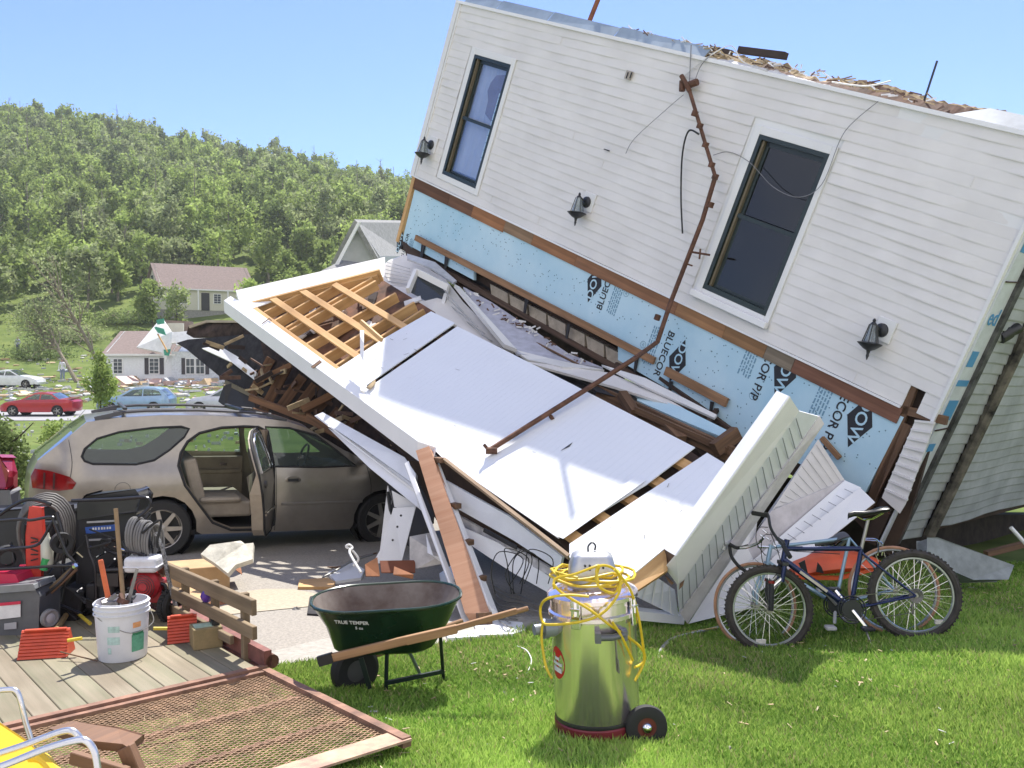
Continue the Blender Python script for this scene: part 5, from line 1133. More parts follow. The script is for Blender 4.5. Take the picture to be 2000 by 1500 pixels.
faceslab('tear', [(1375, 1150, 7.78), (1410, 1080, 7.85), (1416, 1083, 7.85), (1385, 1158, 7.78)], .004, DARKW, g2)
g3 = thing1('soffit_scrap', 'short ribbed white panel lying on the lawn at the foot of the eave box', 'panel', P(1290, 1180, 7.6))
quadset(g3, [('ribbed_panel', [(1262, 1113, 7.75), (1318, 1152, 7.75), (1326, 1206, 7.8), (1242, 1165, 7.7)], .012, SOF)])
for k in range(4): t = .15+k*.22; b = MB(); b.beam(P(1262+56*t, 1113+39*t, 7.72), P(1242+84*t, 1165+41*t, 7.69), .01, .01, cf); b.build('rib', TRIM, g3)
ttp = thing1('bonnet_shade', 'black sheet standing in for shade over the wagon bonnet beside the twisted vinyl sheets', 'dark sheet', P(790, 1040, 10.4))  # black sheet added where the bonnet only lies in deep shade
quadset(ttp, [('shade_sheet', [(735, 900, 10.9), (800, 915, 10.6), (850, 1000, 10.1), (835, 1062, 10.1), (800, 1068, 10.2), (752, 1040, 10.6), (760, 960, 10.7)], .01, mat('tar_black', (.02, .018, .016)))])
g4 = thing1('gutter_piece', 'short length of white gutter on the grass left of the front bicycle wheel', 'gutter', P(1290, 1205, 7.6))
quadset(g4, [('gutter_front', [(1232, 1192, 7.5), (1338, 1204, 7.85), (1336, 1220, 7.85), (1230, 1210, 7.5)], .02, WHITE), ('gutter_top', [(1232, 1184, 7.65), (1338, 1197, 7.95), (1338, 1204, 7.85), (1232, 1192, 7.5)], .01, STR)])
fl_ = thing1('twisted_panel', 'twisted white vinyl sheets with screw holes propped in front of the wagon bonnet', 'panel', P(770, 1095, 9.4))
quadset(fl_, [('sheet', [(757, 948, 9.7), (766, 975, 9.7), (742, 1075, 9.4), (728, 1100, 9.35), (752, 1100, 9.35), (765, 1000, 9.6)], .01, WHITE), ('sheet', [(768, 992, 9.6), (812, 990, 9.5), (785, 1095, 9.3), (740, 1100, 9.3)], .01, TRIM), ('sheet', [(765, 958, 9.7), (815, 985, 9.6), (806, 1000, 9.6), (770, 990, 9.65)], .012, WHITE)])
for q in ((783, 1007), (776, 1029), (767, 1055), (757, 1083)): b = MB(); b.lathe([(.012, 0), (.012, .01)], P(q[0], q[1], 9.35), cf, 8); b.build('screw_hole', BLACK, fl_)
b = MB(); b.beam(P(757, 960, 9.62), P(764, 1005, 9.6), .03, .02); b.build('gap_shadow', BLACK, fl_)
cs = thing1('crumpled_sheet', 'crumpled white plastic sheet on the driveway behind the leaning box post', 'sheet', P(835, 1105, 8.9))
quadset(cs, [('sheet', [(800, 1048, 9), (842, 1040, 9.1), (860, 1085, 8.8), (868, 1100, 8.8), (815, 1110, 8.85), (800, 1108, 8.9)], .01, mat('dusty_white', (.58, .55, .52), .6, var=.15, scale=6)), ('fold', [(832, 1042, 8.9), (846, 1085, 8.7), (870, 1090, 8.7), (858, 1096, 8.7), (835, 1080, 8.75)], .01, WHITE)])
KR = mat('kraft_rust', (.30, .12, .05), .85, var=.2, scale=5)
kb = thing1('torn_carton', 'torn rust-brown cardboard carton behind the wheelbarrow tray', 'carton', G(765, 1120))
quadset(kb, [('side', [(713, 1102, 8.6), (737, 1088, 8.7), (742, 1125, 8.6), (715, 1125, 8.5)], .012, KR), ('side', [(742, 1095, 8.8), (811, 1094, 8.9), (811, 1118, 8.8), (745, 1118, 8.7)], .012, mat('kraft_dark', (.18, .06, .03), .9)), ('flap', [(770, 1106, 8.5), (808, 1122, 8.4), (806, 1130, 8.4), (768, 1122, 8.4)], .008, KR)])
# black roof wreckage at the left
SHN = mat('roof_black', (.035, .033, .035), .9, var=.3, scale=8, bump=.01); BRK = mat('joist_brown', (.20, .10, .05), .85, var=.25, scale=3, kind='wood')
rw = thing1('roof_wreckage', 'black shingled roof section broken open with brown joists, sticking out behind the wagon', 'wreckage', P(520, 780, 14.8))
quadset(rw, [('shingle_sheet', [(364, 652, 16), (368, 637, 16), (403, 626, 16), (470, 627, 15.5), (560, 660, 14.6), (600, 720, 14.2), (490, 655, 15.4), (378, 660, 16)], .10, mat('roof_brown_black', (.07, .045, .035), .9, var=.4, scale=6)),
 ('shingle_sheet', [(344, 670, 16), (367, 663, 16), (495, 652, 15.2), (640, 770, 13.8), (560, 790, 14.2), (437, 742, 15.2), (364, 682, 15.9)], .08, SHN),
 ('lit_edge', [(368, 636, 15.9), (403, 625, 15.9), (470, 626, 15.4), (470, 630, 15.4), (403, 630, 15.9), (370, 641, 15.9)], .05, mat('lit_edge_tan', (.45, .38, .28))),  # pale strip paints the sunlit top edge of the roof piece
 ('torn_felt', [(437, 753, 15), (455, 748, 15), (520, 790, 14.6), (540, 815, 14.4), (490, 806, 14.6), (440, 795, 14.9), (426, 784, 15)], .06, mat('tar_black', (.02, .018, .016))),
 ('dark_inside', [(480, 640, 15.4), (560, 670, 14.6), (800, 890, 11.9), (760, 930, 12.2), (640, 870, 13.2), (560, 830, 14), (500, 800, 14.6), (440, 740, 15.5)], .05, mat('inside_brown', (.055, .03, .02), .9, var=.4)),
 ('white_trim', [(394, 680, 15.2), (428, 675, 15.2), (465, 697, 14.9), (501, 727, 14.5), (497, 742, 14.5), (452, 707, 14.9)], .05, WHITE), ('ledge', [(440, 742, 15.1), (560, 800, 14.2), (556, 808, 14.2), (437, 750, 15.1)], .06, mat('olive_wood', (.16, .13, .07)))])
for k, (A, Bp) in enumerate([((562, 715, 14.2), (515, 800, 14.2)), ((592, 735, 13.9), (545, 800, 13.9)), ((617, 752, 13.7), (573, 808, 13.7)), ((642, 775, 13.4), (600, 818, 13.4)), ((665, 800, 13.1), (632, 838, 13.1)), ((690, 825, 12.9), (665, 860, 12.9)), ((530, 700, 14.6), (492, 770, 14.6))]): bm(rw, 'joist', A, Bp, .05, .15, BRK)
for A, Bp, w_ in (((488, 776, 14.0), (614, 824, 13.3), .10), ((600, 815, 13.2), (700, 870, 12.4), .12), ((655, 845, 12.6), (760, 905, 11.8), .12), ((500, 745, 14.2), (570, 712, 14.0), .08), ((495, 800, 13.8), (560, 822, 13.5), .06), ((590, 800, 13.2), (650, 770, 13.2), .1)): bm(rw, 'broken_board', A, Bp, .05, w_, mat('board_rust', (.30, .15, .07), .85, var=.25, scale=3, kind='wood'))
rr = random.Random(3); b = MB()
for k in range(70): t = rr.random(); p = P(430+330*t+rr.uniform(-20, 20), 700+200*t+rr.uniform(-45, 10), 15-2.9*t); b.cm = rr.choice([0, 0, 1, 2]); b.beam(p, p+Vector((rr.uniform(-.3, .3), rr.uniform(-.2, .2), rr.uniform(-.15, .15))), .03, rr.uniform(.02, .08))
o = b.build('splinters', [TORN[1], TORN[3], TORN[0]], rw); o['kind'] = 'stuff'
faceslab('roof_shards', [(655, 830, 12.2), (672, 838, 12.1), (760, 925, 11.5), (745, 925, 11.5), (700, 880, 11.9)], .05, mat('roof_green_grey', (.2, .25, .22), .8), rw)
# dark underside of the porch so nothing shows through
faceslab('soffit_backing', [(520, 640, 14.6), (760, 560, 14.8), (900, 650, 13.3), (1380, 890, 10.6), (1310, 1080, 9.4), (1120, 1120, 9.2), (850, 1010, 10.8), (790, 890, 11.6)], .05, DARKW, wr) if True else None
# below the house, right side
fs('underhouse_shade', [(1400, 900, 10.9), (1700, 970, 10.4), (1800, 1005, 10.9), (2100, 1005, 15), (2100, 1180, 15), (1800, 1230, 10.9), (1400, 1230, 10.9)], .2, mat('underhouse_dark', (.05, .04, .03), 1, var=.3), house)  # dark sheet stands in for shade in the void under the house
fd = thing1('broken_footing', 'grey slab of broken footing under the right end of the house', 'concrete slab', P(1900, 1125, 8.9))
faceslab('slab', [(1812, 1052, 8.35), (1830, 1050, 8.4), (1978, 1105, 8.5), (1968, 1130, 8.4), (1900, 1133, 8.35), (1812, 1092, 8.3)], .15, mat('footing_grey', (.28, .31, .31), .9, var=.15, scale=8), fd, bevel=.01)
bb_ = thing1('fallen_stud', 'brown stud lying in the dark gap beneath the end wall', 'board', P(1960, 1070, 9.6)); bm(bb_, 'stud', (1925, 1082, 9.5), (2030, 1055, 9.8), .06, .06, OLDW)
bb_ = thing1('fallen_pipe', 'pale blue-white pipe poking down under the end wall at the right edge', 'pipe', P(1980, 1035, 9.2)); b = MB(); b.tube([P(1974, 1030, 9.2), P(2010, 1070, 9.2)], .02, 8); b.build('pipe', WHITE, bb_, smooth=True)
# loose cables and small litter
def cable(label, pts, r, m, cat='cable', name='loose_cable', n=6):
    b = MB(); base = pts[0]; b.tube(bez(pts, n), r, 6); o = b.build(name, m, None, origin=base, smooth=True); return tag(o, label, cat)
cable('white cord curling up over the driveway in front of the twisted vinyl sheets', [P(690, 1105, 8.7), P(700, 1092, 8.7), P(688, 1075, 8.7), P(676, 1068, 8.7), P(682, 1064, 8.7), P(688, 1070, 8.7), P(683, 1080, 8.6), P(705, 1118, 8.4)], .012, mat('cable_white', (.7, .7, .68)))
GRW = mat('wire_grey', (.30, .29, .27), .5, .4)
cable('grey stranded wire lying on the driveway left of the torn carton', [G(630, 1128, .03), G(660, 1112, .08), G(690, 1095, .1), G(728, 1083, .1)], .012, GRW)
cable('dark bent wire on the driveway behind the wheelbarrow tray', [G(640, 1108, .02), G(670, 1106, .05), G(700, 1090, .04), G(735, 1080, .03)], .01, OLDW)
b = MB()
for k in range(5):
    x0 = 972+k*13; u1 = [rr.uniform(-14, 14) for _ in range(8)]; b.tube(bez([P(x0+u1[0], 1160, 7.95), P(x0-8+u1[1], 1110+u1[2], 7.9), P(x0+15+u1[3], 1074+.4*u1[4], 7.85), P(x0+42+u1[5], 1092, 7.9), P(x0+38+u1[6], 1140, 7.95)], 6), .005, 5)
tag(b.build('cable_loops', WIRED, None, origin=P(1000, 1150, 7.95), smooth=True), 'black cable loops hanging in front of the fallen soffit strips', 'cable')
b = MB(); rr = random.Random(8)
for k in range(9):
    y0 = 1140+k*8; p = [G(965+rr.uniform(-6, 6), y0, .02), G(985+rr.uniform(-8, 8), y0+18, .05+.05*rr.random()), G(1010+rr.uniform(-8, 8), y0+22, .03), G(1060+rr.uniform(-20, 20), min(1238, y0+35), .02)]; b.tube(bez(p, 5), .006, 5)
tag(b.build('wire_tangle', GRW, None, origin=G(1000, 1190), smooth=True), 'tangle of grey wires on the ground between the post and the vacuum', 'wire')
cable('stranded grey cable lying on the lawn behind the vacuum drum, ends both sides', [G(985, 1352, .03), G(995, 1361, .02), G(1040, 1363, .02), G(1120, 1366, .02), G(1250, 1362, .02), G(1315, 1359, .02)], .010, GRW)
cable('frayed silver cable on the grass between the vacuum and the bicycles', [G(1420, 1222, .02), G(1355, 1236, .03), G(1310, 1250, .04), G(1288, 1275, .03), G(1290, 1292, .02), G(1318, 1318, .01)], .014, mat('cable_silver', (.5, .5, .48), .4, .5))
cable('thin straw-coloured cord on the grass left of the front bicycle wheel', [G(1262, 1246, .03), G(1330, 1236, .03), G(1400, 1226, .04)], .007, mat('straw', (.5, .4, .15)))
cable('thin white wire loop in the grass left of the vacuum', [G(1010, 1262, .03), G(1028, 1270, .05), G(1038, 1290, .04), G(1030, 1315, .03)], .005, mat('cable_white', (.7, .7, .68)))
def lump(name, px, py, r, m, label, cat, seed, flat=.6, h=0):
    rs_ = np.random.RandomState(seed); b = MB(); n = 8; prof = []
    c = G(px, py)+Vector((0, 0, r*flat*.6)); i = len(b.v)
    for j in range(6):
        th = math.pi*j/5
        for k in range(n): ph = 2*math.pi*k/n; q = r*(1+rs_.uniform(-.35, .35)); b.v.append((c.x+q*math.sin(th)*math.cos(ph), c.y+q*math.sin(th)*math.sin(ph), c.z+q*flat*math.cos(th)))
    for j in range(5):
        for k in range(n): b.face((j*n+k, j*n+(k+1) % n, (j+1)*n+(k+1) % n, (j+1)*n+k))
    tag(b.build(name, m, None, origin=c), label, cat)
INS = mat('insulation_tan', (.55, .47, .33), .95, var=.3, scale=30, bump=.01)
lump('insulation_scrap', 1912, 1440, .045, INS, 'crumpled tan insulation scrap on the grass at lower right', 'scrap', 1)
lump('insulation_scrap', 1428, 1478, .05, mat('insulation_grey', (.42, .40, .33), .95, var=.4, scale=30, bump=.01), 'grey-tan fluffy scrap on the grass at the bottom edge right of the vacuum', 'scrap', 2)
lump('insulation_scrap', 1988, 1430, .03, INS, 'small tan scrap on the grass at the right edge', 'scrap', 3)
lump('stone', 1640, 1450, .012, INS, 'tiny pale stone in the grass below the rear bicycle wheel', 'stone', 4)
lump('asphalt_chunk', 578, 1194, .04, mat('chunk_grey', (.12, .115, .11)), 'dark asphalt chunk lying on the driveway left of the wheelbarrow', 'stone', 6)
for k, (q, lb) in enumerate([([(925, 1217), (960, 1210), (1020, 1215), (1028, 1230), (1000, 1238), (935, 1240)], 'white vinyl scrap on the ground right of the post foot'), ([(585, 1132), (640, 1128), (655, 1136), (650, 1146), (582, 1146)], 'short pale board end on the driveway behind the wheelbarrow'), ([(640, 1118), (690, 1098), (712, 1112), (705, 1128), (655, 1135)], 'white angular scrap on the driveway beside the torn carton'), ([(858, 1120), (880, 1105), (900, 1112), (885, 1135), (862, 1138)], 'small white scrap behind the wheelbarrow tray rim'), ([(870, 1235), (930, 1230), (935, 1243), (875, 1246)], 'grey-white strip on the ground behind the wheelbarrow handle')]):
    b = MB(); b.slab([G(x, y, .05) for x, y in q], .045, (0, 0, 1)); tag(b.build('scrap', [WHITE, PINE, TRIM, WHITE, STR][k], None, origin=G(*q[0])), lb, 'scrap')
for k, (q, lb) in enumerate([([(605, 1165), (622, 1160), (630, 1200), (600, 1198)], 'dark shingle shard on the driveway, left of the wheelbarrow')]):
    b = MB(); b.slab([G(x, y, .04) for x, y in q], .03, (0, 0, 1)); tag(b.build('shingle_shard', SHN, None, origin=G(*q[0])), lb, 'scrap')
# ------------------------------------------------------------------ trailer and its load
TC = P(515, 1302, 5.8); tp = Vector((-.634, .773, -.028)).normalized(); te = Vector((.773, .634, 0)).normalized(); tn = te.cross(tp).normalized()
def T(t, s, h=0): return TC+tp*t-te*s+tn*h
def K(px, py, h=0): return plane_hit(px, py, TC+tn*h, tn)
DECK = mat('deck_grey_wood', (.44, .42, .31), .85, var=.15, scale=2.6, kind='wood', col2=(.30, .30, .20)); RUSTM = mat('rust_mauve', (.33, .18, .12), .75, .1, var=.25, scale=9, bump=.001)
trl = empty('utility_trailer', T(0, 0, -.3), 'rusty utility trailer with grey plank deck and lowered mesh ramp', 'trailer')
for k in range(15):
    s0 = .03+k*.142; b = MB(); b.beam(T(.035, s0+.07, -.02), T(3.1, s0+.07, -.02), .138, .036, tn); b.build('deck_plank', mat('deck_wood_%d' % (k % 3), [(.28, .24, .17), (.245, .215, .15), (.30, .255, .185)][k % 3], .85, var=.16, scale=2.4, kind='wood', col2=[(.20, .19, .12), (.17, .165, .10), (.22, .19, .13)][k % 3]), trl, bevel=.004)
b = MB(); b.beam(T(.01, -.02, -.02), T(.01, 2.3, -.02), .05, .05, tn); b.beam(T(-.03, -.02, -.06), T(-.03, 2.3, -.06), .03, .06, tn); b.build('rear_angle_iron', RUSTM, trl)
b = MB(); b.beam(T(0, -.03, .045), T(3.1, -.03, .045), .05, .10, tn); b.beam(T(0, -.02, -.1), T(3.1, -.02, -.1), .05, .14, tn); b.beam(T(3.1, -.03, -.05), T(3.1, 2.3, -.05), .05, .14, tn); b.build('side_rail', mat('rust_red_rail', (.26, .10, .08), .7, .1, var=.25, scale=8), trl)
for s in (.2, 1.9): b = MB(); b.beam(T(0, s, -.12), T(3.1, s, -.12), .06, .12, tn); b.build('chassis_beam', RUSTM, trl)
b = MB(); c = T(.0, -.06, .02); b.tube([c, c+tp*.1], .045, 12); b.build('hinge_roller', RUST, trl, smooth=True)
OLDB = mat('weathered_board', (.27, .20, .12), .9, var=.25, scale=2.6, kind='wood', col2=(.15, .11, .065))
for h0 in (.375, .215): b = MB(); b.beam(T(.02, .045, h0), T(1.95, .045, h0), .035, .10 if h0 > .3 else .085, tn); b.build('side_board', OLDB, trl, bevel=.004)
b = MB(); b.beam(T(.4, .04, .09), T(1.95, .04, .09), .03, .06, tn); b.build('side_board', OLDB, trl, bevel=.004)
for t in (.27, .78, 1.35, 1.9): b = MB(); b.beam(T(t, 0, -.05), T(t, 0, .42), .05, .045, tp); b.build('rail_post', OLDB, trl, bevel=.004)
# ramp
RL = 1.62; RC = P(795, 1450, 4.55); rd = (RC-T(-.03, 0, -.03)); rd_l = rd.length; rd.normalize(); rn = te.cross(-rd).normalized()
def R_(t, s, h=0): return T(-.03, 0, -.03)+rd*t-te*s+rn*h
ramp = MB(); ramp.beam(R_(0, 0, .0), R_(rd_l, 0, 0), .05, .05, rn); ramp.beam(R_(.02, 0, 0), R_(.02, 2.3, 0), .04, .04, rn); ramp.beam(R_(0, 2.28, 0), R_(rd_l, 2.28, 0), .05, .05, rn); rampo = ramp.build('ramp_frame', RUSTM, trl)
b = MB(); b.beam(R_(rd_l-.06, -.02, .012), R_(rd_l-.06, 2.3, .012), .15, .012, rn); b.build('ramp_foot_plate', mat('muddy_plate', (.58, .42, .27), .9, var=.25, scale=7, col2=(.34, .2, .16)), rampo)
for t in (.33, .66): b = MB(); b.beam(R_(rd_l*t, 0, -.03), R_(rd_l*t, 2.28, -.03), .035, .03, rn); b.build('ramp_crossbar', RUSTM, rampo)
b = MB(); ct, cs_ = .034, .058; nt_, ns_ = int((rd_l-.16)/ct), int(2.24/cs_)
for i in range(nt_):
    t0 = .05+i*ct
    for j in range(ns_):
        s0 = .02+j*cs_
        if T(0, 0).x-s0*.773 < -99: continue
        A = R_(t0, s0); Bq = R_(t0+ct*.5, s0+cs_*.5); D_ = R_(t0, s0+cs_)
        b.beam(A, Bq, .0042, .003, rn); b.beam(Bq, D_, .0042, .003, rn); 
        b.beam(R_(t0+ct, s0), Bq, .0042, .003, rn); b.beam(R_(t0+ct, s0+cs_), Bq, .0042, .003, rn)
b.build('expanded_mesh', mat('mesh_rust', (.50, .31, .19), .7, .15, var=.25, scale=10), rampo)
# dry straw under and on the ramp
rs = np.random.RandomState(4); b = MB(); 
for k in range(500):
    t = rs.uniform(.1, rd_l); s = rs.uniform(.0, 2.2); p = R_(t, s, rs.uniform(-.10, -.02)); a = rs.uniform(0, 6.28); b.beam(p, p+Vector((math.cos(a), math.sin(a), .05))*rs.uniform(.03, .12), .004, .003)
o = b.build('straw', mat('dry_straw', (.55, .47, .26), .9, var=.2), None, origin=R_(.5, .5, -.1)); tag(o, 'dry straw and clippings showing through the ramp mesh', kind='stuff')
b = MB(); b.slab([R_(.1, .05, -.13), R_(rd_l-.1, .05, -.13), R_(rd_l-.1, 2.2, -.13), R_(.1, 2.2, -.13)], .01, (0, 0, 1)); o = b.build('dead_grass_patch', mat('dead_grass', (.42, .36, .18), 1, var=.3, scale=9, bump=.02), None); o['kind'] = 'structure'
# plastic bucket
WPL = mat('bucket_white', (.66, .67, .70), .45, var=.05, scale=6)
bc = K(240, 1282); bk = empty('bucket', bc, 'white plastic bucket full of hand tools standing on the trailer deck', 'bucket')
b = MB(); b.lathe([(.145, 0), (.150, .01), (.168, .33), (.166, .375), (.160, .375), (.160, .33), (.14, .02), (.001, .015)], bc, tn, 36, cap=False)
for z in (.30, .33, .362): b.lathe([(.166, z-.006), (.175, z-.004), (.176, z+.003), (.166, z+.006)], bc, tn, 36, cap=False)
b.build('tub', WPL, bk, smooth=True)
def decal(b, c, r0, a0, a1, z0, z1, n=8, ax=tn):
    d, s_, u_ = basis(ax, (0, 1, 0)); i = len(b.v)
    for k in range(n+1):
        a = a0+(a1-a0)*k/n; e = s_*math.cos(a)+u_*math.sin(a)
        for z in (z0, z1): b.v.append(tuple(c+d*z+e*(r0+z*.054)))
    for k in range(n): b.face((i+2*k, i+2*k+1, i+2*k+3, i+2*k+2))
d_, s__, u__ = basis(tn, (0, 1, 0)); tocam = (CAM-bc); ac = math.atan2(tocam.dot(u__), tocam.dot(s__))
sgn = 1 if (s__*math.cos(ac+.3)+u__*math.sin(ac+.3)).x > (s__*math.cos(ac)+u__*math.sin(ac)).x else -1
for a0, a1, z0, z1, c, nm in ((.35, .95, .06, .17, (.12, .38, .25), 'green_label'), (.38, .9, .165, .19, (.02, .20, .09), 'label_band'), (.40, .75, .215, .25, (.75, .36, .15), 'orange_logo'), (-.55, -.1, .20, .24, (.45, .62, .58), 'faded_print'), (-.6, -.1, .12, .17, (.66, .56, .52), 'faded_print'), (-.6, -.45, .06, .10, (.5, .5, .52), 'faded_print')):
    b = MB(); decal(b, bc, .1515, ac+sgn*a0, ac+sgn*a1, z0, z1); b.build(nm, mat(nm+'_ink', c, .6, var=.15, scale=40), bk, smooth=True)
b = MB(); b.tube(bez([bc+tn*.3+te*.17, bc+tn*.22+te*.16-tp*.12, bc+tn*.19-tp*.175, bc+tn*.27-te*.14-tp*.08, bc+tn*.31-te*.172], 6), .003, 5); b.build('wire_handle', GRW, bk, smooth=True)
def stick(name, A, Bp, r, m, label, cat, hd=None, n=8):
    A = Vector(A); b = MB(); b.tube([A, A.lerp(Vector(Bp), .5), Vector(Bp)], r, n); o = b.build(name, m, None, origin=A, smooth=True); return tag(o, label, cat)
mid = bc+tn*.2; DB = (bc-CAM).dot(cf)
stick('long_handle', mid+te*.02, P(226, 993, DB+.05), .015, mat('handle_wood', (.36, .24, .13), .7, var=.2, scale=4), 'long pale wooden tool handle standing in the bucket', 'tool handle')
og = empty('pipe_wrench', mid, 'orange-handled pipe wrench stuck head down in the bucket', 'wrench'); b = MB(); b.beam(mid-te*.05, P(196, 1093, DB-.02), .034, .018, (0, -1, 0)); b.build('handle', mat('tool_orange', (.62, .13, .04), .4), og, bevel=.006); b = MB(); b.box(mid-te*.06+tn*.15, (.09, .04, .05)); b.build('jaw', mat('steel_dull', (.3, .29, .28), .45, .7, var=.2), og)
b = MB(); b.beam(mid, P(268, 1110, DB), .03, .012, (0, -1, 0), taper=.6); tag(b.build('pry_bar', mat('steel_dull', (.3, .29, .28)), None, origin=mid), 'flat rusty pry bar leaning out of the bucket to the right', 'tool')
for k, (dx, dy, lb) in enumerate([(-.09, .0, 'grey trowel head poking above the bucket rim, left side'), (.07, .03, 'dark claw hammer head resting inside the bucket, right side'), (-.01, -.06, 'rusty tin snips lying inside the bucket at the front')]):
    b = MB(); c = bc+te*dx+tp*dy+tn*.375; b.box(c, (.07, .04, .03), R=Matrix.Rotation(.6+k, 3, 'Z') @ Matrix.Rotation(.5, 3, 'X')); b.beam(c, c+Vector((.05-.04*k, .03, .04)), .02, .03); b.beam(c, c-tn*.2, .015, .015); tag(b.build('hand_tool', [mat('steel_dull', (.3, .29, .28)), BLACK, RUST][k], None, origin=c), lb, 'tool')
# wheel chocks
CHK = mat('chock_orange', (.62, .085, .035), .5, var=.1, scale=10)
def chock(px0, px1, pyb, pyt, label):
    A = K(px0, pyb); Bq = K(px1, pyb-6); r = empty('wheel_chock', A, label, 'wheel chock', 'orange wheel chocks'); ax = (Bq-A); L = ax.length; ax.normalize(); bk_ = tn.cross(ax).normalized()
    if bk_.y < 0: bk_ = -bk_
    h = .17; n = 9; b = MB(); pr = [(0, 0)]
    for k in range(n):
        t0 = k/n; t1 = (k+1)/n; pr += [(t0*.10-.004, t0*h+.004), (t1*.10-.004, t1*h-.003), (t1*.10+.006, t1*h)]
    pr += [(.20, 0)]
    i = b.add([A+bk_*y+tn*z for y, z in pr]); j = b.add([Bq+bk_*y+tn*z for y, z in pr]); m = len(pr)
    for k in range(m): b.face((i+k, j+k, j+(k+1) % m, i+(k+1) % m))
    for f in cdt(pr): b.face([i+q for q in f]); b.face([j+q for q in f][::-1])
    b.build('wedge', CHK, r); b = MB(); b.beam(A+ax*.02+bk_*.09+tn*h, Bq-ax*.02+bk_*.09+tn*h, .03, .012, tn); b.build('top_ridge', CHK, r, bevel=.003)
    b = MB(); e = Bq if px0 < 200 else A; sg_ = 1 if px0 < 200 else -1; b.tube([e+tn*.10+bk_*.04, e+tn*.11+bk_*.04+ax*.09*sg_], .012, 8); b.build('grip', mat('rope_yellow', (.65, .5, .05), .6), r, smooth=True)
chock(33, 129, 1290, 1233, 'orange ribbed wheel chock in front of the mower at far left')
chock(327, 385, 1259, 1205, 'orange ribbed wheel chock between the bucket and the small carton')
# small carton
A = K(372, 1262); bx = empty('small_carton', A, 'small weathered cardboard carton with a pale green label on the deck by the rail', 'carton')
KD = mat('kraft_weathered', (.30, .22, .11), .9, var=.2, scale=12, col2=(.2, .16, .08)); b = MB(); c = K(405, 1262)+tn*.07+tp*.02; Rz = Matrix.Rotation(math.radians(28), 3, 'Z'); b.box(c, (.19, .17, .14), R=Rz); b.build('box', KD, bx, bevel=.004)
b = MB(); b.box(c+tn*.0715-te*.02, (.12, .10, .003), R=Rz); b.build('label_patch', mat('label_mint', (.45, .58, .42), .7, var=.15, scale=20), bx)
b = MB(); b.box(c+tn*.085+te*.06, (.05, .12, .03), R=Rz); b.tube([c+tn*.09+te*.04, c+tn*.12+te*.09], .012, 6); tag(b.build('battery_clamp', BLACK, None, origin=c+tn*.1), 'black plastic clamp lying on top of the small carton', 'clamp')
b = MB(); c2 = K(420, 1262)+tn*.30; c2 = T(.85, .03, .30); b.lathe([(.03, -.04), (.045, 0), (.03, .05), (.012, .07)], c2, (.2, -.5, .6), 12); tag(b.build('spray_cap', mat('purple_plastic', (.10, .04, .32), .4), None, origin=c2, smooth=True), 'purple plastic nozzle hanging on the side boards above the small carton', 'nozzle')
# lawn mower at far left
GRP = mat('mower_grey', (.10, .105, .115), .45, var=.1, scale=10); MRED = mat('mower_red', (.55, .02, .07), .35, var=.08)
mo = empty('lawn_mower', K(40, 1240), 'lawn mower with grey grass box and red engine cover at far left of the deck', 'lawn mower')
Dm = (K(40, 1240)-CAM).dot(cf)
b = MB(); b.slab([P(-60, 1160, Dm), P(62, 1148, Dm), P(74, 1165, Dm), P(72, 1235, Dm), P(60, 1248, Dm), P(-60, 1256, Dm)], .32); b.build('grass_box', GRP, mo, bevel=.012, seg=2)
b = MB(); b.slab([P(-60, 1150, Dm-.02), P(64, 1142, Dm-.02), P(68, 1152, Dm-.02), P(-60, 1163, Dm-.02)], .3); b.build('box_lid', mat('lid_grey', (.2, .21, .22), .4), mo, bevel=.006)
b = MB(); b.slab([P(-4, 1178, Dm-.012), P(40, 1174, Dm-.012), P(40, 1205, Dm-.012), P(-4, 1210, Dm-.012)], .002); lb = b.build('warning_label', mat('label_white', (.70, .70, .70), .6), mo)
b = MB(); b.slab([P(-4, 1178, Dm-.016), P(40, 1174, Dm-.016), P(40, 1180, Dm-.016), P(-4, 1184, Dm-.016)], .002); b.build('label_stripe', MRED, lb)
b = MB(); b.slab([P(8, 1218, Dm-.012), P(32, 1215, Dm-.012), P(32, 1228, Dm-.012), P(8, 1230, Dm-.012)], .002); b.build('small_label', mat('label_grey', (.4, .4, .42)), mo)
b = MB(); b.slab([P(-60, 1122, Dm+.1), P(10, 1118, Dm+.1), P(27, 1124, Dm+.1), P(37, 1145, Dm+.1), P(34, 1152, Dm+.1), P(-60, 1158, Dm+.1)], .3); b.build('engine_cover', MRED, mo, bevel=.02, seg=2)
b = MB(); b.slab([P(-60, 1250, Dm+.02), P(60, 1246, Dm+.02), P(100, 1238, Dm+.02), P(100, 1228, Dm+.05), P(-60, 1240, Dm+.05)], .3); b.build('deck_skirt', CHK, mo, bevel=.01)
b = MB(); c = P(97, 1207, Dm+.05); b.lathe([(.055, -.02), (.066, -.015), (.066, .015), (.055, .02), (.03, .012), (.001, .012)], c, (.85, -.5, 0), 20); b.build('wheel', mat('wheel_grey', (.22, .22, .22), .6), mo, smooth=True)
b = MB(); b.lathe([(.035, .014), (.02, .022), (.001, .022)], c, (.85, -.5, 0), 16); b.build('hub_cap', mat('label_grey', (.4, .4, .42)), mo, smooth=True)
HB = mat('handle_black', (.03, .03, .035), .28, .4)
for pts in ([(-30, 1020), (40, 1014), (60, 1016), (100, 1010), (106, 1022), (130, 1080), (148, 1103), (100, 1106), (-30, 1114)], [(-30, 1078), (20, 1072), (68, 1066), (85, 1050), (102, 1018)], [(148, 1103), (120, 1135), (85, 1165)]):
    b = MB(); b.tube(bez([P(x, y, Dm+.12) for x, y in pts], 5), .011, 8); b.build('handle_tube', HB, mo, smooth=True)
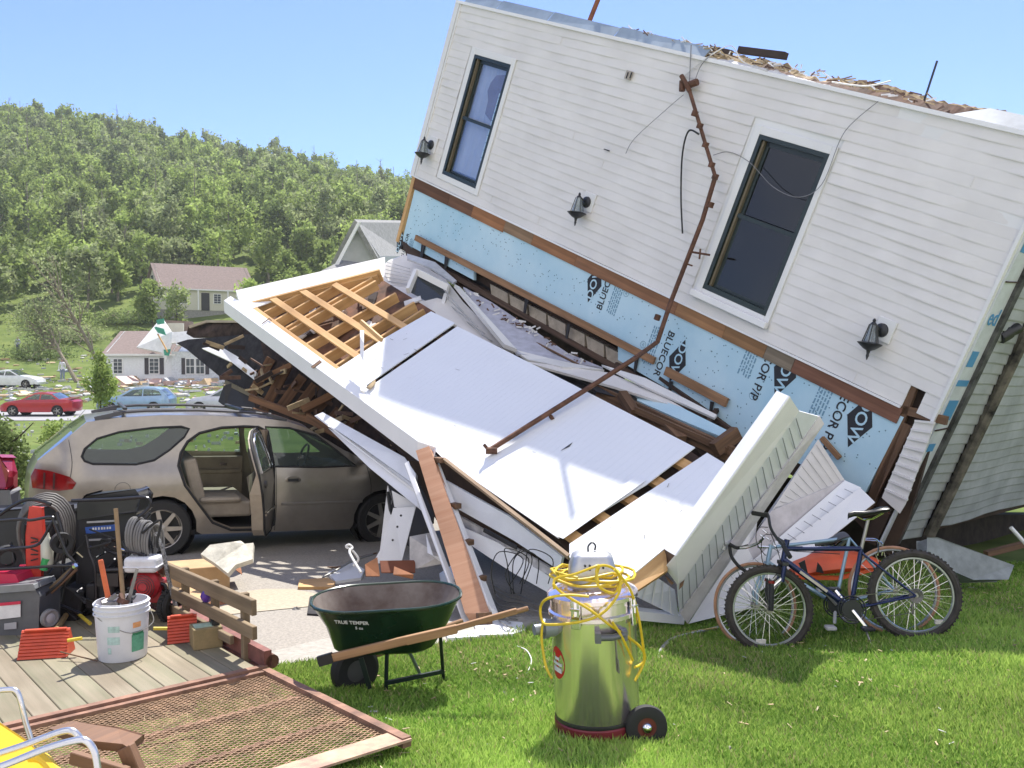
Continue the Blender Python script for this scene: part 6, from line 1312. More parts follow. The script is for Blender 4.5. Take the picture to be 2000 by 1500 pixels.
b = MB(); b.lathe([(.02, 0), (.024, .03), (.012, .05)], P(150, 1104, Dm+.1), (0, -1, 0), 8); b.build('handle_knob', CHROME, mo)
# hose reel with red bar
hr = empty('hose_reel', K(80, 1180), 'coil of thick grey hose on a black stand with a red lettered upright', 'hose reel'); HOSE = mat('hose_grey', (.13, .12, .11), .6, var=.15, scale=10)
Dh = Dm+.45
for k in range(6):
    r = .17+.012*k; c = P(82+k*2, 1052, Dh+.035*k); b = MB(); b.tube([c+Vector((r*.95*math.cos(t*.2618), .05*math.sin(t*.5), r*1.55*math.sin(t*.2618))) for t in range(24)], .0115, 7, close=True); b.build('hose_coil', HOSE, hr, smooth=True)
b = MB(); b.slab([P(50, 1045, Dh-.12), P(58, 990, Dh-.12), P(80, 992, Dh-.12), P(84, 1045, Dh-.12), P(78, 1142, Dh-.12), P(52, 1140, Dh-.12)], .04); rb_ = b.build('red_upright', mat('upright_red', (.60, .05, .03), .45), hr, bevel=.004)
b = MB(); [b.beam(P(60, y, Dh-.128), P(74, y+rr_, Dh-.128), .010, .004, (0, -1, 0)) for y, rr_ in ((1050, 4), (1060, -3), (1072, 5), (1083, 0), (1095, -4), (1106, 4))]; b.build('upright_marks', BLACK, rb_)['kind'] = 'stuff'
b = MB(); b.box(P(82, 1080, Dh+.15), (.25, .1, .5)); b.build('drum', BLACK, hr, bevel=.02)
b = MB(); b.lathe([(.04, -.12), (.045, -.1), (.045, .05), (.02, .09), (.015, .12)], P(92, 1072, Dh-.1), (0, 0, 1), 12); o = b.build('jug', mat('jug_cream', (.62, .63, .52), .4), None, origin=P(92, 1072, Dh-.1), smooth=True); tag(o, 'small cream plastic jug in front of the hose coil', 'jug')
b = MB(); b.lathe([(.03, -.05), (.03, .04)], P(88, 1100, Dh-.12), (.3, 0, 1), 10); o = b.build('green_cap', mat('cap_green', (.05, .4, .12), .4), None, origin=P(88, 1100, Dh-.12)); tag(o, 'green plastic bottle beside the red upright', 'bottle')
for pts, lb in (([(100, 1108), (135, 1108), (82, 1160), (78, 1152)], 'x'),): pass
for A_, B_, lb in (((142, 1108), (84, 1162), 'weathered wooden stake leaning left behind the mower wheel'), ((150, 1112), (100, 1158), 'darker wooden stake crossing behind the first stake')):
    b = MB(); b.beam(P(*A_, Dm+.2), P(*B_, Dm+.2), .025, .02); tag(b.build('stake', OLDB if 'weather' in lb else OLDW, None, origin=P(*B_, Dm+.2), bevel=.002), lb, 'stake')
# pressure washer
pw = empty('pressure_washer', K(240, 1230), 'black-framed pressure washer with white fuel tank and red engine behind the bucket', 'pressure washer'); Dp = Dm+.35
b = MB(); b.slab([P(155, 985, Dp+.1), P(168, 968, Dp+.1), P(262, 960, Dp+.1), P(270, 972, Dp+.1), P(268, 1000, Dp+.1), P(155, 1010, Dp+.1)], .25); b.build('hood', mat('gloss_black', (.012, .012, .014), .3), pw, bevel=.03, seg=2)
b = MB(); b.slab([P(150, 1000, Dp+.15), P(262, 996, Dp+.15), P(262, 1150, Dp+.15), P(165, 1200, Dp+.15), P(150, 1190, Dp+.15)], .3); b.build('cabinet', mat('cabinet_black', (.018, .018, .022), .5, var=.2), pw, bevel=.015)
b = MB(); b.slab([P(166, 1030, Dp+.13), P(228, 1024, Dp+.13), P(226, 1036, Dp+.13), P(180, 1042, Dp+.13), P(168, 1042, Dp+.13)], .01); bl = b.build('blue_plate', mat('plate_blue', (.03, .10, .40), .4), pw)
b = MB(); [b.box(P(x, 1033-(x-180)*.06, Dp+.118), (.012, .004, .018)) for x in (182, 187, 193, 199, 204, 210, 215)]; b.build('plate_marks', mat('label_white', (.7, .7, .7)), bl)['kind'] = 'stuff'
for y in (1020, 1055): b = MB(); b.beam(P(170, y, Dp+.12), P(225, y-3, Dp+.12), .01, .014); b.build('badge_line', mat('label_grey', (.4, .4, .42)), pw)
for pts in ([(140, 978), (225, 975), (285, 972), (292, 990), (270, 1010)], [(168, 1045), (175, 1080), (185, 1110), (188, 1180)], [(250, 1150), (310, 1140), (325, 1150), (322, 1185)]):
    b = MB(); b.tube(bez([P(x, y, Dp) for x, y in pts], 5), .013, 8); b.build('frame_tube', HB, pw, smooth=True)
b = MB(); b.tube(bez([P(x, y, Dp-.02) for x, y in ((196, 1128), (205, 1115), (235, 1113), (245, 1118))], 4), .018, 8); b.box(P(218, 1128, Dp+.05), (.16, .15, .10)); b.build('pump', mat('pump_dark', (.05, .05, .055), .4, .6), pw, smooth=True)
tank = MB(); c = P(281, 1100, Dp-.02); tank.box(c, (.25, .17, .12)); tk = tank.build('fuel_tank', mat('tank_white', (.74, .75, .78), .3), pw, bevel=.03, seg=3)
b = MB(); b.box(c-Vector((0, 0, .015)), (.265, .185, .012)); b.build('tank_seam', mat('tank_white', (.74, .75, .78)), tk, bevel=.004); b = MB(); b.lathe([(.03, 0), (.032, .02), (.02, .028)], c+Vector((-.01, 0, .062)), (0, 0, 1), 14); b.build('fuel_cap', BLACK, tk, smooth=True)
b = MB(); c = P(286, 1142, Dp); b.lathe([(.10, -.07), (.11, -.05), (.11, .04), (.07, .07), (.03, .075)], c, (.1, -1, .1), 20); b.box(c+Vector((0, .08, -.06)), (.22, .16, .16)); b.build('engine', mat('engine_red', (.42, .02, .03), .4, var=.15, scale=10), pw, smooth=False, bevel=.006)
b = MB(); [b.tube([c+Vector((.09*math.cos(a)*q, -.078, .09*math.sin(a)*q)) for a in [t*.5236 for t in range(12)]], .003, 4, close=True) for q in (.4, .6, .8, 1)]; b.build('starter_grille', BLACK, pw)
b = MB(); c = P(334, 1182, Dp); b.lathe([(.06, -.04), (.105, -.045), (.122, -.03), (.122, .03), (.105, .045), (.06, .04)], c, (.9, -.35, 0), 24, cap=False)
for k in range(24): a = k*.2618; dd, ss, uu = basis((.9, -.35, 0)); e = ss*math.cos(a)+uu*math.sin(a); b.box(c+e*.122, (.03, .03, .02))
b.build('wheel', RUB, pw, smooth=False)
for k in range(9):
    r = .10+.004*(k % 3); c = P(262+k*5.2, 1045+k*2.0, Dp+.02); b = MB(); b.tube([c+Vector((.035*math.cos(t*.2618), r*.7*math.cos(t*.2618), r*1.35*math.sin(t*.2618))) for t in range(24)], .009, 6, close=True); b.build('hose_turn', mat('hose_pale', (.20, .195, .19), .45, var=.1), pw, smooth=True)
b = MB(); b.tube(bez([P(x, y, Dp-.06) for x, y in ((303, 1040), (318, 1075), (325, 1110), (334, 1150), (345, 1190))], 5), .016, 8); b.build('braided_hose', mat('braid', (.3, .3, .3), .5, var=.5, scale=60), pw, smooth=True)
rk = random.Random(15)
for k in range(16):
    x0, y0 = rk.uniform(105, 300), rk.uniform(1000, 1180); b = MB(); dz = rk.uniform(-.1, .12); p3 = [P(x0, y0, Dp+dz)]
    for q in range(3): x0 = min(318, max(95, x0+rk.uniform(-50, 50))); y0 = min(1215, max(985, y0+rk.uniform(-30, 55))); p3.append(P(x0, y0, Dp+dz+rk.uniform(-.05, .05)))
    b.tube(bez(p3, 5), rk.choice([.007, .010, .013]), 6); b.build('black_hose', RUB if k % 3 else HB, pw, smooth=True)
for k, (x, y, w_, h_) in enumerate([(205, 1160, .22, .2), (150, 1170, .16, .22), (250, 1175, .2, .16), (120, 1120, .12, .2), (135, 1195, .2, .12)]):
    b = MB(); b.box(P(x, y, Dp+.12), (w_, .2, h_), R=Matrix.Rotation(.2*k, 3, 'Y')); b.build('dark_casing', mat('cabinet_black', (.018, .018, .022)), pw, bevel=.015)
for k, (x, y, r) in enumerate([(15, 1090, .10), (120, 1060, .08)]):
    b = MB(); b.lathe([(r*.55, -.03), (r*.95, -.035), (r, 0), (r*.95, .035), (r*.55, .03)], P(x, y, Dm+.3), (.6, -.8, 0), 22, cap=False); b.build('reel_wheel', RUB, hr, smooth=True)
for pts in ([(5, 1180), (60, 1172), (110, 1180), (160, 1200)], [(20, 1060), (30, 1120), (25, 1170)], [(110, 1000), (125, 1060), (118, 1130), (90, 1180)], [(0, 1005), (30, 985), (60, 975), (100, 985)]):
    b = MB(); b.tube(bez([P(x, y, Dm+.35) for x, y in pts], 5), .014, 7); b.build('reel_frame', HB, hr, smooth=True)
b = MB(); b.slab([P(-40, 1000, Dh+.3), P(140, 990, Dh+.3), P(160, 1180, Dh+.3), P(-40, 1190, Dh+.3)], .25); b.build('reel_box', mat('cabinet_black', (.018, .018, .022)), hr, bevel=.02)
b = MB(); rr = random.Random(5)
for k in range(14): c = P(rr.uniform(160, 300), rr.uniform(1060, 1190), Dp+.05); b.tube([c, c+Vector((rr.uniform(-.08, .08), -.03, rr.uniform(-.06, .06)))], .008, 5)
b.build('fittings', CHROME, pw)['kind'] = 'stuff'
for nm, A_, B_, w_, m_, lb in (('axe_handle', (92, 1178), (160, 1195), .03, mat('axe_wood', (.34, .22, .09), .6, var=.2), 'brown axe handle lying behind the left wheel chock'), ('mattock_handle', (110, 1230), (130, 1200), .035, mat('axe_wood', (.34, .22, .09)), 'short hammer handle resting on the left wheel chock'), ('yellow_bar', (150, 1196), (176, 1218), .022, mat('rope_yellow', (.65, .5, .05)), 'yellow-tipped bar on the deck left of the bucket'), ('straight_rod', (118, 1273), (190, 1291), .008, OLDW, 'thin rusty rod on the deck in front of the bucket')):
    A3 = K(*A_, .05); B3 = K(*B_, .04 if nm != 'straight_rod' else .01); b = MB(); b.tube([A3, A3.lerp(B3, .5), B3], w_*.6, 8); tag(b.build(nm, m_, None, origin=A3, smooth=True), lb, 'tool')
# cartons on the driveway behind the rail
def openbox(px, py, L_, W_, H_, rz, label, m, at=None):
    c = at or G(px, py); r = empty('cardboard_box', c, label, 'cardboard box'); Rz = Matrix.Rotation(rz, 3, 'Z'); b = MB(); b.box(c+Vector((0, 0, H_/2)), (L_, W_, H_), R=Rz); b.build('box', m, r, bevel=.006)
    b = MB(); f = c+Rz @ Vector((L_/2, 0, H_)); e = Rz @ Vector((1, 0, 0)); g = Rz @ Vector((0, 1, 0)); b.slab([f+g*W_/2, f-g*W_/2, f-g*W_/2+e*.12-Vector((0, 0, .10)), f+g*W_/2+e*.12-Vector((0, 0, .06))], .005); b.build('flap', KR, r); return r
KL = mat('kraft_light', (.50, .33, .17), .85, var=.1, scale=5)
openbox(385, 1150, .62, .42, .26, math.radians(20), 'tan cardboard box standing on the driveway behind the trailer rail', KL)
openbox(380, 1178, .52, .3, .10, math.radians(-30), 'low flattened carton against the trailer rail in front of the tan box', KL)
tb = thing1('torn_batt', 'torn cream foam batt lying on the driveway below the open car door', 'foam batt', G(445, 1118))
quadset(tb, [('batt', [(392, 1082, 9.0), (410, 1064, 9.1), (455, 1058, 9.1), (470, 1056, 9.2), (478, 1062, 9.1), (495, 1060, 9.1), (493, 1092, 8.9), (460, 1103, 8.8), (445, 1120, 8.7), (420, 1100, 8.9)], .05, mat('cream_foam', (.60, .57, .47), .95, var=.15, scale=9, bump=.01))])
# ------------------------------------------------------------------ chairs in the near corner
ALU = mat('aluminium_tube', (.62, .63, .66), .28, .85, var=.05); YEL = mat('yellow_vinyl', (.78, .50, .02), .5, var=.06, scale=4)
lc = empty('lawn_chair', P(40, 1520, 3.3), 'folding lawn chair with yellow sling and aluminium arms in the near left corner', 'chair')
b = MB(); b.slab([P(-40, 1385, 3.55), P(0, 1412, 3.5), (P(50, 1445, 3.42)), P(110, 1500, 3.3), P(90, 1560, 3.2), P(-80, 1560, 3.2)], .02); b.build('sling', YEL, lc, bevel=.004)
b = MB(); b.tube(bez([P(60, 1478, 3.3), P(85, 1482, 3.28), P(118, 1520, 3.2)], 4), .02, 8); b.build('sling_edge', YEL, lc, smooth=True)
for pts, D_ in (([(-30, 1352), (15, 1347), (32, 1350), (40, 1368), (50, 1410), (62, 1450), (70, 1500)], 3.6), ([(-30, 1480), (40, 1458), (110, 1432), (138, 1427), (152, 1436), (158, 1446)], 3.3), ([(-30, 1508), (20, 1490), (90, 1462), (148, 1446), (170, 1448), (185, 1470), (192, 1510)], 3.15)):
    b = MB(); b.tube(bez([P(x, y, D_) for x, y in pts], 6), .0125 if D_ < 3.5 else .011, 10); b.build('frame_tube', ALU, lc, smooth=True)
AW = mat('adirondack_wood', (.24, .125, .065), .7, var=.2, scale=3, kind='wood', col2=(.15, .08, .045))
ac_ = empty('wooden_chair', P(250, 1540, 3.5), 'brown wooden garden chair arm and leg on the ramp behind the lawn chair', 'chair')
b = MB(); b.slab([P(98, 1422, 3.75), P(140, 1409, 3.85), P(232, 1422, 3.8), P(281, 1436, 3.7), P(250, 1458, 3.6), P(240, 1455, 3.62), P(170, 1448, 3.65)], .03, (0, -.3, 1)); b.build('armrest', AW, ac_, bevel=.005)
bm(ac_, 'front_leg', (246, 1458, 3.62), (276, 1530, 3.6), .035, .07, AW); bm(ac_, 'side_rail', (140, 1478, 3.6), (250, 1512, 3.55), .03, .05, AW)
# ------------------------------------------------------------------ wheelbarrow
GRN_ = mat('tray_green', (.012, .038, .020), .25, .1, var=.2, scale=4); TRAYIN = mat('tray_rust_inside', (.20, .17, .145), .75, var=.3, scale=5, col2=(.09, .06, .045))
wb = empty('wheelbarrow', G(745, 1340), 'green steel wheelbarrow with wooden handles on the lawn edge, tray empty and rusty inside', 'wheelbarrow')
c0 = P(757, 1165, 5.85); zc = c0.z; ax_ = Vector((1, .12, 0)).normalized(); ay_ = Vector((-.12, 1, 0)).normalized()
def rrect(cx, cy, hx_, hy, z, r, n=5, skew=0):
    out = []
    for sx, sy, a0 in ((1, 1, 0), (-1, 1, 90), (-1, -1, 180), (1, -1, 270)):
        for k in range(n): a = math.radians(a0+90*k/(n-1)); out.append((cx+sx*(hx_-r)+r*math.cos(a), cy+sy*(hy-r)+r*math.sin(a), z+skew*(cx+sx*(hx_-r)+r*math.cos(a))))
    return out
def WBP(q): return c0+ax_*q[0]+ay_*q[1]+Vector((0, 0, q[2]))
rings = [rrect(-.02, 0, .27, .16, -.32, .12), rrect(-.02, 0, .315, .20, -.295, .16), rrect(-.0, 0, .385, .26, -.15, .22, n=7), rrect(-.005, 0, .468, .335, 0, .30, n=7, skew=.03)]
rings = [r if len(r) == 28 else rrect(*q) for r, q in zip(rings, ((-.02, 0, .27, .16, -.32, .12, 7), (-.02, 0, .315, .20, -.295, .16, 7), (0, 0, .385, .26, -.15, .22, 7), None))]
b = MB(); n_ = len(rings[0])
for r in rings: b.add([WBP(q) for q in r])
for k in range(3):
    for j in range(n_): b.face((k*n_+j, k*n_+(j+1) % n_, (k+1)*n_+(j+1) % n_, (k+1)*n_+j))
b.face(list(range(n_))[::-1]); b.build('tray', GRN_, wb, smooth=True)
b = MB()
for r in rings: b.add([WBP((q[0]*.985, q[1]*.985, q[2]+.006)) for q in r])
for k in range(3):
    for j in range(n_): b.face((k*n_+j, (k+1)*n_+j, (k+1)*n_+(j+1) % n_, k*n_+(j+1) % n_))
b.face(list(range(n_))); b.build('tray_lining', TRAYIN, wb, smooth=True)
b = MB(); b.tube([WBP(q) for q in rings[3]], .011, 8, close=True); b.build('rolled_rim', GRN_, wb, smooth=True)
fx = WBP((-.13, -.312, -.075)); up_ = (WBP((-.13, -.34, 0))-WBP((-.13, -.27, -.13))).normalized()
tx_ = (WBP((-.12, -.333, -.07))-WBP((-.26, -.295, -.07))).normalized()
text('TRUE TEMPER', .036, mat('label_white', (.7, .7, .7)), wb, WBP((-.21, -.312, -.07)), tx_, up_, sx=.95); text('5 cu', .028, mat('label_white', (.7, .7, .7)), wb, WBP((-.165, -.312, -.105)), tx_, up_)
HW = mat('handle_wood2', (.38, .22, .11), .7, var=.2, scale=3, kind='wood', col2=(.24, .13, .06))
b = MB(); b.beam(P(625, 1290, 5.5), P(795, 1250, 5.42), .034, .05); b.beam(P(793, 1251, 5.42), P(893, 1228, 5.42), .036, .052); b.beam(P(885, 1228, 5.42), P(1010, 1193, 5.42), .032, .034); b.tube([P(1000, 1197, 5.42), P(1032, 1188, 5.42)], .016, 8); b.build('handle', HW, wb, bevel=.006, seg=2)
b = MB(); b.beam(P(690, 1292, 6.0), P(905, 1215, 6.25), .034, .05); b.build('handle', HW, wb, bevel=.006)
b = MB(); b.beam(P(622, 1292, 5.49), P(650, 1284, 5.48), .03, .06); b.beam(P(628, 1284, 5.5), P(655, 1278, 5.5), .05, .012); b.build('front_bracket', BLACK, wb)
wc = P(693, 1308, 5.95); b = MB(); wax = (ay_*.8-ax_*.45).normalized()
b.lathe([(.07, -.035), (.135, -.045), (.158, -.03), (.162, 0), (.158, .03), (.135, .045), (.07, .035)], wc, wax, 28, cap=False); wl = b.build('wheel', RUB, wb, smooth=True)
b = MB(); b.lathe([(.085, -.02), (.03, -.03), (.001, -.03)], wc, wax, 18, cap=False); b.lathe([(.085, .02), (.03, .03), (.001, .03)], wc, wax, 18, cap=False); b.build('hub', mat('hub_grey', (.10, .10, .10), .6), wl, smooth=True)
LEG = mat('leg_black_green', (.015, .03, .025), .4, .3)
f1, f2 = G(754, 1356), G(867, 1336)
b = MB(); b.tube(bez([f1, P(755, 1300, (f1-CAM).dot(cf)), P(758, 1272, (f1-CAM).dot(cf)), P(775, 1266, (f1-CAM).dot(cf)), P(800, 1262, 5.9)], 5), .013, 8); b.build('leg', LEG, wb, smooth=True)
b = MB(); b.beam(f2, P(860, 1240, 5.9), .028, .02, (1, 0, 0)); b.build('leg', LEG, wb)
b = MB(); b.beam(f1.lerp(P(755, 1300, 5.7), .4), f2.lerp(P(862, 1280, 5.9), .45), .02, .025); b.build('leg_brace', LEG, wb)
b = MB(); b.tube(bez([P(785, 1263, 5.9), P(800, 1275, 5.95), G(828, 1333)], 5), .011, 6); b.build('leg_strut', mat('strut_blue_grey', (.2, .24, .27), .4, .5), wb, smooth=True)
b = MB(); b.beam(P(705, 1285, 5.8), P(722, 1345, 5.8), .03, .01, (0, 1, 0)); b.build('wheel_guard', LEG, wb)
# ------------------------------------------------------------------ stainless vacuum drum
vb = G(1168, 1440); vb.z = gz(vb.x, vb.y); vb.y += .0; vb.z += .05; va = Vector((-.045, 0, 1)).normalized()
vc = empty('shop_vacuum', vb, 'tall polished steel drum vacuum on a red wheeled base with yellow cord heaped on top', 'vacuum')
SS = mat('stainless', (.98, .88, .92), .22, .95, var=.05, scale=2); nt2 = SS.node_tree; bs = nt2.nodes['Principled BSDF']  # pinkish base tint offsets the green reflected from the lawn
tcn = nt2.nodes.new('ShaderNodeTexCoord'); mpn = nt2.nodes.new('ShaderNodeMapping'); mpn.inputs['Scale'].default_value = (9, 9, .25); nn = nt2.nodes.new('ShaderNodeTexNoise'); nn.inputs['Scale'].default_value = 1.2; bpn = nt2.nodes.new('ShaderNodeBump'); bpn.inputs['Distance'].default_value = .012; bpn.inputs['Strength'].default_value = .8
nt2.links.new(tcn.outputs['Object'], mpn.inputs[0]); nt2.links.new(mpn.outputs[0], nn.inputs['Vector']); bs.inputs['Anisotropic'].default_value = .7; bs.inputs['Anisotropic Rotation'].default_value = .25; tg = nt2.nodes.new('ShaderNodeTangent'); tg.direction_type = 'RADIAL'; tg.axis = 'Z'; nt2.links.new(tg.outputs[0], bs.inputs['Tangent']); nt2.links.new(nn.outputs[0], bpn.inputs['Height']); nt2.links.new(bpn.outputs[0], bs.inputs['Normal'])
def VP(a, r, z): return vb+va*z+Vector((math.sin(a)*r, -math.cos(a)*r, 0))   # a=0 faces the camera, + to the right
Rv = .226
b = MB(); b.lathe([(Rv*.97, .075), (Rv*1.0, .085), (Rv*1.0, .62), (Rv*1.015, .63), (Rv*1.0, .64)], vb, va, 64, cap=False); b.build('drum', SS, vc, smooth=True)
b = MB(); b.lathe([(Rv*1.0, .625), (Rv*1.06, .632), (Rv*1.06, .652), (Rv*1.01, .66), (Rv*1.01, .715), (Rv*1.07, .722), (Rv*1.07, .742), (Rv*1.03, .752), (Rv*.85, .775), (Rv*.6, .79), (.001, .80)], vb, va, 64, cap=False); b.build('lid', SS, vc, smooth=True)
b = MB(); b.lathe([(Rv*1.0, -.04), (Rv*1.02, .0), (Rv*1.02, .066), (Rv*.99, .074)], vb, va, 48); b.build('base_ring', mat('base_crimson', (.20, .02, .03), .45), vc, smooth=True)
b = MB(); b.lathe([(Rv*1.005, .075), (Rv*1.014, .084), (Rv*1.005, .095)], vb, va, 48, cap=False); b.build('bottom_band', mat('band_black', (.03, .03, .03), .4), vc, smooth=True)
ms = MB(); hc_ = vb+va*.79; cy = [rrect(0, 0, .125, .11, .04, .05), rrect(0, 0, .12, .105, .09, .05), rrect(0, 0, .105, .09, .145, .05), rrect(0, 0, .085, .075, .16, .05), rrect(0, 0, .04, .03, .165, .02)]
n_ = len(cy[0])
for r in cy: ms.add([hc_+Vector(q) for q in r])
for k in range(4):
    for j in range(n_): ms.face((k*n_+j, k*n_+(j+1) % n_, (k+1)*n_+(j+1) % n_, (k+1)*n_+j))
ms.face(list(range(4*n_, 5*n_))); ms.build('motor_housing', mat('cast_aluminium', (.50, .51, .52), .42, .75, var=.08, scale=12), vc, smooth=True)
b = MB(); b.lathe([(.135, 0), (.138, .02), (.13, .04)], hc_-va*.0, va, 32); b.build('motor_base', mat('cast_aluminium', (.5, .51, .52)), vc, smooth=True)
b = MB(); e = hc_+Vector((0, 0, .17)); b.tube(bez([e+Vector((-.02, 0, -.01)), e+Vector((-.02, 0, .02)), e+Vector((0, 0, .04)), e+Vector((.018, 0, .025)), e+Vector((.015, 0, .0))], 4), .005, 6); b.build('lifting_eye', BLACK, vc, smooth=True)
b = MB(); [b.tube([hc_+Vector((x, -.10, z)), hc_+Vector((x, -.115, z))], .006, 8) for x, z in ((-.045, .09), (-.02, .09), (-.045, .11), (-.02, .11), (.05, .10))]; b.build('vent_screw', BLACK, vc)
for a in (-.45, .95):
    b = MB(); b.beam(VP(a, Rv*1.07, .745), VP(a, Rv*1.09, .60), .05, .014, va); b.beam(VP(a-.1, Rv*1.1, .70), VP(a+.1, Rv*1.1, .70), .03, .012, va); b.beam(VP(a, Rv*1.1, .74), VP(a, Rv*1.1, .66), .012, .02, va); b.build('latch', CHROME, vc, bevel=.003)
b = MB(); b.tube([VP(.0, Rv*1.12, .565), VP(.28, Rv*1.14, .565), VP(.62, Rv*1.12, .57)], .017, 10); b.box(VP(.0, Rv*1.06, .565), (.03, .06, .05)); b.box(VP(.62, Rv*1.06, .565), (.03, .06, .05)); b.build('lift_handle', mat('handle_grey', (.13, .14, .15), .4, .3), vc, smooth=True)
b = MB(); q = VP(-1.25, Rv*.95, .565); dd = Vector((-1, -.35, -.02)).normalized(); b.tube([q, q+dd*.05], .046, 14); b.tube([q+dd*.05, q+dd*.075], .052, 14); b.tube([q+dd*.075, q+dd*.125], .028, 14); b.build('hose_inlet', mat('inlet_grey', (.24, .27, .30), .45, .3), vc, smooth=True)
b = MB(); i = len(b.v); N2 = 20
cen = b.add([VP(-1.15, Rv*1.004, .385)])
ringi = b.add([VP(-1.15+.30*math.cos(t*2*math.pi/N2), Rv*1.004, .385+.085*math.sin(t*2*math.pi/N2)) for t in range(N2)])
for t in range(N2): b.face((cen, ringi+t, ringi+(t+1) % N2))
lo = b.build('oval_label', mat('label_red', (.52, .02, .02), .35), vc)
for z0, z1, w_ in ((.372, .387, .20), (.335, .362, .18), (.40, .415, .1)):
    b = MB(); i = b.add([VP(-1.15-w_+2*w_*k/5, Rv*1.008, z) for k in range(6) for z in (z0, z1)]); [b.face((i+2*k, i+2*k+2, i+2*k+3, i+2*k+1)) for k in range(5)]; b.build('label_lettering', mat('label_white', (.7, .7, .7)), lo)
b = MB(); b.tube([VP(.42, Rv*1.02, .56), VP(.44, Rv*1.02, .45), VP(.45, Rv*1.02, .43)], .003, 4); b.beam(VP(.45, Rv*1.03, .44), VP(.46, Rv*1.03, .37), .01, .006); b.build('hanging_key', mat('steel_dull', (.3, .29, .28)), vc)
b = MB(); b.lathe([(.012, -.05), (.012, .05)], VP(1.35, Rv+.04, .06), (.25, -1, 0), 10); b.build('axle', BLACK, vc)
for (cc, sc_) in ((P(1262, 1419, (vb-CAM).dot(cf)-.18), 1), (P(1205, 1412, (vb-CAM).dot(cf)+.32), 1)):
    b = MB(); b.lathe([(.05, -.02), (.09, -.028), (.108, -.02), (.112, 0), (.108, .02), (.09, .028), (.05, .02)], cc, (.12, -1, .05), 32, cap=False); wl = b.build('wheel', RUB, vc, smooth=True)
    b = MB(); b.lathe([(.06, .022), (.05, .018), (.03, .02), (.001, .02)], cc, (.12, -1, .05), 24, cap=False); b.build('rim', mat('rim_maroon', (.12, .015, .012), .5), wl, smooth=True); b = MB(); b.lathe([(.028, .02), (.024, .032), (.012, .04), (.001, .042)], cc, (.12, -1, .05), 18, cap=False); b.build('hub_cap', CHROME, wl, smooth=True)
b = MB(); b.lathe([(.02, -.02), (.02, .02)], VP(-.95, Rv, -.0), (1, 0, 0), 12); b.build('caster', CHROME, vc)
# yellow cord
YC = mat('cord_yellow', (.70, .50, .02), .45, var=.12, scale=12); cordm = empty('power_cord', vb+va*.8, 'yellow extension cord coiled over the vacuum head with loops hanging down its sides', 'cord')
rr = random.Random(6); pts = []
for k in range(72):
    a = k*.5236+.1; r = .165+.03*math.sin(k*.37)+.02*rr.uniform(-1, 1); pts.append(vb+va*(.805+.010*(k//12)+.014*rr.uniform(-1, 1))+Vector((math.sin(a)*r*1.08, -math.cos(a)*r, 0)))
b = MB(); b.tube(bez(pts, 2), .0072, 7); b.build('coil', YC, cordm, smooth=True)
Dv = (vb-CAM).dot(cf)
def loop(pix): b = MB(); b.tube(bez([P(x, y, d) for x, y, d in pix], 7), .0072, 7); b.build('loop', YC, cordm, smooth=True)
f_ = Dv-.27
loop([(1082, 1150, f_), (1085, 1130, f_+.03), (1120, 1122, f_), (1158, 1108, f_), (1170, 1106, f_+.02), (1164, 1130, f_), (1175, 1150, f_), (1200, 1158, f_+.05), (1212, 1135, f_+.08), (1200, 1112, f_+.05), (1178, 1104, f_), (1165, 1112, f_), (1168, 1135, f_-.02)])
loop([(1080, 1140, f_), (1100, 1160, f_), (1150, 1190, f_-.02), (1190, 1220, f_-.01), (1235, 1250, f_+.1), (1258, 1275, f_+.15), (1256, 1298, f_+.15), (1240, 1330, f_+.1)])
loop([(1200, 1112, f_), (1230, 1150, f_+.08), (1246, 1200, f_+.12), (1256, 1260, f_+.14), (1258, 1290, f_+.15), (1248, 1300, f_+.14), (1240, 1303, f_+.1)])
loop([(1212, 1135, f_), (1208, 1160, f_-.01), (1180, 1195, f_-.02), (1140, 1213, f_-.02), (1080, 1220, f_), (1060, 1215, f_+.1), (1056, 1185, f_+.1), (1072, 1168, f_), (1110, 1162, f_-.01), (1150, 1165, f_-.01)])
loop([(1060, 1215, f_+.12), (1058, 1250, f_+.12), (1066, 1300, f_+.1), (1078, 1325, f_+.06)])
loop([(1196, 1215, f_-.01), (1215, 1245, f_+.02), (1236, 1290, f_+.08)])
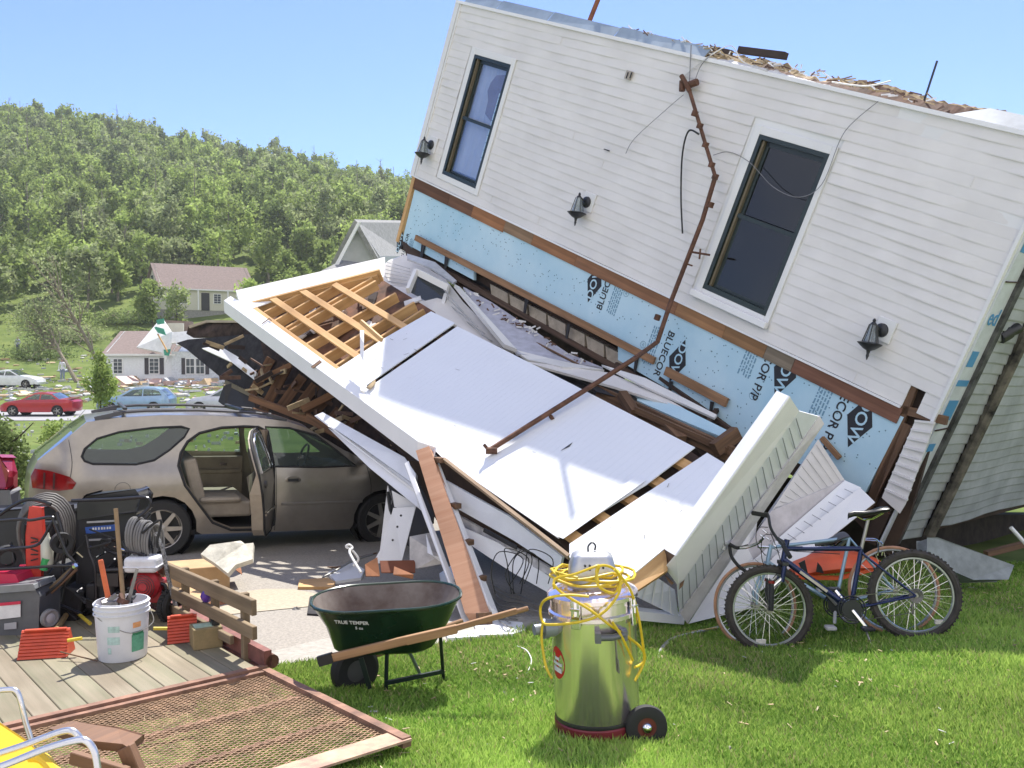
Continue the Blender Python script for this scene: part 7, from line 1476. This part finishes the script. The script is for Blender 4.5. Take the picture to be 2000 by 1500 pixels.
# ------------------------------------------------------------------ bicycles
def tyre_points(c, ax, r, n=40):
    d, s_, u_ = basis(ax); return [c+(s_*math.cos(2*math.pi*k/n)+u_*math.sin(2*math.pi*k/n))*r for k in range(n)], s_, u_
def bwheel(root, c, ax, R, tr, tm, rimm, spokes=28, knobs=True):
    pts, s_, u_ = tyre_points(c, ax, R-tr, 44); b = MB(); b.tube(pts, tr, 8, close=True)
    if knobs:
        for k in range(66):
            a = 2*math.pi*k/66; e = s_*math.cos(a)+u_*math.sin(a); t = Vector(ax).normalized()
            for q in (-.6, .6) if k % 2 else (0,): b.box(c+e*(R-tr+tr*.92)+t*tr*q, (.012, .012, .012), R=Matrix.Rotation(a, 3, 'Y'))
    tw = b.build('wheel', tm, root, smooth=not knobs)
    b = MB(); pts, _, _ = tyre_points(c, ax, R-2*tr-.004, 44); b.tube(pts, .011, 6, close=True); b.build('rim', rimm, tw, smooth=True)
    b = MB(); t = Vector(ax).normalized()
    for k in range(spokes):
        a = 2*math.pi*k/spokes; a2 = a+(.35 if k % 2 else -.35); s2 = .03*(1 if k % 4 < 2 else -1)
        b.beam(c+(s_*math.cos(a2)+u_*math.sin(a2))*.022+t*s2, c+(s_*math.cos(a)+u_*math.sin(a))*(R-2*tr-.004), .0038, .0038, t)
    b.build('spokes', mat('spoke_steel', (.7, .7, .7), .25, .9), tw)
    b = MB(); b.tube([c-t*.05, c+t*.05], .014, 8); b.tube([c-t*.035, c-t*.028], .028, 10); b.tube([c+t*.028, c+t*.035], .028, 10); b.build('hub', ALLOY, tw, smooth=True)
    return tw
def bicycle(root, front, rear, up, tubes, R, tr, tm, rimm, knobs, steer):
    """front/rear axle positions in the world"""
    X = (front-rear).normalized(); Y = up.cross(X).normalized()*-1
    Q = lambda x, z, y=0: rear+X*x+up*(z)+Y*y
    fa = (Matrix.Rotation(steer, 3, up) @ Y)
    bwheel(root, front, fa, R, tr, tm, rimm, knobs=knobs); bwheel(root, rear, Y, R, tr, tm, rimm, knobs=knobs)
    return Q, X, Y, fa
NAVY = mat('frame_navy', (.018, .03, .10), .22, .4); KNOB = mat('tyre_knobbly', (.055, .048, .042), .85, var=.2, scale=20); RIMG = mat('rim_silver', (.5, .52, .55), .3, .8)
upb = Vector((.03, .10, 1)).normalized(); Rb = .335
fg = P(1501, 1277, 7.02); rg = P(1786, 1251, 6.86)
bk1 = empty('mountain_bike', fg.lerp(rg, .5), 'dark blue mountain bike with knobbly tyres standing on the lawn before the road bike', 'bicycle', 'bicycles')
fr = fg+upb*Rb; rea = rg+upb*Rb
Q, X, Y, fa = bicycle(bk1, fr, rea, upb, None, Rb, .029, KNOB, RIMG, True, math.radians(8))
L1 = (fr-rea).length; hx0 = L1-.115
BBp = Q(.46, -.055); ST = Q(.385, .385); HTt = Q(hx0-.015, .475); HTb = Q(hx0+.015, .37)
for A, Bp, r in ((BBp, ST, .018), (BBp, HTb, .023), (ST, HTt-upb*.03, .018)): b = MB(); b.tube([A, Bp], r, 10); b.build('frame_tube', NAVY, bk1, smooth=True)
for y in (-.045, .045):
    b = MB(); b.tube([BBp+Y*y*.5, Q(0, 0, y)], .009, 8); b.build('chain_stay', NAVY, bk1, smooth=True); b = MB(); b.tube([ST-upb*.03+Y*y*.4, Q(0, 0, y)], .008, 8); b.build('seat_stay', NAVY, bk1, smooth=True)
b = MB(); b.tube([HTb-upb*.03, HTt+upb*.04], .021, 10); b.build('head_tube', NAVY, bk1, smooth=True)
crown = HTb-upb*.03
for y in (-.06, .06):
    b = MB(); b.tube([crown+fa*y, crown+fa*y-upb*.13+X*.02], .018, 8); fk = b.build('fork_leg', NAVY, bk1, smooth=True); b = MB(); b.tube([crown+fa*y-upb*.10+X*.015, fr+fa*y+X*-.01+upb*.18], .014, 8); b.build('stanchion', CHROME, fk, smooth=True); b = MB(); b.tube([fr+fa*y+upb*.20-X*.005, fr+fa*y], .020, 8); b.build('lower_leg', mat('fork_black', (.03, .03, .04), .3, .3), fk, smooth=True)
b = MB(); b.beam(crown-fa*.08, crown+fa*.08, .05, .03, upb); b.build('fork_crown', BLACK, bk1, bevel=.004); b = MB(); b.beam(fr+upb*.21-fa*.07, fr+upb*.21+fa*.07, .03, .03, upb); b.build('fork_brace', BLACK, bk1, bevel=.004)
b = MB(); b.tube([fr+upb*.205-fa*.06, fr+upb*.225-fa*.06], .022, 8); b.tube([fr+upb*.205+fa*.06, fr+upb*.225+fa*.06], .022, 8); b.build('fork_seal', RED, bk1)
D1 = (HTt-CAM).dot(cf)
b = MB(); b.tube([HTt, P(1518, 1052, D1)], .016, 8); b.tube(bez([P(1540, 1085, D1-.30), P(1530, 1066, D1-.2), P(1515, 1048, D1-.05), P(1505, 1030, D1+.05), P(1500, 1006, D1+.12), P(1492, 1003, D1+.14)], 5), .012, 8); hb_ = b.build('handlebar', BLACK, bk1, smooth=True)
b = MB(); b.tube([P(1500, 1007, D1+.12), P(1470, 1002, D1+.25)], .018, 8); b.build('grip', RUB, hb_, smooth=True); b = MB(); b.tube([P(1530, 1066, D1-.22), P(1543, 1088, D1-.34)], .018, 8); b.build('grip', RUB, hb_, smooth=True)
for p3 in ([(1500, 1030, 0), (1480, 1032, .02), (1478, 1060, 0), (1495, 1085, 0)], [(1512, 1045, 0), (1490, 1048, -.05), (1488, 1090, 0), (1500, 1120, 0)], [(1520, 1060, 0), (1545, 1075, -.05), (1580, 1078, 0), (1640, 1082, 0)], [(1505, 1040, 0), (1525, 1100, -.02), (1510, 1130, 0)]):
    b = MB(); b.tube(bez([P(x, y, D1+d) for x, y, d in p3], 5), .0035, 5); b.build('control_cable', WIRED, bk1, smooth=True)
b = MB(); [b.tube([P(x, y, D1), P(x+8, y+6, D1-.03)], .008, 6) for x, y in ((1490, 1035), (1497, 1050), (1508, 1062), (1485, 1045))]; b.build('brake_levers', CHROME, bk1)
sp0 = ST; sp1 = Q(.335, .60); b = MB(); b.tube([sp0, sp1], .0135, 8); b.build('seat_post', ALLOY, bk1, smooth=True)
def saddle(root, c, X, Y, up, m, L=.27, nm='saddle'):
    b = MB(); secs = []
    for t, w_, h_ in ((-.5, .055, .0), (-.46, .075, .018), (-.3, .078, .02), (-.12, .055, .008), (.1, .028, .004), (.35, .022, .012), (.48, .016, .004), (.5, .006, -.008)):
        p = c+X*(L*t); secs.append([p+Y*w_*math.cos(a)+up*(h_+(.018 if math.sin(a) > 0 else .026)*math.sin(a)) for a in [k*math.pi/5 for k in range(10)]])
    for s in secs: b.add(s)
    for k in range(len(secs)-1):
        for j in range(10): b.face((k*10+j, k*10+(j+1) % 10, (k+1)*10+(j+1) % 10, (k+1)*10+j))
    b.face(list(range(10))[::-1]); b.face(list(range((len(secs)-1)*10, len(secs)*10))); s_ = b.build(nm, m, root, smooth=True)
    b = MB(); [b.tube([c+X*(-L*.35)+Y*y-up*.01, c+X*(-L*.1)+Y*y-up*.045, c+X*(L*.12)+Y*y-up*.045, c+X*(L*.3)+Y*y*.3-up*.01], .004, 5) for y in (-.025, .025)]; b.build('saddle_rails', CHROME, s_)
saddle(bk1, Q(.335, .645), X, Y, upb, mat('saddle_black', (.02, .02, .02), .35), .30)
def drive(root, bb, X, Y, up, side, ang, rc, m1=CHROME, m2=BLACK):
    b = MB(); pts, s_, u_ = tyre_points(bb+Y*side*.045, Y, rc, 32); b.tube(pts, .006, 5, close=True); pts, _, _ = tyre_points(bb+Y*side*.045, Y, rc*.8, 32); b.tube(pts, .005, 5, close=True)
    for k in range(5): a = k*1.2566; b.beam(bb+Y*side*.045, bb+Y*side*.045+(s_*math.cos(a)+u_*math.sin(a))*rc, .014, .005, Y)
    b.lathe([(.001, 0), (rc*.72, 0), (rc*.72, .004), (.001, .004)], bb+Y*side*.05, Y*side, 28)
    b.build('chainring', m2, root)
    for sg_ in (1, -1):
        e = (X*math.cos(ang)+up*math.sin(ang))*sg_; b = MB(); b.beam(bb+Y*.06*sg_*side, bb+Y*.075*sg_*side+e*.17, .022, .014, Y); cr = b.build('crank', m1, root, bevel=.003); b = MB(); b.box(bb+Y*.12*sg_*side+e*.17, (.09, .07, .022)); b.build('pedal', BLACK if m1 is CHROME else mat('pedal_white', (.6, .6, .6)), cr, bevel=.005)
drive(bk1, BBp, X, Y, upb, -1 if Y.y > 0 else 1, -2.2, .10)
b = MB(); yy = -.045 if Y.y > 0 else .045
for r in (.05, .042, .034, .027): b.tube(tyre_points(Q(0, 0, yy), Y, r, 20)[0], .004, 5, close=True)
b.tube([Q(.0, 0, yy), Q(.03, -.08, yy), Q(.02, -.13, yy)], .008, 6); b.build('rear_gears', mat('gear_steel', (.25, .24, .22), .4, .8), bk1)
b = MB(); b.tube([BBp+Y*yy+upb*.10, Q(0, .045, yy)], .0035, 4); b.tube([BBp+Y*yy-upb*.09, Q(.02, -.12, yy), Q(-.01, -.05, yy)], .0035, 4); b.build('chain', mat('gear_steel', (.25, .24, .22)), bk1)
for dz, cc in ((-.24, fr), (-.22, rea)):
    b = MB(); b.box(cc+upb*dz*.98+X*(.06 if cc is fr else -.18), (.075, .02, .03)); b.build('wheel_reflector', mat('reflector_clear', (.75, .72, .65), .2), bk1)
b = MB(); b.box(Q(.30, -.03, yy*.2), (.02, .02, .02)); b.tube([BBp+X*-.05, Q(.33, -.33, yy*3)], .007, 6); b.build('kickstand', ALLOY, bk1)
b = MB(); b.beam(BBp.lerp(HTb, .35)+Y*yy*.5, BBp.lerp(HTb, .75)+Y*yy*.5, .002, .02, upb); b.build('frame_decal', mat('decal_cream', (.6, .55, .45)), bk1)
# road bicycle behind
up2 = Vector((.02, .16, 1)).normalized(); fg2 = P(1476, 1268, 7.3); rg2 = P(1748, 1240, 7.12); R2 = .34
bk2 = empty('road_bike', fg2.lerp(rg2, .5), 'older road bicycle with drop handlebars and tan-walled thin tyres leaning behind the mountain bike', 'bicycle', 'bicycles')
TANW = mat('tyre_tanwall', (.50, .27, .16), .8, var=.15, scale=15)
Q2, X2, Y2, fa2 = bicycle(bk2, fg2+up2*R2, rg2+up2*R2, up2, None, R2, .013, TANW, RIMG, False, math.radians(16))
L2 = (fg2-rg2).length; f2_ = fg2+up2*R2; SKY = mat('frame_pale_blue', (.35, .50, .62), .3, .4)
BB2 = Q2(.44, -.06); ST2 = Q2(.32, .44); HT2 = Q2(L2-.13, .44); HB2 = Q2(L2-.10, .33)
for A, Bp, r in ((BB2, ST2, .015), (BB2, HB2, .016), (ST2, HT2, .014), (HB2-up2*.02, HT2+up2*.02, .018)): b = MB(); b.tube([A, Bp], r, 8); b.build('frame_tube', SKY, bk2, smooth=True)
for y in (-.04, .04):
    b = MB(); b.tube([BB2+Y2*y*.5, Q2(0, 0, y)], .008, 6); b.build('chain_stay', SKY, bk2, smooth=True); b = MB(); b.tube([ST2+Y2*y*.3, Q2(0, 0, y)], .007, 6); b.build('seat_stay', SKY, bk2, smooth=True); b = MB(); b.tube([HB2+fa2*y, f2_+fa2*y+up2*.1, f2_+fa2*y], .010, 6); b.build('fork_leg', SKY, bk2, smooth=True)
D2 = (HT2-CAM).dot(cf); b = MB(); b.tube([HT2, P(1480, 1068, D2)], .012, 6); b.tube(bez([P(1415, 1068, D2+.1), P(1412, 1060, D2+.1), P(1425, 1064, D2+.06), P(1450, 1070, D2), P(1478, 1062, D2-.1), P(1492, 1050, D2-.2)], 5), .012, 6); hb2 = b.build('handlebar', CHROME, bk2, smooth=True)
b = MB(); b.tube(bez([P(1425, 1064, D2+.06), P(1428, 1085, D2-.02), P(1440, 1103, D2-.06), P(1456, 1116, D2-.08)], 5), .014, 7); b.tube(bez([P(1424, 1062, D2+.04), P(1440, 1070, D2+.02), P(1462, 1066, D2)], 4), .014, 7); b.build('bar_tape', RUB, hb2, smooth=True)
b = MB(); b.tube([P(1417, 1058, D2+.08), P(1413, 1074, D2+.08)], .014, 6); b.build('brake_hood', mat('pedal_white', (.6, .6, .6)), hb2, smooth=True)
saddle(bk2, P(1624, 1056, D2-.05), (Vector((-1, 0, -.28))).normalized(), Vector((0, 1, 0)), Vector((-.28, 0, 1)).normalized(), mat('saddle_grey', (.10, .10, .11), .5), .27)
b = MB(); b.tube([ST2, P(1640, 1068, D2-.05)], .012, 6); b.build('seat_post', ALLOY, bk2, smooth=True)
drive(bk2, BB2, X2, Y2, up2, -1 if Y2.y > 0 else 1, .9, .09, ALLOY)
b = MB(); b.tube(bez([P(1690, 1055, 7.3), P(1718, 1058, 7.3), P(1724, 1068, 7.3), P(1722, 1085, 7.3)], 5), .006, 6); b.tube(bez([P(1690, 1052, 7.2), P(1712, 1054, 7.2), P(1716, 1068, 7.2), P(1714, 1085, 7.2)], 5), .006, 6); b.build('rear_rack', CHROME, bk2, smooth=True)
b = MB(); b.box(P(1622, 1226, 7.1), (.08, .08, .03)); b.beam(BB2, P(1630, 1218, 7.1), .025, .02); b.build('toe_clip_pedal', mat('pedal_white', (.6, .6, .6)), bk2, bevel=.008)
# orange sled
og2 = empty('plastic_sled', P(1600, 1140, 8.3), 'orange moulded plastic sled lying behind the bicycle frames', 'sled'); ORG_ = mat('sled_orange', (.72, .11, .03), .4, var=.12, scale=5)
b = MB(); secs = []
for k in range(13):
    t = k/12; x = 1540+172*t; y = 1112-14*math.sin(t*2.2); hh = .085*math.sin(math.pi*min(1, .12+t*.80))**.6; c = P(x, y, 8.15); secs.append([c+Vector((0, .22*math.cos(a), hh*math.sin(a)*(1.3 if math.sin(a) > 0 else .9))) for a in [q*math.pi/6 for q in range(12)]])
for s in secs: b.add(s)
for k in range(12):
    for j in range(12): b.face((k*12+j, k*12+(j+1) % 12, (k+1)*12+(j+1) % 12, (k+1)*12+j))
b.face(list(range(12))[::-1]); b.face(list(range(12*12, 13*12))); b.build('hull', ORG_, og2, smooth=True)
b = MB(); b.slab([P(1538, 1124, 7.92), P(1640, 1126, 7.92), P(1712, 1108, 7.95), P(1712, 1114, 7.95), P(1640, 1133, 7.92), P(1545, 1131, 7.92)], .03); b.build('flange', ORG_, og2, bevel=.005)
b = MB(); b.slab([P(1597, 1098, 7.9), (P(1605, 1108, 7.9)), P(1609, 1120, 7.9), P(1594, 1117, 7.9)], .006); b.build('fin_mark', BLACK, og2)
b = MB(); b.slab([P(1560, 1100, 7.93), P(1572, 1094, 7.93), P(1578, 1120, 7.93), P(1570, 1122, 7.93)], .01); b.build('strap', BLACK, og2)
# ------------------------------------------------------------------ air
hb9 = MB(); hb9.box((-60, 150, 45), (660, 500, 100)); hz = hb9.build('haze', bpy.data.materials.new('haze_air'), None); hz['kind'] = 'stuff'
hm = hz.data.materials[0]; hm.use_nodes = True; t9 = hm.node_tree; t9.nodes.remove(t9.nodes['Principled BSDF']); pv = t9.nodes.new('ShaderNodeVolumePrincipled')
pv.inputs['Density'].default_value = .0003; pv.inputs['Color'].default_value = (.9, .95, 1, 1); pv.inputs['Anisotropy'].default_value = .3
t9.links.new(pv.outputs[0], t9.nodes['Material Output'].inputs['Volume'])
